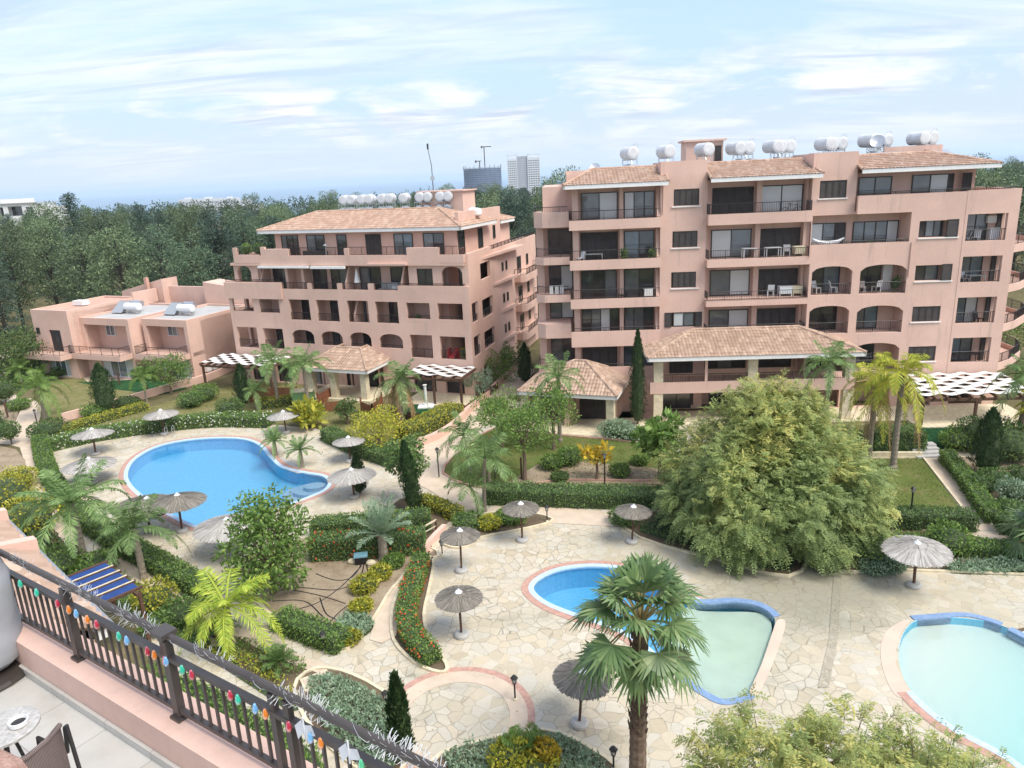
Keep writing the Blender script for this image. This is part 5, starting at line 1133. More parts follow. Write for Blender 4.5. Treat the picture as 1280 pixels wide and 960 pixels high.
def acacia(label,C,r,h,seed,lobes,n_cl=26,sprays=40,spray=.4,name='acacia_tree',shoots=60,droopy=.5):
    """wide feathery tree: several uneven leaf lobes, each a shell of small pinnate sprays, with gaps and stray shoots"""
    t=thing(name,label,'tree',C,0,'feathery acacia trees'); g=np.random.default_rng(seed); lf=LF(); lim=[]; tw=MB()
    def put(S,o,ns,yel,cr,ls0,dr=.28):
        d=rdir(ns,g); P=S+d*cr*(g.random(ns)**.6)[:,None]; D=unit(o*.6+d*.8+rdir(ns,g)*.45+np.array([0,0,-dr*.6])); up=unit(np.array([0,0,.9])+o*.5+rdir(ns,g)*.5); sd=unit(np.cross(D,up)); ls=ls0*(.55+.9*g.random(ns)); tint=np.clip(yel*(.35+.9*g.random(ns))+.22*g.random(ns),0,1)
        for j in range(6):
            q=(j+.6)/6.3; B=P+D*(ls*q)[:,None]+np.array([0,0,-1.])*(ls*dr*q*q)[:,None]
            for sg in (-1,1): lf.leaves(B,sd*sg*.9+D*.5+np.array([0,0,-.25])+g.normal(size=(ns,3))*.15,up+rdir(ns,g)*.3,ls*.38*(1.1-.45*q)*(.8+.4*g.random(ns)),ls*.12,tint*(.75+.5*g.random(ns)))
    for (lx,ly,lz,lr,lh) in lobes:
        c0=np.array([lx*r,ly*r,lz*h]); lim.append(tuple(c0)); R_=np.array([lr*r,lr*r,lh*h]); n=int(n_cl*(lr/.4)**2)
        for i in range(n):
            zz=-.75+1.75*(i+.5)/n; az=i*2.39996+g.normal()*.35; k=math.sqrt(max(0,1-zz*zz)); dv=np.array([k*cos(az),k*sin(az),zz]); rad=(.70+.38*g.random()) if i%5 else .4+.3*g.random(); c=c0+dv*R_*rad
            if c[2]<.25: c[2]=.25+.3*g.random()
            hgt=c[2]/h; yel=.10+.9*max(0,mnoise.noise(Vector(c)*.5+Vector((seed,0,0)))+.08)+max(0,hgt-.50)*1.35; o=unit(np.array([c[0]*.7,c[1]*.7,(c[2]-.35*h)])+dv*R_); put(c,o,int(sprays*(.5+1.0*g.random())),yel,lr*r*(.24+.16*g.random()),spray,.28+droopy*max(0,.55-hgt))
            if i%3==0: tw.tube([tuple(c0*.9+c*.1),tuple(c*.96+c0*.04)],[.03,.008],4)
        for i in range(int(shoots*lr)):
            d=rdir(1,g)[0]; d[2]=abs(d[2])*.8+.05; d=unit(d); a=c0+d*R_*.9; L=r*(.08+.13*g.random()); o=unit(d+rdir(1,g)[0]*.4+np.array([0,0,.2])); tw.tube([tuple(a),tuple(a+o*L)],[.012,.005],4)
            for q in (.3,.55,.8,1.0): put(a+o*L*q,o,4,.3+.5*g.random()*(a[2]/h),.05,spray*.8)
    limb_tree(t,h,.05*r,lim,g=g,fork=.3,extra=tw); lf.build('crown',M['leaf_acacia'],t); return t
def fan_palm(label,P,h,seed=3,n=30,Lp=1.45,R=1.02,r=.29,mat='leaf_fan',name='fan_palm'):
    t=thing(name,label,'palm tree',P); g=np.random.default_rng(seed); palm_trunk(t,h,r,r*.82,(.1,0),boots=True,mat='bark'); lf=LF(); pt=MB(); top=np.array([.1,0,h])
    for i in range(n):
        q=i/n; az=i*2.399+g.normal()*.15; el=1.42*(1-q)**.75-.85*q*q+g.normal()*.1; d=np.array([cos(az)*cos(el),sin(az)*cos(el),sin(el)]); sd=np.array([-sin(az),cos(az),0]); L=Lp*(.8+.35*g.random())*(.8+.2*min(1,q/.45))
        hub=top+d*L+np.array([0,0,-.18*q*L]); pt.tube([tuple(top+d*.15),tuple(top+d*L*.55+np.array([0,0,.02])),tuple(hub)],[.045,.03,.022],5)
        up=unit(np.cross(sd,d)); up*=np.sign(up[2]+1e-3) if abs(up[2])>.05 else 1; dd=unit(d+np.array([0,0,-.25-.35*q])); up=unit(np.cross(sd,dd)); ns=30; arc=radians(120 if q<.3 else 225)
        for k in range(ns):
            a=(k/(ns-1)-.5)*arc; v=dd*cos(a)+sd*sin(a); rl=R*(.70+.30*cos(a*.55))*(.85+.28*g.random()); wv=unit(np.cross(v,up)); w0=.016; w1=R*.058
            fold=up*(.035 if k%2 else -.02); mid=hub+v*rl*.58+fold-np.array([0,0,.05]); tip=hub+v*rl+np.array([0,0,-.34*rl*(.3+1.2*g.random())])
            tn=.15+.75*g.random(); lf.quads([[hub-wv*w0,hub+wv*w0,mid+wv*w1,mid-wv*w1]],tn); lf.quads([[mid-wv*w1,mid+wv*w1,tip+wv*.006,tip-wv*.006]],tn*.9)
    lf.build('crown',M[mat],t); pt.build('petioles',plain('palm_petiole',(.30,.24,.10),.6),t)
    return t
def cycad(label,base,L,n=26,mat='leaf_dark',h=.35,group='cycads'):
    P=G(*base); t=thing('cycad',label,'cycad',P,0,group); g=np.random.default_rng(int(abs(P[0]*19))); MB().tube([(0,0,0),(0,0,h)],[.16,.13],8).build('trunk',M['bark'],t); lf=LF()
    for i in range(n): frond(lf,(0,0,h),i*2.4,1.2*(1-i/n)+.1,L*(.8+.3*g.random()),.35,24,.16*L/.9,.03,0,0,1,g,hang=.0)
    lf.build('crown',M[mat],t); return t

def inside(p,X,Y):
    ins=np.zeros(len(X),bool); j=len(p)-1
    for i in range(len(p)):
        xi,yi=p[i];xj,yj=p[j]; c=((yi>Y)!=(yj>Y))&(X<(xj-xi)*(Y-yi)/((yj-yi) or 1e-9)+xi); ins^=c; j=i
    return ins
M['leaf_grass']=leafmat('grass_blade',[(0,(0.11,0.15,0.035)),(0.6,(0.18,0.23,0.06)),(1,(0.33,0.31,0.13))])
M['leaf_turf']=leafmat('turf_blade',[(0,(0.02,0.075,0.03)),(1,(0.04,0.12,0.045))])
M['litter']=leafmat('leaf_litter',[(0,(0.14,0.09,0.05)),(0.5,(0.28,0.20,0.11)),(0.8,(0.40,0.30,0.17)),(1,(0.12,0.15,0.05))])
gb=LF(); tb=LF(); lt=LF(); gg_=np.random.default_rng(33)
for (nm,mt,p) in PATCHES:
    xs=[q[0] for q in p]; ys=[q[1] for q in p]; x0,x1,y0,y1=min(xs),max(xs),min(ys),max(ys); x1=min(x1,60); A_=(x1-x0)*(y1-y0)
    d={'lawn':70,'lawn_dry':45,'turf':60,'soil':12,'soil_dark':14}.get(mt)
    if not d: continue
    n=int(min(A_*d,60000)); X=x0+(x1-x0)*gg_.random(n); Y=y0+(y1-y0)*gg_.random(n); k=inside(p,X,Y); X=X[k];Y=Y[k]; n=len(X)
    if n==0: continue
    if nm=='lawn':
        nz=np.array([mnoise.noise(Vector((x*.35,y*.35,2)))+.6*mnoise.noise(Vector((x*1.7,y*1.7,5))) for x,y in zip(X,Y)]); kk=nz>-.35; X=X[kk];Y=Y[kk];nz=nz[kk];n=len(X)
        P=np.stack([X,Y,np.full(n,.012)],1); (tb if mt=='turf' else gb).leaves(P,rdir(n,gg_)*.7+np.array([0,0,1.]),rdir(n,gg_),.05+.05*gg_.random(n),.05,np.clip(.5-nz*.7+.3*gg_.random(n),0,1))
    else:
        P=np.stack([X,Y,np.full(n,.022)],1); lt.leaves(P,rdir(n,gg_)*np.array([1,1,.15]),np.array([0,0,1.])+rdir(n,gg_)*.3,.05+.10*gg_.random(n),.05,gg_.random(n))
tag(gb.build('grass',M['leaf_grass']),'short uneven grass of the garden lawns','grass',kind='stuff'); tag(tb.build('turf_grass',M['leaf_turf']),'short dark green artificial turf','grass',kind='stuff')
n=700; X=-12+38*gg_.random(n); Y=20+32*gg_.random(n); k=inside(DECK,X,Y)&~inside(POOL_A,X,Y)&~inside(POOL_B,X,Y)&~inside(POOL_C,X,Y); P=np.stack([X[k],Y[k],np.full(k.sum(),.034)],1); m_=len(P)
lt.leaves(P,rdir(m_,gg_)*np.array([1,1,.1]),np.array([0,0,1.])+rdir(m_,gg_)*.2,.05+.05*gg_.random(m_),.035,gg_.random(m_))
tag(lt.build('leaf_litter',M['litter']),'dry leaves scattered over the beds and paving','leaf litter',kind='stuff')
# ------------------------------------------------------------------ planting, as surveyed
palm('big feather palm with a shaggy trunk at the lower left by the garden path',(107,708),628,4.2,22,seed=11,r=.2,ll=.6,dead=0,droop=.5,up=.8)
palm('feather palm arching over the near end of the pool hedge, beside the blue slatted pergola',(180,724),660,3.2,18,seed=12,r=.17,ll=.6,droop=.55)
palm('bright yellow green feather palm standing beside a cycad, in front of the pool hedge',(291,806),757,3.2,24,'leaf_lemonpalm',seed=13,r=.16,ll=.55,droop=.75,low=-.35)
palm('pale silvery date palm with upright arching fronds in front of the red flowering hedge',(480,700),668,2.6,30,'leaf_silver',seed=14,r=.24,ll=.34,droop=.28,up=1.1,low=.35,hang=.1,nl=44)
palm('left of the two golden palms by the right lawn, with a brown skirt',(1086,572),478,3.4,16,'leaf_palmlime',seed=21,r=.16,dead=7,ll=.7,droop=.75,group='golden palms')
palm('golden palm with a bare grey trunk, right of the two by the right lawn',(1116,586),466,3.6,18,'leaf_palmlime',seed=22,r=.18,dead=3,ll=.7,droop=.8,group='golden palms')
palm('green feather palm whose crown shows above the big feathery acacia',(1030,560),452,2.8,18,seed=23,ll=.6,droop=.6)
palm('feather palm in front of the tiled pavilion of the right block',(700,552),470,2.9,16,seed=24,r=.14,ll=.6,droop=.55)
palm('feather palm with a pale curved trunk at the corner of the long hedge',(606,640),572,2.9,14,'leaf_palm',seed=25,r=.11,ll=.6,droop=.45,lean=(.2,0),hang=.7)
palm('short feather palm leaning at the path corner beside the pale trunked one',(598,641),605,2.2,11,'leaf_palm',seed=26,r=.09,ll=.5,droop=.5,lean=(-.4,-.3),hang=.7)
palm('clump palm with several green stems by the black path lamp',(588,592),545,2.7,16,'leaf_palm',seed=27,r=.09,ll=.5,droop=.6,lean=(-.3,.2))
palm('lime leaved palm in the centre of the young trees by the long hedge',(612,604),566,1.9,14,'leaf_palm',seed=28,r=.09,ll=.5)
palm('tall feather palm in front of the left pergola of the left block',(348,508),452,3.2,17,seed=31,r=.15,ll=.7,droop=.6)
palm('tall feather palm between the left pergola and the tiled porch',(386,512),456,3.4,18,seed=32,r=.16,ll=.7,droop=.6)
palm('feather palm with hanging brown fronds beside the middle pergola',(503,528),474,3.2,15,seed=33,r=.17,dead=8,ll=.7,droop=.75)
palm('low feather palm in front of the thin cypress by the left pergola',(322,512),488,2.0,12,seed=34,r=.1,droop=.6)
palm('feather palm with a slim pale trunk near the villa lawn',(58,524),482,3.3,15,'leaf_mid',seed=35,r=.2,ll=.7,droop=.75,low=-.3)
palm('small feather palm behind the path at the far left of the villa lawn',(28,482),462,2.2,11,'leaf_mid',seed=36,r=.1,droop=.6)
palm('thin young palm in front of the pink garden wall below the villas',(184,504),470,2.2,12,'leaf_mid',seed=37,r=.09,droop=.6)
palm('large green palm at the right edge by the right block corner tower',(1272,560),470,3.4,18,seed=41,r=.17,ll=.7,droop=.75)
palm('drooping yellow green palm at the far right edge above the round shrubs',(1296,570),515,3.0,16,'leaf_palmlime',seed=42,r=.15,ll=.6,droop=.8)
palm('small date palm on the gravel left of the pair by the pool',(345,569),551,1.6,24,seed=43,r=.13,ll=.22,droop=.35,low=-.1,hang=.1,group='small date palms by the pool')
palm('small date palm on the gravel right of the pair by the pool',(378,584),562,1.7,24,seed=44,r=.13,ll=.22,droop=.35,low=-.1,hang=.1,group='small date palms by the pool')
palm('spiky young palm in the low planting at the bottom centre',(655,950),918,1.3,16,'leaf_mid',seed=45,r=.08,ll=.35,droop=.4,height=.5)
PF=G(797,985); fan_palm('tall fan palm with a thick shaggy trunk in front of the kidney shaped pool',PF,zat(PF,778))
PE=G(1305,700); fan_palm('low fan palm whose pale leaves reach in at the right edge',PE,1.2,seed=8,n=20,r=.2,R=1.2)
cycad('dark cycad rosette under the bright yellow green palm',(278,796),1.2); cycad('dark cycad rosette at the edge of the silver ground cover',(350,836),1.25)
cycad('dark spiky cycad beside the right path hedge',(1276,690),1.4)
# cypresses
cypress('slim dark cypress in front of the right block, between pavilion and porch',(797,531),413,.6)
cypress('dark cypress on the lawn in front of the villas',(134,516),455,1.1)
cypress('leaning cypress under the bushy tree by the pool path',(519,640),552,.5,lean=-.35)
cypress('small slim cypress beside the large pool, left of the bushy tree',(450,616),567,.42,1600)
cypress('cypress beside the brick ringed circle at the bottom of the garden',(504,952),845,.34,3000)
cypress('cypress at the end of the long paved path between the two blocks',(657,478),430,.7,2000)
cypress('cypress in front of the left pergola of the left block',(306,504),456,.8,2000)
cypress('dark cypress on the bare soil beside the round shrubs at right',(1231,592),512,.85,2600)
cypress('thin young cypress against the patio doors of the leftmost villa',(103,462),432,.35,900)
cypress('thin young cypress against the patio doors of the middle villa',(168,466),437,.35,900)
# trees
CA=G(957,661); hA=zat(CA,484)
LBS=[(0,.05,.62,.50,.38),(-.42,-.30,.42,.40,.30),(.36,-.40,.40,.42,.30),(-.55,.25,.40,.38,.28),(.52,.22,.42,.42,.30),(0,-.62,.30,.40,.26),(-.72,-.22,.25,.32,.22),(.74,-.12,.24,.34,.22),(.62,-.52,.20,.30,.18),(-.48,-.62,.20,.34,.19),(.1,.6,.40,.42,.30),(-.16,-.15,.74,.28,.20),(.22,.0,.76,.26,.19),(-.78,.12,.2,.26,.17),(.86,.15,.2,.26,.16),(.28,-.72,.18,.28,.16)]
acacia('big feathery acacia with yellow green tips covering the middle of the garden',(CA[0],CA[1],0),5.45,hA,4,LBS,n_cl=44,sprays=56,spray=.46)
d=_f+(1045-640)/FPX*_rt-(990-480)/FPX*_up; PB=_C+d*15.0; hB=float(PB[2])+.2
acacia('feathery acacia seen from above at the bottom right corner',(float(PB[0])+.5,float(PB[1]),0),4.2,hB,9,[(0,0,.80,.42,.16),(-.5,-.05,.74,.36,.15),(.48,.12,.76,.38,.16),(-.25,.42,.78,.36,.15),(.25,.50,.72,.34,.15),(-.75,.25,.62,.30,.15),(.80,-.10,.68,.32,.15),(.1,-.55,.70,.4,.16),(-.55,-.5,.62,.34,.15),(.6,-.5,.64,.34,.15),(.85,.4,.60,.26,.13)],n_cl=30,sprays=34,spray=.36,shoots=110,droopy=0)
broadleaf('leafy green tree with pale trunk beside the large pool',(342,742),618,2.3,'leaf_mid',5200,.24,2,26,fork=.25,low=.18,droop=.6)
broadleaf('dark drooping tree with a bushy top by the pool path',(512,628),541,1.5,'leaf_dark',2600,.22,3,14,fork=.55,low=.45,droop=.9)
broadleaf('young tree with a bare stem at the left end of the long hedge',(656,600),505,2.3,'leaf_mid',2600,.2,4,14,fork=.5,low=.55)
broadleaf('young green tree with a slim trunk on the lawn in front of the pavilion',(692,562),480,2.0,'leaf_mid',2200,.2,5,12,fork=.5,low=.5)
broadleaf('round green young tree beside the pink curved wall',(628,560),492,2.6,'leaf_mid',2600,.2,6,12,fork=.4,low=.4)
broadleaf('yellow green airy bush between the long wall and the middle pergola',(474,560),512,2.6,'leaf_lime',2400,.2,7,14,fork=.25,low=.25)
broadleaf('small leafy tree in front of the nearest villa',(214,492),446,2.6,'leaf_mid',2600,.22,8,14,fork=.4,low=.4)
broadleaf('dark round topped small tree behind the red flowering hedge umbrella',(434,530),498,1.3,'leaf_dark',1400,.18,9,9,fork=.3,low=.3)
broadleaf('banana like broad leaved plant at the left edge of the big acacia',(824,600),522,1.6,'leaf_mid',700,.6,10,9,fork=.5,low=.5)
broadleaf('yellow leaved young tree in the planted soil beside the long hedge',(746,600),555,1.1,'leaf_yellow',160,.5,11,6,fork=.5,low=.55)
broadleaf('broad leaved plant with yellow tips behind the pool umbrella',(385,535),503,1.5,'leaf_lime',500,.6,12,8,fork=.3,low=.35)
broadleaf('dense dark garden tree at the far left behind the path',(20,474),420,5.0,'leaf_dark',5200,.3,13,22,fork=.25,low=.25)
broadleaf('shrubby tree along the side wall of the left block',(622,478),440,2.2,'leaf_mid',2000,.2,14,10,fork=.2,low=.2)
broadleaf('second shrubby tree farther along the side wall of the left block',(640,462),428,2.0,'leaf_mid',1800,.2,15,10,fork=.2,low=.2)
broadleaf('grey green bush at the front corner of the left block',(600,494),462,1.5,'leaf_silver',1600,.18,16,9,fork=.2,low=.2)
broadleaf('green tree rising behind the right end of the right block',(1300,452),380,4.0,'leaf_mid',2600,.3,17,14,fork=.3,low=.3)
# shrubs
SH_=[((15,556),.9,1.5,'leaf_dark','round topiary ball on a short stem beside the left path',.5),((8,505),1.2,2.0,'leaf_dark','round dark topiary ball at the left edge beside the villa path',.4),((-2,548),.9,2.6,'leaf_dark','tall dark clipped shrub cut by the left edge',.1),
((25,512),1.1,1.0,'leaf_mid','light green low shrub by the bend of the villa path',0),((45,462),1.9,2.0,'leaf_lime','yellow green rounded shrub behind the villa path',0),((62,548),1.6,1.6,'leaf_dark','dark spiky shrub at the corner of the pool hedge',0),
((12,640),1.9,2.6,'leaf_lime','large yellow shrub at the far left below the path',0),((40,668),1.8,2.4,'leaf_lime','large yellow green shrub to the right of the far left one',0),((25,610),1.3,1.5,'leaf_lime','smaller yellow shrub beside the left path',0),
((70,722),1.6,1.6,'leaf_mid','mixed green shrub under the big feather palm',0),((40,706),1.6,1.7,'leaf_dark','dark green shrub left of the big feather palm',0),((120,716),1.2,1.0,'leaf_mid','green shrub between the two near feather palms',0),
((197,764),1.1,1.5,'leaf_lime','yellow green clipped shrub in front of the pool hedge',0),((228,778),.9,1.1,'leaf_dark','dark round shrub next to the clipped yellow one',0),((205,785),1.0,.7,'leaf_mid','low green shrub below the clipped yellow one',0),
((1225,615),.85,1.1,'leaf_dark','round dark shrub nearest the cypress at right',0),((1242,610),.95,1.2,'leaf_dark','round dark shrub on the bare soil beside the path hedge',0),((1268,628),1.0,1.3,'leaf_silver','pale round shrub on the bare soil at right',0),((1262,646),.8,.9,'leaf_dark','low dark round shrub nearest the right hedge',0),((1275,606),.9,1.1,'leaf_dark','dark round shrub at the right edge of the bare soil',0),
((1185,690),1.1,1.5,'leaf_mid','spiky green shrub behind the large right umbrella',0),((1092,700),1.3,1.5,'leaf_mid','bright green bush at the foot of the big acacia',0),((1110,712),.8,.7,'leaf_silver','low grey green mound left of the right umbrella',0),((1092,715),.7,.6,'leaf_silver','small grey green mound at the edge of the right paving',0),
((780,655),.9,1.0,'leaf_dark','clipped dark bush under the umbrella beside the acacia',0),((585,660),.9,.9,'leaf_dark','spiky dark green bush by the path corner',0),((612,660),.7,.7,'leaf_lime','small yellow green plant beside the path corner',0),((640,652),1.0,.8,'leaf_mid','green bush behind the umbrella by the long hedge',0),
((690,585),.9,.9,'leaf_mid','spiky plant in the planted soil left of the yellow tree',0),((712,580),1.0,1.2,'leaf_mid','tall grassy plant in the planted soil',0),((770,545),1.4,1.2,'leaf_silver','grey green shrub at the foot of the slim cypress',0),((790,548),1.0,.9,'leaf_silver','low grey green shrub right of the slim cypress',0),((800,580),.6,.6,'leaf_mid','small green plant on the bare soil',0),((700,600),.6,.5,'leaf_dark','dry low plant on the bare soil near the long hedge',0),((775,595),.7,.8,'leaf_mid','green plant on the soil near the black lamp',0),
((457,738),.75,.7,'leaf_lime','yellow flowering shrub along the near edge of the hose bed',0),((476,722),.6,.6,'leaf_lime','second yellow flowering shrub up the edge of the hose bed',0),((492,708),.6,.6,'leaf_mid','small yellow green shrub below the date palm',0),((452,763),.55,.5,'leaf_lime','small yellow shrub above the silver mound',0),((438,802),.5,.4,'leaf_lime','low yellow plant at the tip of the hose bed',0),
((618,515),1.2,1.2,'leaf_mid','green bush on the slope beside the curved pink wall',0),((1068,565),1.4,1.5,'leaf_dark','dark green bush under the golden palms',0),
((682,955),.5,.9,'leaf_yellow','orange yellow bush in the bottom planting',0),((640,960),.8,.9,'leaf_lime','yellow green bush at the bottom centre',0),((665,975),1.0,.7,'leaf_lime','bright lime bush at the bottom edge',0),
((160,508),1.2,.9,'leaf_dark','low dark bush against the pink wall',0),((118,520),1.1,1.0,'leaf_mid','loose green bush left of the lawn cypress',0),((240,508),1.3,1.3,'leaf_dark','dark bush below the nearest villa',0),((258,500),1.3,1.5,'leaf_mid','green bush between villa and left pergola',0),((288,520),1.3,1.5,'leaf_dark','dark clipped bush below the thin cypress',0),((80,470),1.3,1.2,'leaf_mid','green bush on the villa terrace edge',0),((130,470),1.2,1.0,'leaf_dark','dark low bush in front of the middle villa',0),((180,474),1.2,1.3,'leaf_mid','pale green bush beside the middle villa',0),((1230,560),2.0,2.2,'leaf_dark','large dark bush behind the right cypress',0),((1200,560),1.5,1.3,'leaf_mid','green bush at the top of the path hedge',0),((1262,575),2.0,2.4,'leaf_dark','big dark green bush at the right edge',0)]
for (b_,r_,h_,m_,l_,st) in SH_: shrub('shrub',l_,G(*b_),r_,h_,m_,int(700+500*r_),.13+.03*r_,stem=st,group='garden shrubs')
# hedges
hedge('white flecked hedge curving round the far side of the large pool',[(60,563),(100,554),(142,546),(215,536),(275,531),(338,532)],1.5,.95,'leaf_mid',120,.14,'leaf_white',.06)
hedge('bright green hedge down the left side of the large pool',[(52,556),(58,585),(72,615),(98,650),(130,672),(180,702),(262,750)],1.1,.9,'leaf_mid',150,.13)
hedge('bright green hedge along the near path, right of the yellow palm',[(352,782),(385,796),(428,812)],1.1,.8,'leaf_mid',200,.11)
hedge('thin yellow green hedge below the pink villa wall',[(72,549),(112,532),(182,512)],1.0,.7,'leaf_lime',110,.14)
hedge('dark green hedge on the right of the pool terrace, below two umbrellas',[(410,548),(448,566),(494,582)],1.3,.9,'leaf_dark',150,.13)
hedge('rounded yellow green hedge beside the curved pink wall',[(505,552),(538,538),(568,521)],1.8,1.2,'leaf_lime',110,.15)
hedge('small bright yellow hedge behind the pool umbrella',[(326,510),(345,508),(366,505)],1.4,.8,'leaf_lime',100,.14)
hedge('dark green hedge behind the row of red flowers',[(394,672),(450,668),(536,660)],1.3,1.1,'leaf_dark',190,.12,'leaf_lime',.03)
hedge('hedge with red flowers behind the bare hose bed',[(392,697),(450,694),(530,688)],1.2,1.25,'leaf_dark',210,.12,'leaf_red',.035,name='flowering_hedge')
hedge('long dark clipped hedge along the front of the planted soil',[(612,625),(680,628),(760,630),(832,632)],1.6,1.0,'leaf_dark',170,.12)
hedge('yellow green border hedge beside the leaning cypress',[(528,632),(552,640),(572,650)],.9,.7,'leaf_lime',200,.12)
hedge('clipped green hedge in front of the right lawn and its lamp',[(1108,656),(1160,658),(1214,660)],1.3,.95,'leaf_dark',170,.12)
hedge('long green hedge down the right side of the garden path',[(1182,576),(1205,605),(1240,655)],.9,.8,'leaf_mid',170,.12)
hedge('clipped hedge at the right end of the path below the round shrubs',[(1248,664),(1300,668),(1370,676)],1.1,.9,'leaf_dark',170,.12)
hedge('low loose hedge behind the right umbrella and path',[(1196,692),(1240,694),(1330,700)],1.0,.7,'leaf_mid',170,.12)
hedge('dark hedge under the golden palms along the top of the lawn',[(1086,562),(1115,562),(1150,563)],1.8,1.6,'leaf_dark',130,.14)
hedge('low hedge between the acacia and the right path',[(1120,683),(1160,686),(1190,688)],.9,.7,'leaf_mid',170,.12)
hedge('red flowered border hedge curving beside the near path',[(528,706),(518,735),(510,765),(512,795),(528,818),(540,830)],.9,.75,'leaf_mid',260,.10,'leaf_red',.06,name='flowering_hedge')
cover('silver green spreading planting below the near path',[(385,862),(408,846),(445,856),(482,885),(496,930),(492,965),(430,950)],.55,'leaf_silver',420,.15)
cover('silver green planting at the bottom centre beside the round circle',[(556,950),(600,932),(660,922),(720,932),(762,968),(720,1010),(600,1000)],.5,'leaf_silver',420,.15)
cover('mound of silver green plants at the tip of the hose bed',[(420,782),(440,768),(464,775),(464,790),(440,800)],.5,'leaf_silver',420,.15)
cover('low green planting under the cycads beside the near path',[(300,800),(345,812),(385,832),(370,850),(330,848),(290,820)],.5,'leaf_mid',190,.12)
cover('yellow green straggling planting below the balcony',[(262,808),(300,818),(340,842),(375,872),(365,890),(320,862),(270,828)],.7,'leaf_lime',170,.12)
cover('mixed green planting under the near palms',[(110,708),(150,722),(200,752),(260,795),(250,812),(190,790),(130,745)],.7,'leaf_mid',120,.15)
cover('row of grey green mounds along the right paving',[(1186,708),(1230,703),(1300,708),(1400,720),(1400,730),(1280,720),(1190,717)],.6,'leaf_silver',420,.15)
cover('dark planting at the foot of the acacia',[(830,650),(900,665),(990,700),(970,714),(890,690),(800,665)],.6,'leaf_dark',140,.13)
cover('tall leafy planting directly below the balcony railing',[(170,850),(240,850),(330,900),(400,950),(420,1010),(340,1000),(240,930),(170,890)],1.1,'leaf_mid',120,.18)
cover('rough green scrub between the villas and the left path',[(-60,470),(60,440),(90,450),(60,480),(10,490),(-60,500)],1.0,'leaf_mid',45,.25)

# ------------------------------------------------------------------ thatched umbrellas
def thatch():
    m,nt,b=newmat('grey_thatch'); b.inputs['Roughness'].default_value=.95
    at=N(nt,'ShaderNodeAttribute',attribute_name='tint'); c=ramp(nt,at.outputs['Fac'],[(0,(.115,.10,.08)),(.5,(.19,.17,.14)),(1,(.30,.27,.225))]); nt.links.new(c,b.inputs['Base Color']); return m
M['thatch']=thatch()
def thatch_pale():
    m,nt,b=newmat('bleached_thatch'); b.inputs['Roughness'].default_value=.95
    at=N(nt,'ShaderNodeAttribute',attribute_name='tint'); c=ramp(nt,at.outputs['Fac'],[(0,(.25,.225,.20)),(.5,(.38,.355,.32)),(1,(.53,.505,.465))]); nt.links.new(c,b.inputs['Base Color']); return m
M['thatch_pale']=thatch_pale()
def umbrella(label,base,cap_y,r,mat,seed,group='thatched umbrellas round the pools'):
    P=G(*base); h=zat(P,cap_y); h=min(max(h,1.9),3.3); t=thing('thatched_umbrella',label,'beach umbrella',P,seed*.7,group); g=np.random.default_rng(seed); t.rotation_euler=(g.normal()*.025,g.normal()*.025,seed*.7); lf=LF(); dz=.26*r
    n=760
    for ringn,(q0,q1,k) in enumerate(((.05,.62,n//2),(.30,.9,n),(.55,1.04,int(n*1.3)))):
        a=np.sort(g.random(k)*2*pi); w=.022*r*(.6+.8*g.random(k)); ra=r*(q0+.12*g.random(k)); rb=r*(q1+.05*g.normal(size=k)*.6); sl=lambda q: h-.05-dz*(q/r)**1.15-.06*(q/r)
        A=np.stack([ra*np.cos(a),ra*np.sin(a),sl(ra)+.025*ringn*0+.03*g.random(k)],1); b2=a+g.normal(size=k)*.03; B=np.stack([rb*np.cos(b2),rb*np.sin(b2),sl(rb)+.035*g.random(k)-.02*(2-ringn)],1); S=np.stack([-np.sin(a),np.cos(a),0*a],1)*w[:,None]
        V=np.stack([A-S*.4,A+S*.4,B+S*.7,B-S*.7],1)
        lf.q.append(V); lf.t.append(g.random(k).astype(np.float32)); lf.m.append(np.zeros(k,np.int32))
    under=MB(); N_=40
    for i in range(N_):
        a0,a1=2*pi*i/N_,2*pi*(i+1)/N_; under.add([(0,0,h-.08),(r*.97*cos(a0),r*.97*sin(a0),h-.12-dz-.06),(r*.97*cos(a1),r*.97*sin(a1),h-.12-dz-.06)],[(0,1,2)])
    lf.solid(under,0,.35); lf.build('canopy',M[mat],t)
    MB().tube([(0,0,0),(0,0,h-.05)],.055 if r<1.3 else .07,8).build('pole',M['wood'],t)
    MB().lathe([(.17,h-.06),(.12,h+.0),(.06,h+.03),(.04,h+.08),(.01,h+.09)],16).build('cap',M['white_clean'],t)
    MB().lathe([(.30,0.0),(.34,.04),(.33,.14),(.26,.2),(.1,.2)],18).build('base',M['grey'],t)
    return t
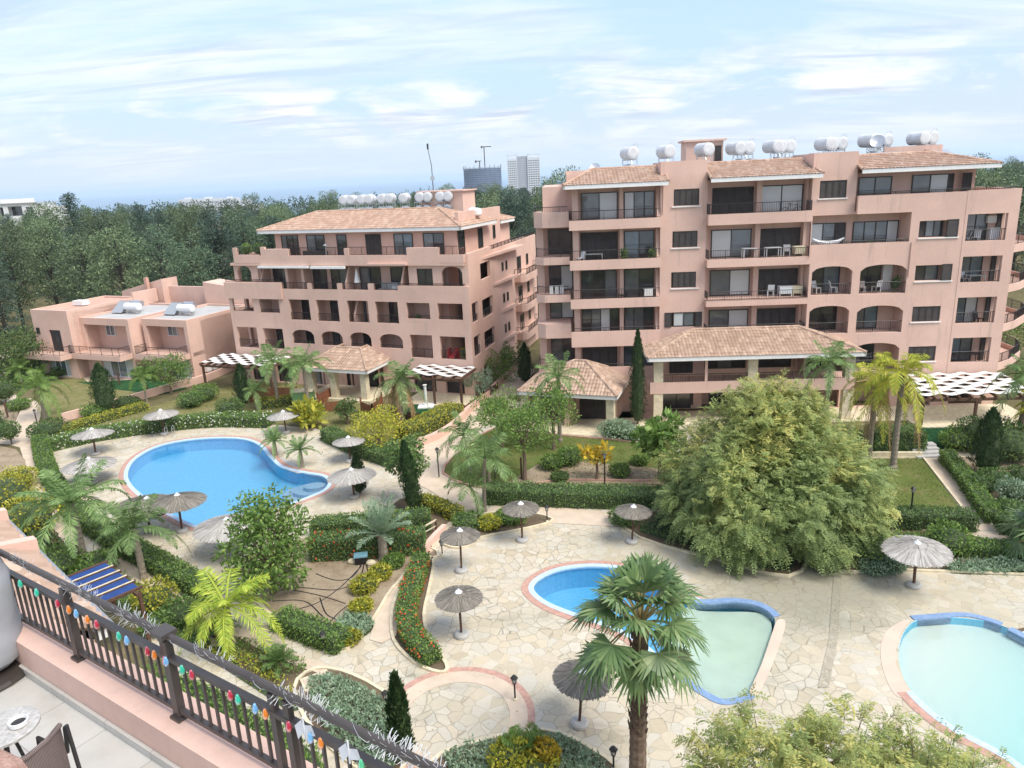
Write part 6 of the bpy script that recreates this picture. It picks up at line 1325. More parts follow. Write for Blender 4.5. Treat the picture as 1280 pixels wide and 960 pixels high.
for i,(lb,b_,cy,r,m_) in enumerate((('dark grey thatched umbrella nearest the red flowered path border, the farther of two',(577,714),662,0.97,'thatch'),('dark grey thatched umbrella standing on the open paving in front of the small pool',(577,795),738,0.99,'thatch'),
 ('dark grey thatched umbrella next to the fan palm at the bottom',(724,906),836,1.01,'thatch'),('grey thatched umbrella in front of the long dark hedge',(653,676),628,0.95,'thatch'),('grey thatched umbrella tucked beside the big acacia',(790,678),632,0.92,'thatch'),
 ('large bleached umbrella at the edge of the right paving',(1142,733),676,1.36,'thatch_pale'),('bleached umbrella at the far edge of the large pool, beside the steps',(206,543),512,1.28,'thatch_pale'),('bleached umbrella in front of the hedge corner at the left of the large pool',(120,568),536,1.4,'thatch_pale'),
 ('bleached umbrella half hidden by palm fronds at the left of the large pool',(116,604),575,1.65,'thatch_pale'),('bleached umbrella near the utility box behind the gravel date palms',(358,541),516,1.24,'thatch_pale'),('bleached umbrella above the dark hedge right of the large pool',(438,577),546,1.08,'thatch_pale'),
 ('bleached umbrella behind the small slim cypress beside the large pool',(443,622),586,1.45,'thatch_pale'),('grey umbrella at the near left rim of the large pool',(187,664),622,1.7,'thatch'),('grey umbrella overhanging the water at the near rim of the large pool',(228,664),618,1.5,'thatch'),('grey umbrella beside the leafy tree at the near side of the large pool',(288,694),648,1.65,'thatch_pale'))):
    umbrella(lb,b_,cy,r,m_,i+1)

# ------------------------------------------------------------------ garden lamps
M['lampglass']=plain('frosted_lamp_glass',(.55,.55,.5),.3)
def lamp(label,base,top_y,tall=False):
    P=G(*base); h=min(max(zat(P,top_y),.6),3.2); t=thing('garden_lamp',label,'garden lamp',P,0,'black garden lamps')
    MB().tube([(0,0,0),(0,0,h-.3)],.035 if h<1.6 else .045,8).build('post',M['iron'],t)
    b=MB(); b.lathe([(.10,h-.3),(.14,h-.08),(.05,h-.3)],6); b=MB(); b.lathe([(.07,h-.29),(.11,h-.09)],6); b.build('lantern',M['lampglass'],t)
    c=MB(); c.lathe([(.16,h-.09),(.09,h-.01),(.03,h+.05)],6); c.lathe([(.08,h-.33),(.08,h-.29)],6)
    for i in range(6):
        a=pi*i/3; c.tube([(.075*cos(a),.075*sin(a),h-.29),(.115*cos(a),.115*sin(a),h-.09)],.01,4)
    c.build('cap',M['iron'],t)
    MB().lathe([(.09,0),(.09,.05),(.04,.1)],8).build('foot',M['stone'],t)
for a in (('black lamp at the right rim of the brick ringed circle',(644,875),845),('black lamp in the silver planting left of the slim cypress',(483,884),864),('black lamp in front of the near path hedge',(406,815),790),('tall black lamp post at the fork of the paved paths',(549,598),560),('black lamp at the bottom edge beside the fan palm trunk',(767,962),934),
 ('black lamp on the paving behind the long hedge umbrella',(684,652),632),('black lamp between the two forward umbrellas and the path',(553,694),675),('tall black lamp in front of the right lawn',(1137,654),609),('black lamp beneath the large right umbrella',(1176,709),688),('small black lamp inside the red flowered border',(516,780),768),('black lamp in the soil before the yellow leaved tree',(756,614),567),('black lamp among the young trees at the hedge end',(619,604),582),('dark garden lamp by the villa path',(48,536),512)): lamp(*a)
# irrigation box and hoses, slab, steps handrails
P=G(452,704); t=thing('irrigation_box','dark irrigation box with a pale blue lid in the bare bed','irrigation box',P,.15); MB().box(-.32,.32,-.22,.22,0,.45).build('body',M['blackplastic'],t); MB().box(-.36,.36,-.26,.26,.45,.53).build('lid',plain('pale_blue_plastic',(.22,.42,.50),.4),t)
HZ=[[(452,706),(440,722),(420,726),(395,718)],[(455,706),(448,725),(420,738),(370,735),(338,742)],[(458,706),(462,735),(440,738)],[(452,708),(425,735),(395,755),(360,765)],[(366,738),(400,745),(432,755)],[(400,748),(408,768),(425,778),(410,785)],[(340,752),(380,752),(402,770),(410,776)],[(448,748),(425,765),(410,782)]]
for i,(h_,w_) in enumerate(zip(HZ,('short loop at the back','long one to the leafy tree','short one to the right edge','one running forward','one crossing the middle','one curling at the front','one along the left','one to the silver mound'))):
    p=[(x,y,.02) for x,y in smooth(px(*h_),6,False)]; tag(MB().tube(p,.034,5).build('irrigation_hose',M['blackplastic']),'black irrigation hose on the bare bed, the '+w_,'hose','irrigation hoses')
P=G(395,853); t=thing('manhole_cover','brown paved square access cover with a pale rim beside the silver planting','access cover',P,.5); MB().box(-.55,.55,-.42,.42,0,.12).build('rim',M['stone'],t); MB().box(-.45,.45,-.33,.33,.12,.14).build('lid',M['path'],t)
P=G(213,545); t=thing('pool_ladder','steel pool ladder rails at the far rim of the large pool','pool ladder',P,.1)
for x in (-.28,.28): MB().tube([(x,.3,0),(x,.3,.75),(x,.1,.9),(x,-.25,.75),(x,-.35,-.3)],.025,8).build('handrail',M['metal'],t)
P=G(186,640); t=thing('pool_ladder','steel pool ladder rails at the near left rim of the large pool','pool ladder',P,2.3)
for x in (-.28,.28): MB().tube([(x,.3,0),(x,.3,.75),(x,.1,.9),(x,-.25,.75),(x,-.35,-.3)],.025,8).build('handrail',M['metal'],t)
P=G(528,676); t=thing('handrail','pale wooden handrail beside the steps next to the red flowering hedge','handrail',P,.9)
b=MB(); b.box(-1.0,1.2,-.03,.03,.75,.83); b.box(-1.0,1.2,-.02,.02,.4,.46); b.build('rail',M['stone'],t)
for x in (-.95,.15,1.15): MB().box(x-.04,x+.04,-.04,.04,0,.8).build('post',M['wood'],t)
for lb,p_ in (('pale boulder left of the irrigation box',(441,704)),('pale boulder right of the irrigation box',(464,706)),('flat pale stone below the hedge corner by the large pool',(78,561)),('pale stone near the date palm trunk',(494,697)),('white stone on the soil below the banana like plant',(783,545))):
    b=ball_core((.28,.22,.16),(0,0,.12),9,np.random.default_rng(p_[0])); tag(b.build('boulder',M['stone'],loc=G(*p_)),lb,'stone','loose pale stones')
for lb,p_ in (('thin tree stake left on the villa lawn',(150,482)),('thin tree stake beside the young villa palm',(186,496)),('slim stake pair in the soil by the young tree',(652,598)),('short dark post at the left path',(10,522))):
    tag(MB().box(-.06,.06,-.06,.06,0,1.5).build('garden_stake',M['wood'],loc=G(*p_)),lb,'garden stake','timber stakes')
t=thing('bird_fountain','white pedestal fountain on the turf beside the middle pergola','pedestal',G(533,508)); MB().box(-.7,.7,-.7,.7,0,.12).build('plinth',M['white'],t); MB().lathe([(.25,.12),(.12,.3),(.12,1.9),(.2,2.0)],12).build('column',M['white'],t)
t=thing('garden_table','dark garden table with chairs silhouette on the terrace of the leftmost villa','table',vw(-18.5,-4.5,0)); MB().box(-.7,.7,-.4,.4,.7,.75).build('tabletop',M['dark'],t)
for x,y in ((-.6,-.3),(.6,-.3),(-.6,.3),(.6,.3)): MB().box(x-.03,x+.03,y-.03,y+.03,0,.7).build('leg',M['dark'],t)

# ------------------------------------------------------------------ pergolas
def pergola(label,M0,x0,x1,y0,y1,z0,z1,rows,mat='white',posts=True,group='slatted pergolas by the apartment blocks'):
    t=thing('pergola',label,'pergola',tuple(M0.translation),M0.to_euler().z,group)
    f=MB(); nb=max(2,int((x1-x0)/.85))
    for i in range(nb+1):
        x=x0+(x1-x0)*i/nb; f.add([(x-.05,y0-.25,z0-.2),(x+.05,y0-.25,z0-.2),(x+.05,y1,z1-.2),(x-.05,y1,z1-.2),(x-.05,y0-.25,z0-.02),(x+.05,y0-.25,z0-.02),(x+.05,y1,z1-.02),(x-.05,y1,z1-.02)],[(0,3,2,1),(4,5,6,7),(0,1,5,4),(1,2,6,5),(2,3,7,6),(3,0,4,7)])
    f.box(x0-.1,x1+.1,y0-.07,y0+.07,z0-.4,z0-.202); f.build('beams',M['wood'],t)
    s=MB(); sy=(y1-y0)/rows
    for j in range(rows):
        for i in range(nb):
            a=x0+(x1-x0)*i/nb; b=x0+(x1-x0)*(i+1)/nb; k=.045 if (i+j)%2 else -.0; ya=y0+sy*j+.03*sy; yb=y0+sy*(j+.80); za=z0+(z1-z0)*(ya-y0)/(y1-y0); zb=z0+(z1-z0)*(yb-y0)/(y1-y0); xs=[a+.02+(b-a-.04)*q/4 for q in range(5)]
            for q in range(4):
                u0=.10*sin(pi*q/4)*(1 if (i+j)%2 else -.6); u1=.10*sin(pi*(q+1)/4)*(1 if (i+j)%2 else -.6)
                s.add([(xs[q],ya,za+.03+u0+.06),(xs[q+1],ya,za+.03+u1+.06),(xs[q+1],yb,zb+.03+u1+.06),(xs[q],yb,zb+.03+u0+.06)],[(0,1,2,3)])
    s.build('slats',M[mat],t)
    for x in ([x0+.15,x1-.15] if x1-x0<5 else [x0+.15,(x0+x1)/2,x1-.15]): MB().box(x-.09,x+.09,y0-.09,y0+.09,0,z0-.4).build('post',M['wood'],t)
    return t
pergola('pergola with pale woven slats on the terrace at the right end of the left block',rotZ(radians(-21.5),-3.75,65.25),-5.0,.6,-3.2,-.1,2.65,2.75,5,'white')
pergola('black and white slatted pergola at the far left end of the left block',rotZ(radians(-21.5),-3.75,65.25),-28,-19.5,-3.6,-.3,2.75,2.85,5)
pergola('white slatted pergola below the corner tower of the right block',rotZ(radians(-4.5),12.5,58),18.3,26.2,-4.6,-.2,2.3,2.75,7)
MB().box(-5.4,.9,-3.6,-.02,-.1,.08).build('terrace_floor',M['stone'],None,(-3.75,65.25,0),radians(-21.5)); bpy.data.objects['terrace_floor.001']['kind']='structure'
o=MB().box(18.0,27,-5.2,-.02,-.1,.09).build('terrace_floor',M['stone'],None,(12.5,58,0),radians(-4.5)); tag(o,kind='structure')
# blue slatted pergola near the balcony
A=G(125,705,2.8);B=G(168,737,2.8);ang=math.atan2(B[1]-A[1],B[0]-A[0]); LX=math.hypot(B[0]-A[0],B[1]-A[1])
t=thing('pergola','timber pergola with blue fabric strips below the balcony','pergola',(A[0],A[1],0),ang); M['blue']=plain('royal_blue_fabric',(.010,.045,.18),.7,var=.12,vs=3)
f=MB();W_=3.4
for i in range(6): x=LX*i/5; f.box(x-.05,x+.05,-W_,.35,2.72,2.84)
for y in (-W_+.3,-1.6,.0): f.box(-.3,LX+.3,y-.06,y+.06,2.55,2.717)
f.build('beams',M['wood'],t); s=MB(); k=0
for i in range(5):
    a,b_=LX*i/5+.10,LX*(i+1)/5-.10
    for y0,y1 in ((-1.5,.2),(-W_+.1,-1.7)): s.add([(a,y0,2.80),(b_,y0,2.80),(b_,y1,2.80),(a,y1,2.80)],[(0,1,2,3)])
s.build('fabric_strips',M['blue'],t); l=MB()
for i in range(1,5): x=LX*i/5; l.box(x-.035,x+.035,-W_,.3,2.843,2.87)
l.build('battens',M['stone'],t)
for x,y in ((.1,.2),(LX-.1,.2),(.1,-W_+.3),(LX-.1,-W_+.3)): MB().box(x-.07,x+.07,y-.07,y+.07,0,2.55).build('post',M['wood'],t)

for (s_,d_,r_,mt_,lb_) in ((-24.1,.75,.55,'leaf_mid','round green potted bush on the left corner of the top terrace of the left block'),(-22.6,.75,.5,'leaf_dark','dark clipped potted bush beside the green one on the top terrace')):
    P=aw(s_,d_,12.95); o=shrub('potted_bush',lb_,P,r_,1.2,mt_,700,.12,group='potted bushes on the terrace'); o.location=P

for (w_,r_,h_,mt_,lb_) in ((bw(-3.2,.6,12.4),.32,1.0,'leaf_mid','leafy potted plant in the middle of the second left balcony of the right block'),(bw(-1.0,.6,12.4),.3,.8,'leaf_dark','dark potted plant at the right end of the second left balcony'),(bw(17.9,.7,9.3),.38,1.1,'leaf_dark','bushy potted plant in the upper right arch of the right block'),(aw(-5.4,.9,6.25),.3,.9,'leaf_mid','potted plant in a middle loggia of the left block'),(aw(-1.0,.9,3.15),.3,1.0,'leaf_lime','yellowing potted plant beside the red toy slide'),(bw(15.6,.5,12.4),.3,.7,'leaf_mid','potted plant on the long balcony of the right block')):
    o=shrub('potted_plant',lb_,w_,r_,h_,mt_,260,.13,cat='plant',group='potted plants on the balconies',stem=.18); o.location=w_
# ------------------------------------------------------------------ the balcony in the foreground
BM=rotZ(radians(-33.6),-3.69,5.31); BR=radians(-33.6); BL=(-3.69,5.31)
def bwp(x,y,z=0): return tuple(BM@Vector((x,y,z)))
def bl_(w):
    v=BM.inverted()@Vector(w); return (v.x,v.y,v.z)
def tilefloor():
    m,nt,b=newmat('pale_floor_tiles'); b.inputs['Roughness'].default_value=.35
    br=N(nt,'ShaderNodeTexBrick',Scale=1.0); br.offset=0; br.inputs['Mortar Size'].default_value=.004; br.inputs['Brick Width'].default_value=.62; br.inputs['Row Height'].default_value=.62
    br.inputs['Color1'].default_value=(.50,.485,.455,1); br.inputs['Color2'].default_value=(.47,.455,.425,1); br.inputs['Mortar'].default_value=(.30,.28,.26,1)
    v=coords(nt); nt.links.new(v,br.inputs['Vector']); f=noise(nt,v,2.2,7,.7); nt.links.new(mixc(nt,.5,br.outputs['Color'],ramp(nt,f,[(.28,(.55,.53,.48)),(.5,(.85,.84,.80)),(.68,(1,1,1))]),'MULTIPLY'),b.inputs['Base Color']); return m
M['floor_tile']=tilefloor()
r=thing('apartment_building','near pink apartment block below the camera, with its tiled balcony and low stucco wall','apartment building',(BL[0],BL[1],0),BR)
w=MB(); w.box(-5.5,9,-.16,.18,15.2,15.8); w.box(-5.5,9,-6.5,.18,14.95,15.2); w.box(-5.5,9,-6.5,-.9,0,14.947); w.box(-5.503,9,-.155,-.10,15.5,15.503)
w.build('wall',M['pink2'],r)
fl=MB(); fl.box(-5.5,9,-6.5,-.163,15.2,15.5); fl.build('balcony_floor',M['floor_tile'],r)
sk=MB(); sk.box(-5.5,9,-.19,-.1625,15.503,15.57); sk.build('skirting',M['floor_tile'],r)
MB().box(1.35,1.44,-.62,-.56,15.5,15.506).build('floor_drain',M['dark'],r)
# lower tiled roof with gutter, stepping away below the railing
E0=Vector(G(4,652,12.5)); E1=Vector(G(132,782,12.5)); ed=(E1-E0).normalized(); inn=Vector((-ed.y,ed.x,0)); inn=inn if inn.dot(Vector((-1,-1,0)))>0 else -inn
E0=E0-ed*3.0
rl=thing('tiled_roof','sloping red tiled roof with a white gutter just below the balcony','roof',(E0.x,E0.y,0),math.atan2(ed.y,ed.x)); LN=(E1-E0).length
tile_roof(rl,[((0,0,12.5),(LN,0,12.5),(LN,-3.4,14.2),(0,-3.4,14.2))],M['tile_old'],fascia='white',drop=.22)
g=MB(); g.tube([(0,.1,12.42),(LN,.1,12.42)],.06,8); g.build('gutter',M['metal'],rl)
b=MB()
for x in (3.0,5.2): MB().add([(x-.12,-.9,12.95),(x+.12,-.9,12.95),(x+.12,.1,12.78),(x-.12,.1,12.78),(x-.12,-.9,12.6),(x+.12,-.9,12.6),(x+.12,.1,12.45),(x-.12,.1,12.45)],[(0,3,2,1)[::-1],(4,5,6,7)[::-1],(0,1,5,4)[::-1],(1,2,6,5)[::-1],(2,3,7,6)[::-1],(3,0,4,7)[::-1]]).build('parapet_fin',M['pink'],rl); MB().box(0,LN,-3.5,-.2,9,12.35).build('wall',M['pink2'],rl)
M['bronze']=plain('bronze_painted_steel',(0.062,0.052,0.047),.38,var=.2,vs=6)
# railing
r=thing('balcony_railing','dark bronze balcony railing along the foreground, hung with party lights','railing',(BL[0],BL[1],0),BR)
b=MB(); b.tube([(-3.2,0,16.5),(4.6,0,16.5)],.027,12); b.build('top_rail',M['bronze'],r)
b=MB(); b.box(-3.2,4.6,-.025,.025,16.30,16.335); b.build('middle_rail',M['bronze'],r); b=MB(); b.box(-3.2,4.6,-.02,.02,15.86,15.89); b.build('bottom_rail',M['bronze'],r)
for x in (-2.784,-1.392,0,1.392,2.52,2.66): 
    q=MB(); s=.036 if x<2 else .026; q.box(x-s,x+s,-s*.8,s*.8,15.81,16.46); q.box(x-s*1.5,x+s*1.5,-s*1.4,s*1.4,15.80,15.825); 
    if abs(x-1.392)<.1: q.box(x-.07,x+.07,-.06,.06,16.50,16.535); q.box(x-.03,x+.03,-.04,.04,16.46,16.50)
    q.build('post',M['bronze'],r)
i=0; x=-3.15
while x<4.55:
    if min(abs(x-p) for p in (-2.784,-1.392,0,1.392,2.52,2.66))>.07:
        MB().box(x-.009,x+.009,-.009,.009,15.89,16.30).build('baluster',M['bronze'],r)
    x+=.107
# string of party lights and tinsel
M_col={'teal':(.03,.55,.36),'red':(.55,.03,.07),'orange':(.80,.24,.02),'blue':(.18,.45,.75),'clear':(.6,.62,.62),'green':(.1,.6,.3)}
for k,c in M_col.items():
    m,nt,bs=newmat(k+'_lamp_plastic'); bs.inputs['Base Color'].default_value=(*c,1); bs.inputs['Roughness'].default_value=.15; bs.inputs['Transmission Weight'].default_value=.35; M['b_'+k]=m
t=thing('string_lights','string of coloured plastic lights and white tinsel wound along the railing','string lights',(BL[0],BL[1],0),BR)
q=lambda x,y:(x/3.2,660+y/3.2); q3_=lambda x,y:(360+x/4,720+y/4)
BU=[(q(155,195),'teal'),(q(200,238),'teal'),(q(304,272),'red'),(q(328,305),'orange'),(q(375,312),'blue'),(q(405,342),'orange'),(q(440,362),'red'),(q(530,408),'teal'),(q(578,415),'blue'),(q(625,478),'red'),(q(690,470),'orange'),(q(740,492),'blue'),(q(722,498),'red'),(q(780,540),'teal'),(q(825,555),'red'),(q(985,630),'red'),(q(998,658),'teal'),(q(1085,680),'blue'),(q(1108,714),'orange'),(q(1175,783),'red'),(q3_(190,750),'blue'),(q3_(225,790),'orange'),(q3_(445,878),'green')]
g=random.Random(4); wire=MB(); 
pts=[]; n=150
for i in range(n): x=-2.2+6.4*i/n; pts.append((x,.032*cos(i*.9),16.5+.032*sin(i*.9)-.012*abs(sin(i*.17))))
wire.tube(pts,.002,4); wire.build('cable',M['metal'],t)
for (p_,c) in BU:
    L=bl_(G(p_[0],p_[1],16.33)); b=MB(); rr=.02
    b.lathe([(.008,.045),(.012,.03),(rr*.8,.018),(rr,0),(rr*.7,-.022),(.004,-.032)],9,(L[0],-.06,16.33)); o=b.build('bulb',M['b_'+c],t,smooth=True)
ti=MB()
for i in range(1300):
    x=-2.3+6.6*g.random(); 
    if sin(x*7.3)+.6*sin(x*17.1)<-.15: continue
    a=g.random()*2*pi; z=16.5; L=.025+.04*g.random(); d=Vector((g.gauss(0,.5),cos(a),sin(a)+.4)).normalized(); p=Vector((x,.03*cos(a),z+.03*sin(a))); s=Vector((.0035,0,.0015)); e=p+d*L
    ti.add([tuple(p-s),tuple(p+s),tuple(e+s),tuple(e-s)],[(0,1,2,3)])
ti.build('tinsel',M['white'],t)['kind']='stuff'
for (p_,lb) in ((q3_(118,715),'white paper bow tied on the railing near its double post'),(q3_(335,835),'white paper pennant hanging on the railing at the bottom')):
    L=bl_(G(p_[0],p_[1],16.4)); b=MB(); x=L[0]
    b.add([(x-.09,-.05,16.36),(x-.02,-.05,16.43),(x,-.055,16.36),(x-.06,-.06,16.28)],[(0,1,2,3)]); b.add([(x,-.05,16.4),(x+.08,-.06,16.44),(x+.09,-.05,16.36),(x+.01,-.055,16.33)],[(0,1,2,3)]); b.xf(Matrix.Translation((-x,0,0)))
    b.box(-.004,.004,-.058,-.05,16.3,16.46); tag(b.build('paper_bow',M['white_clean'],None,bwp(x,0,0),BR),lb,'paper bow','white paper decorations')
# covered hanging chair on its round base
P=G(-24,842,15.5); t=thing('covered_garden_chair','round garden chair hidden under a wrinkled grey cover, on a dark round base','covered chair',P); hz=zat(P,652)-15.5; b=MB(); prof=[(.30,.10),(.36,.16),(.375,hz*.35),(.37,hz*.6),(.33,hz*.78),(.24,hz*.9),(.1,hz*.985),(.02,hz)]
k=28; vs=[];fs=[]
fine=[]
for (r0_,z0_),(r1_,z1_) in zip(prof[:-1],prof[1:]):
    for j in range(5): fine.append((r0_+(r1_-r0_)*j/5,z0_+(z1_-z0_)*j/5))
fine.append(prof[-1])
for (rr,z) in fine:
    for j in range(k):
        a=2*pi*j/k; wv=1+.06*mnoise.noise(Vector((cos(a)*2,sin(a)*2,z*3)))+.07*mnoise.noise(Vector((cos(a)*4+z*5,sin(a)*4,z*7))); vs.append((rr*wv*cos(a),rr*wv*sin(a),z))
for i in range(len(fine)-1):
    for j in range(k): fs.append((i*k+j,i*k+(j+1)%k,(i+1)*k+(j+1)%k,(i+1)*k+j))
b.add(vs,fs); b.build('cover',plain('grey_cover_fabric',(.33,.34,.36),.6,var=.08,vs=4),t,smooth=True)
b=MB(); b.lathe([(.43,0),(.45,.02),(.43,.05),(.36,.07),(.1,.08)],28); b.build('base',M['dark'],t)
# round bistro table with ashtray
P=G(6,910,16.2); t=thing('bistro_table','small round mosaic bistro table in the bottom left corner','table',(P[0],P[1],15.5)); b=MB(); b.lathe([(.19,.685),(.2,.69),(.2,.705),(.19,.71)],28); b.build('tabletop',plain('grey_mosaic_top',(.42,.40,.37),.5,var=.25,vs=40),t)
for i in range(3):
    a=2*pi*i/3+.5; MB().tube([(.02*cos(a),.02*sin(a),.68),(.08*cos(a),.08*sin(a),.3),(.2*cos(a),.2*sin(a),0)],.011,6).build('leg',M['iron'],t)
A_=G(24,906,16.21); b=MB(); b.lathe([(.045,0),(.055,.005),(.058,.035),(.05,.035),(.046,.012),(.004,.012)],18); o=tag(b.build('ashtray',M['white'],None,(A_[0],A_[1],16.212)),'white round ashtray on the bistro table','ashtray'); MB().lathe([(.044,.013),(.044,.017)],14).build('ash',M['iron'],o)
# wicker chair
P1=Vector(G(37,946,16.36)); P2=Vector(G(83,915,16.36)); mid=(P1+P2)/2; e=(P2-P1).normalized(); fw=Vector((-e.y,e.x,0)); tb=Vector((P[0],P[1],0))-Vector((mid.x,mid.y,0))
if fw.dot(tb)<0: fw=-fw
ang=math.atan2(-fw.x,fw.y)
def wicker():
    m,nt,bs=newmat('brown_wicker'); bs.inputs['Roughness'].default_value=.7; w1=N(nt,'ShaderNodeTexWave',Scale=38.0); w1.bands_direction='X'; w2=N(nt,'ShaderNodeTexWave',Scale=38.0); w2.bands_direction='Z'; v=coords(nt); nt.links.new(v,w1.inputs[0]); nt.links.new(v,w2.inputs[0])
    mu=N(nt,'ShaderNodeMath',operation='MULTIPLY'); nt.links.new(w1.outputs['Fac'],mu.inputs[0]); nt.links.new(w2.outputs['Fac'],mu.inputs[1]); nt.links.new(ramp(nt,mu.outputs[0],[(.1,(.10,.07,.06)),(.6,(.34,.26,.23))]),bs.inputs['Base Color']); bump(nt,bs,mu.outputs[0],.6,.01); return m
M['wicker']=wicker(); hw=(P2-P1).length/2+.14
c0=mid-e*.12
t=thing('wicker_chair','brown wicker chair with a metal arm frame beside the bistro table','chair',(c0.x,c0.y,15.5),ang); sx=hw
b=MB(); N_=10
for i in range(N_):
    for zz in range(6):
        f=lambda i,z:((-sx+2*sx*i/N_),.10*((2*i/N_-1)**2)-.0+(.42-z)*.12*-1*0, z)
        z0_,z1_=.42+.44*zz/6,.42+.44*(zz+1)/6; b.add([f(i,z0_),f(i+1,z0_),f(i+1,z1_),f(i,z1_)],[(0,1,2,3)])
b.build('backrest',M['wicker'],t); b=MB(); b.box(-sx+.02,sx-.02,.03,.48,.40,.43); b.build('seat',M['wicker'],t)
b=MB(); b.tube([(-sx,.10,.86),(-sx*.5,.03,.865),(0,0,.87),(sx*.5,.03,.865),(sx,.10,.86)],.016,7); b.build('back_rim',M['wicker'],t)
for s_ in (-1,1):
    x=s_*(sx+.015); b=MB(); b.tube([(x,.08,.84),(x,.12,.64),(x,.45,.62),(x,.48,.40),(x,.49,0)],.013,7); b.build('arm',M['iron'],t); b=MB(); b.tube([(x,.06,.86),(x,.02,.4),(x,-.06,0)],.013,7); b.build('leg',M['iron'],t)
# rough stucco corner of the camera's own parapet
q0=Vector(G(-2,921,18.75)); q1=Vector(G(26,934,18.75)); q2=Vector(G(52,966,18.75)); q3v=Vector((.0,.30,18.75)); b=MB(); poly=[(q0.x-.5,q0.y+.0),(q0.x,q0.y),(q1.x,q1.y),(q2.x,q2.y),(q2.x+.05,q2.y-.25),(q0.x-.5,q0.y-.3)]

def rough():
    m,nt,bs=newmat('rough_pink_stucco'); bs.inputs['Roughness'].default_value=1; v=wcoords(nt); f=noise(nt,v,38,6,.75); nt.links.new(ramp(nt,f,[(.3,(.38,.19,.14)),(.55,(.62,.38,.30)),(.75,(.74,.50,.41))]),bs.inputs['Base Color']); bump(nt,bs,f,1.0,.02); return m
b.prism(poly,15.5,18.75); o=b.build('parapet_corner',rough(),None); tag(o,'rough pink stucco corner of the upper parapet at the bottom left','parapet')
md=o.modifiers.new('bev','BEVEL'); md.width=.03; md.segments=3
HAZE=0.0001
# ------------------------------------------------------------------ far towers, sea, woods
def far_at(x,y,D):
    d=_f+(x-640)/FPX*_rt-(y-480)/FPX*_up; d=d/d[1]; p=_C+d*D; return Vector((float(p[0]),float(p[1]),float(p[2])))
D=1500.0
M['tower_glass']=plain('blue_building_mesh',(.075,.12,.21),.5,var=.15,vs=.05); M['tower_white']=plain('white_tower_render',(.62,.64,.68),.6); M['tower_grey']=plain('grey_tower_core',(.34,.36,.42),.6)
p0,p1,pt=far_at(580,225,D),far_at(627,225,D),far_at(603,208,D); W_=p1.x-p0.x; H_=pt.z+45
t=thing('tower_block','dark blue tower under construction on the skyline, with two cranes above','tower',((p0.x+p1.x)/2,D,-45))
b=MB(); b.prism([(W_/2*cos(a*pi/12),W_*.3*sin(a*pi/12)) for a in range(24)],0,H_-4); b.build('shell',M['tower_glass'],t)
b=MB()
for i in range(12):
    a=pi+pi*i/11; b.box(W_/2*cos(a)-.8,W_/2*cos(a)+.8,W_*.3*sin(a)-.8,W_*.3*sin(a)+.8,H_-4,H_+(2 if i%3 else 0))
for z in np.arange(8,H_,4.0): b.prism([((W_/2+.25)*cos(a*pi/12),(W_*.3+.25)*sin(a*pi/12)) for a in range(24)],z,z+.5)
b.build('floor_edges',M['tower_grey'],t)
def crane(lb,x,ytop,yb,jib,back,D):
    P=far_at(x,yb,D); T=far_at(x,ytop,D); h=T.z-P.z; t=thing('tower_crane',lb,'crane',(P.x,D-3,P.z),0,'tower cranes on the skyline'); MB().box(-.9,.9,-.9,.9,0,h).build('mast',M['dark'],t); b=MB(); b.box(-back,jib,-.6,.6,h,h+1.6); b.build('jib',M['dark'],t); MB().box(-back,-back+3 if back>0 else 3,-1.2,1.2,h-2.0,h+2.5).build('counterweight',M['dark'],t); MB().box(1,3.5,-1,1,h-2.5,h-.1).build('cab',M['white'],t)
crane('tall tower crane standing over the dark blue tower',606.5,184,214,14,6,D)
crane('short tower crane on the roof of the dark blue tower',600,202,212,3,9,D)
p0,p1,pt=far_at(635,225,D),far_at(675,225,D),far_at(655,194,D); W_=p1.x-p0.x; H_=pt.z+45
t=thing('tower_block','finished white high rise tower beside the dark blue one on the skyline','tower',((p0.x+p1.x)/2,D,-45))
b=MB(); b.box(-W_/2,-W_*.2,-8,8,0,H_-6); b.box(W_*.12,W_/2,-8,8,0,H_-5); b.build('wall',M['tower_white'],t); b=MB(); b.box(-W_*.2,W_*.12,-6,8,0,H_-2); b.build('core',M['tower_grey'],t)
b=MB()
for x0,x1,zt in ((-W_/2+1.5,-W_*.2-1.5,H_-9),(W_*.12+1.5,W_/2-1.5,H_-8)): b.box(x0,x1,-8.1,-8.0,6,zt)
b.box(-4.0,-2.0,-6.1,-6.0,6,H_-8); b.build('glazing',M['glass_blue'],t); b=MB()
for x0,x1,zt in ((-W_/2+.5,-W_*.2-.5,H_-7),(W_*.12+.5,W_/2-.5,H_-6)):
    for z in np.arange(6,zt,4.2): b.box(x0,x1,-8.4,-8.002,z,z+2.1)
    for q in range(6): x=x0+(x1-x0)*q/5; b.box(x-.45,x+.45,-8.5,-8.003,4,zt)
for z in np.arange(6,H_-6,4.2): b.box(-4.3,-1.7,-6.3,-6.002,z,z+2.0)
b.build('facade_grid',M['tower_white'],t); b=MB()
for x0,x1,zt in ((-W_/2,-W_*.2,H_-6),(W_*.12,W_/2,H_-5)):
    for x in (x0+.6,x1-.6): b.box(x-.6,x+.6,-7.6,-6.4,zt,H_+1); 
    b.box(x0,x1,-7.6,-6.4,H_,H_+1.2)
b.build('roof_frame',M['tower_white'],t)
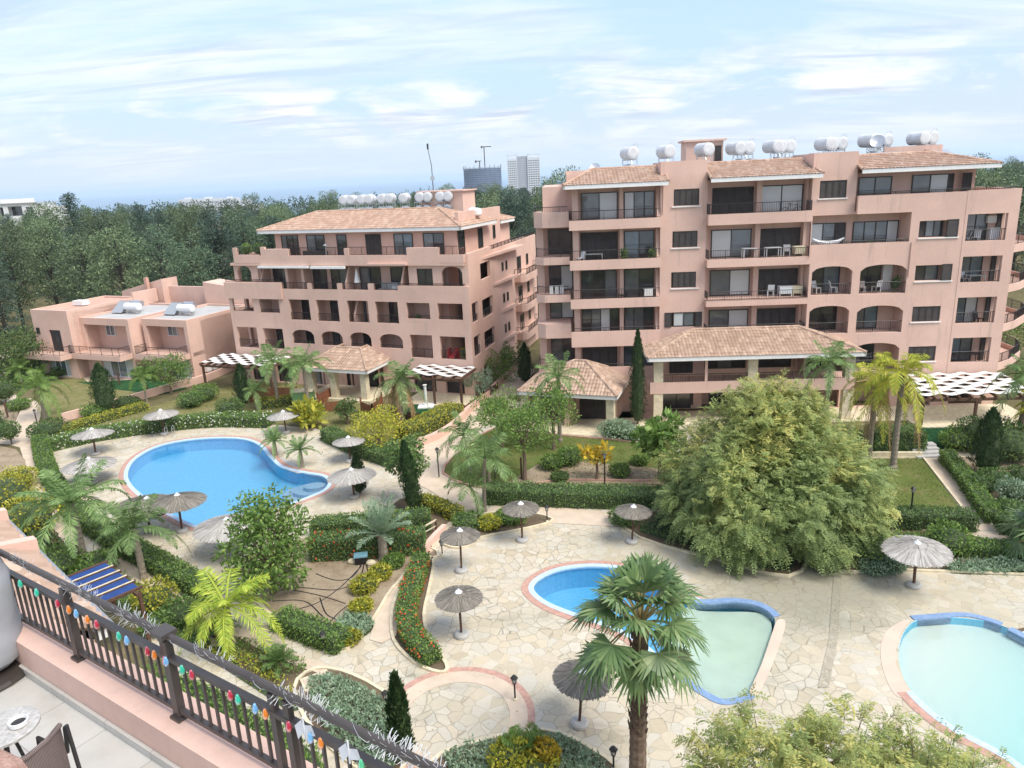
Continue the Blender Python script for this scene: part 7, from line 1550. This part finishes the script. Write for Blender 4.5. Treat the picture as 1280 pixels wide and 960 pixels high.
# white house in the wood at the far left
P=far_at(33,268,330); t=thing('white_house','unfinished white concrete house rising above the wood at the far left','house',(P.x,330,-2)); zt=far_at(33,254,330).z+2; b=MB(); w=20
b.holes(-w*.55,w*.45,-2,zt,-6,-5.6,[(-w*.42,-w*.28,zt-5,zt-1.2),(-w*.18,w*.12,zt-5,zt-1.0),(w*.2,w*.35,zt-4.5,zt-1.5)]); b.box(-w*.55,w*.45,-3,8,-2,zt-.4); b.box(-w*.5,w*.05,0,6,zt-.4,zt+2); b.box(w*.45,w*.75,-5,6,-2,zt-1.6); b.build('wall',M['white'],t); MB().box(-w*.62,w*.5,-6.6,8.3,zt,zt+.35).build('roof',M['grey'],t); 
b=MB(); 
for a,c in ((-w*.42,-w*.28),(-w*.18,w*.12),(w*.2,w*.35)): b.box(a,c,-3.3,-3.05,zt-4.9,zt-1.3)
b.build('window',M['glass'],t)
# houses glimpsed at right behind the block, and low white buildings on the coast
P=G(1290,452); t=thing('tiled_house','orange tiled house glimpsed past the right edge of the right block','house',(46,84,0),radians(-10)); MB().box(-6,8,0,10,0,12.0).build('wall',M['pink'],t); tile_roof(t,[((-6.6,-.6,12.0),(8.6,-.6,12.0),(5,4.8,13.8),(-3,4.8,13.8)),((-6.6,10.6,12),(-6.6,-.6,12),(-3,4.8,13.8),(-3,4.8,13.8)),((8.6,-.6,12),(8.6,10.6,12),(5,4.8,13.8),(5,4.8,13.8))],plain('orange_tile',(.62,.26,.12),.8,var=.2,vs=3)); win(t,-4,-2,8.6,10.8,-.08,2,'glass'); win(t,2,4,8.6,10.8,-.08,2,'glass')
for i,(x,y,w_,h_,lb) in enumerate(((236,249,34,12,'small white coastal building left of the pair on the shore'),(262,248,44,15,'larger white coastal building in the middle of the shore'),(288,247.5,30,11,'small white coastal building right of the pair on the shore'),(310,256,12,7,'white house roof peeping from the wood left of the left block'))):
    Dd=1450 if i<3 else 420; P=far_at(x,y,Dd); t=thing('coastal_building',lb,'house',(P.x,Dd,P.z-25),0,'white buildings near the shore'); MB().box(-w_/2,w_/2,-8,8,0,25).build('wall',M['tower_white'],t); MB().box(-w_/2+2,w_/2-2,-8.2,-8.0,17,20).build('window',M['tower_grey'],t); MB().box(-w_*.2,w_*.1,-4,4,25,28).build('stair_house',M['tower_white'],t)
# sea
b=MB(); b.add([(-40000,1700,-60),(40000,1700,-60),(40000,55000,-60),(-40000,55000,-60)],[(0,1,2,3)])
m,nt,bs=newmat('sea_water'); bs.inputs['Base Color'].default_value=(.10,.20,.30,1); bs.inputs['Roughness'].default_value=.35; bs.inputs['IOR'].default_value=1.33; bump(nt,bs,noise(nt,wcoords(nt,(.004,.02,1)),1.0,4),.2,2.0)
tag(b.build('sea',m),kind='structure')
# wood: five tree forms, set out one by one
M['bark_dark']=plain('dark_pine_bark',(.045,.04,.032),.95)
def pine(kind,seed):
    g=np.random.default_rng(seed); t=thing('pine_tree','','pine',(0,0,0)); h=15.0; lf=LF(); lim=MB(); lim.tube([(0,0,0),(.1,.1,h*.5),(0,0,h*.93)],[.24,.17,.04],7)
    if kind==0:      # conical
        for i in range(46):
            q=i/46; z=h*(.14+.84*q); r=3.3*(1-q)**.75+.25; az=i*2.399; L=r*(.75+.4*g.random()); lim.tube([(0,0,z-.3),(L*.7*cos(az),L*.7*sin(az),z)],[.05,.02],4)
            for k in (.45,.8): cloud(lf,(L*k*cos(az),L*k*sin(az),z-.15*L*k),(.55+.22*L,.55+.22*L,.4),60,.32,.10,g=g,shell=.2,droop=.2)
    else:            # broad, lobed
        for i in range(30+kind*4):
            q=i/(30+kind*4); z=h*((.18 if kind!=2 else .3)+.74*q); k=math.sqrt(max(.05,1-((q-.38)/.68)**2)); az=i*2.399+g.normal()*.3; L=(3.2 if kind!=3 else 2.5)*k*(.45+.6*g.random()); c=(L*cos(az),L*sin(az),z+g.normal()*.4); lim.tube([(0,0,z*.75),(c[0]*.8,c[1]*.8,c[2])],[.07,.02],4); rr=(1.15 if kind!=3 else .95)*(.75+.5*g.random()); cloud(lf,c,(rr*1.08,rr*1.08,rr*.85),210,.33,.12,g=g,shell=.35,up=.35)
    lim.build('trunk',M['bark_dark'],t); lf.build('crown',M[['leaf_pine3','leaf_pine','leaf_pine2','leaf_pine3'][kind] if seed!=77 else 'leaf_pine2'],t); return t
PR=[pine(k,50+k) for k in range(4)]+[pine(1,77)]
LBL=['dark conical pine standing in the wood behind the buildings','broad dark green tree crowded in the wood behind the buildings','high crowned pine standing in the wood behind the buildings','narrow lobed pine standing in the wood behind the buildings','rounded dark tree standing in the wood behind the buildings']
g=random.Random(12); pos=[]
def ok(x,y,dm):
    if x>-62 and x<-24 and y<104+(-(x+24))*.0 and y>70: return False
    if -36<x<14 and y<98: return False
    if 0<x<52 and y<90: return False
    return all((x-a)**2+(y-b)**2>dm*dm for a,b,_ in pos)
tries=0
def edge(x): # near edge of the wood
    return 108 if x<-20 else 100
FIX=[(-93,110,19.5),(-86,118,16)]
Pp=far_at(95,300,160); pos.append((Pp.x,Pp.y,zat((Pp.x,Pp.y),238)))
for (xx,dd,yt) in ((60,150,262),(130,140,270),(180,180,252),(705,120,222),(690,125,226),(596,130,232),(640,135,232)):
    Pp=far_at(xx,300,dd); pos.append((Pp.x,Pp.y,zat((Pp.x,Pp.y),yt)))
while len(pos)<265 and tries<20000:
    tries+=1; u=g.random(); y=98+(290-98)*u**1.5; x=(g.random()*2-1)*(.80*y+25)
    if x>.45*y+10 and g.random()<.5: continue
    if x<-20 and y<92+abs(x+60)*.05: continue
    dm=4.6+.012*y
    if ok(x,y,dm): pos.append((x,y,13.2+3.2*g.random()+(1.5 if x>10 else 0)))
first=[True]*5
for i,(x,y,h) in enumerate(pos):
    k=0 if i==0 else g.choice([0,1,1,2,3,4,4,2])
    if first[k]: o=PR[k]; first[k]=False
    else: o=copy_tree(PR[k])
    s=h/15.0; place(o,(x,y,-.2),g.random()*6.28,(s*(1.0+.25*g.random()),s*(1.0+.25*g.random()),s),LBL[k] if i else 'tallest conical pine rising above the horizon at the left','pines of the wood behind the buildings')
for k in range(5):
    if first[k]: place(PR[k],(-90-6*k,128,-.2),0,1,LBL[k],'pines of the wood behind the buildings')
# far wood that reads as one mass
lf=LF(); gg=np.random.default_rng(6)
for i in range(1500):
    y=275+650*gg.random()**1.2; x=(gg.random()*2-1)*(.82*y+20); gz=0 if y<340 else (-(y-340)/260*9 if y<600 else -9-(y-600)/900*39); h=12.5+4*gg.random()
    n=60 if y<450 else 36
    for q in (.35,.6,.82): cloud(lf,(x+gg.normal()*1.2,y,gz+h*q),(3.2*(1.15-q),3.2*(1.15-q),h*.16),n//3*2,.9 if y<450 else 1.3,.45 if y<450 else .7,g=gg,shell=.4)
tag(lf.build('far_wood',M['leaf_pine']),'dark green wood stretching to the sea behind the buildings','wood',kind='stuff')
# a darker understorey so that the wood is closed below its crowns
u=LF()
for i in range(900):
    y=100+200*gg.random(); x=(gg.random()*2-1)*(.82*y+20)
    if not (x<-64 or x>54 or y>104): continue
    cloud(u,(x,y,1.6+2*gg.random()),(2.6,2.6,1.9),46,.6,.28,g=gg,shell=.4)
tag(u.build('undergrowth',M['leaf_pine']),'dark scrub filling the floor of the pine wood','undergrowth',kind='stuff')

# ------------------------------------------------------------------ sky, sun, air
SUN_EL=radians(56); SUN_AZ=radians(128)
W=bpy.data.worlds.new('World'); SC.world=W; W.use_nodes=True; nt=W.node_tree; bg=nt.nodes['Background']
sky=nt.nodes.new('ShaderNodeTexSky'); sky.sky_type='NISHITA'; sky.sun_disc=False; sky.sun_elevation=SUN_EL; sky.sun_rotation=SUN_AZ; sky.air_density=1.0; sky.dust_density=0.6; sky.ozone_density=1.5; sky.altitude=0
tc=nt.nodes.new('ShaderNodeTexCoord'); sx=nt.nodes.new('ShaderNodeSeparateXYZ'); nt.links.new(tc.outputs['Generated'],sx.inputs[0])
def mth(op,a,b=None,clamp=False):
    n=N(nt,'ShaderNodeMath',operation=op); n.use_clamp=clamp
    for i,v in enumerate((a,b)):
        if v is None: continue
        if isinstance(v,(int,float)): n.inputs[i].default_value=v
        else: nt.links.new(v,n.inputs[i])
    return n.outputs[0]
zc=mth('MAXIMUM',sx.outputs['Z'],0.0); zz=mth('ADD',zc,0.10)
cx=mth('DIVIDE',sx.outputs['X'],zz); cy=mth('DIVIDE',sx.outputs['Y'],zz)
cb=nt.nodes.new('ShaderNodeCombineXYZ'); nt.links.new(cx,cb.inputs[0]); nt.links.new(cy,cb.inputs[1])
def skynoise(vec,scale,det,rough,dist,sc=(1,1,1),loc=(0,0,0),rot=0):
    mp=nt.nodes.new('ShaderNodeMapping'); mp.inputs['Scale'].default_value=sc; mp.inputs['Location'].default_value=loc; mp.inputs['Rotation'].default_value=(0,0,rot); nt.links.new(vec,mp.inputs[0]); return noise(nt,mp.outputs[0],scale,det,rough,dist)
cir=skynoise(cb.outputs[0],.5,7,.58,.6,(.55,1.2,1),(3.1,1.2,0),radians(-16))        # streaked high cloud sheet
cir2=skynoise(cb.outputs[0],1.6,8,.68,1.2,(.5,2.4,1),(7.7,2.0,0),radians(-12))
a=mth('ADD',mth('MULTIPLY',cir,.8),mth('MULTIPLY',cir2,.2))
high=mth('MULTIPLY',mth('SUBTRACT',sx.outputs['Z'],.06,),3.6,True)                       # the sheet thins out towards the horizon
thr=mth('SUBTRACT',.51,mth('MULTIPLY',high,.17))
cm=mth('MULTIPLY',mth('SUBTRACT',a,thr),4.2,True)
# low cumulus rows near the horizon
az=nt.nodes.new('ShaderNodeMath'); az.operation='ARCTAN2'; nt.links.new(sx.outputs['X'],az.inputs[0]); nt.links.new(sx.outputs['Y'],az.inputs[1])
cb2=nt.nodes.new('ShaderNodeCombineXYZ'); nt.links.new(az.outputs[0],cb2.inputs[0]); nt.links.new(sx.outputs['Z'],cb2.inputs[1])
cu=skynoise(cb2.outputs[0],5.5,7,.6,.4,(1,3.2,1),(1.3,.6,0))
band=mth('SUBTRACT',1.0,mth('MULTIPLY',mth('ABSOLUTE',mth('SUBTRACT',sx.outputs['Z'],.085)),11.0),True)
cum=mth('MULTIPLY',mth('MULTIPLY',mth('SUBTRACT',cu,.45),8.0,True),band,True)
cov=mth('MAXIMUM',cm,cum)
shade=skynoise(cb.outputs[0],1.1,7,.62,.8,(.6,2.0,1),(5.1,.4,0),radians(-10))
ccol=mixc(nt,mth('MULTIPLY',mth('SUBTRACT',shade,.47),6.0,True),(1.0,1.0,1.0),(.60,.66,.80))
sc_=nt.nodes.new('ShaderNodeVectorMath'); sc_.operation='SCALE'; nt.links.new(ccol,sc_.inputs[0]); sc_.inputs['Scale'].default_value=CLOUD if 'CLOUD' in globals() else 2.95
dim=nt.nodes.new('ShaderNodeVectorMath'); dim.operation='SCALE'; nt.links.new(sky.outputs[0],dim.inputs[0]); nt.links.new(mth('ADD',.50,mth('MULTIPLY',zc,.9),True),dim.inputs['Scale'])   # thin high veil dims the horizon glow
vc=nt.nodes.new('ShaderNodeVectorMath'); vc.operation='SCALE'; vc.inputs[0].default_value=(.60,.77,1.0); vc.inputs['Scale'].default_value=2.5
veil=mixc(nt,mth('MULTIPLY',mth('SUBTRACT',1.0,mth('MULTIPLY',zc,2.4),True),.95),dim.outputs[0],vc.outputs[0])
hz=mth('SUBTRACT',1.0,mth('MULTIPLY',zc,10.0),True); hc=nt.nodes.new('ShaderNodeVectorMath'); hc.operation='SCALE'; hc.inputs[0].default_value=(.80,.90,1.0); hc.inputs['Scale'].default_value=2.75; veil=mixc(nt,mth('MULTIPLY',hz,.8),veil,hc.outputs[0])
nt.links.new(mixc(nt,mth('MULTIPLY',cov,.92),veil,sc_.outputs[0]),bg.inputs['Color']); bg.inputs['Strength'].default_value=0.115
sl=bpy.data.lights.new('sun','SUN'); sl.energy=1.35; sl.angle=radians(30); sl.color=(1.0,.95,.87); so=bpy.data.objects.new('sun',sl); COL.objects.link(so)
dv=Vector((sin(SUN_AZ)*cos(SUN_EL),cos(SUN_AZ)*cos(SUN_EL),sin(SUN_EL))); so.rotation_euler=(-dv).to_track_quat('-Z','Y').to_euler(); so.location=(0,0,60)
# the air: pale haze over the wood, the towers and the sea
hb=MB(); hb.box(-45000,45000,-120,56000,-66,95); m,hn,bs=newmat('sea_air'); hn.nodes.remove(bs); pv=hn.nodes.new('ShaderNodeVolumePrincipled'); pv.inputs['Color'].default_value=(.80,.90,1.0,1); pv.inputs['Density'].default_value=HAZE; pv.inputs['Anisotropy'].default_value=.2
hn.links.new(pv.outputs[0],hn.nodes['Material Output'].inputs['Volume']); tag(hb.build('haze',m),kind='stuff'); SC.cycles.volume_bounces=1
SC.render.engine='CYCLES'; SC.cycles.use_denoising=True; SC.cycles.max_bounces=8; SC.cycles.transparent_max_bounces=8; SC.cycles.diffuse_bounces=3; SC.cycles.glossy_bounces=3; SC.cycles.transmission_bounces=4
vs=SC.view_settings; vs.view_transform='Standard'; vs.look='None'; vs.gamma=1; vs.exposure=1.75; vs.use_curve_mapping=False
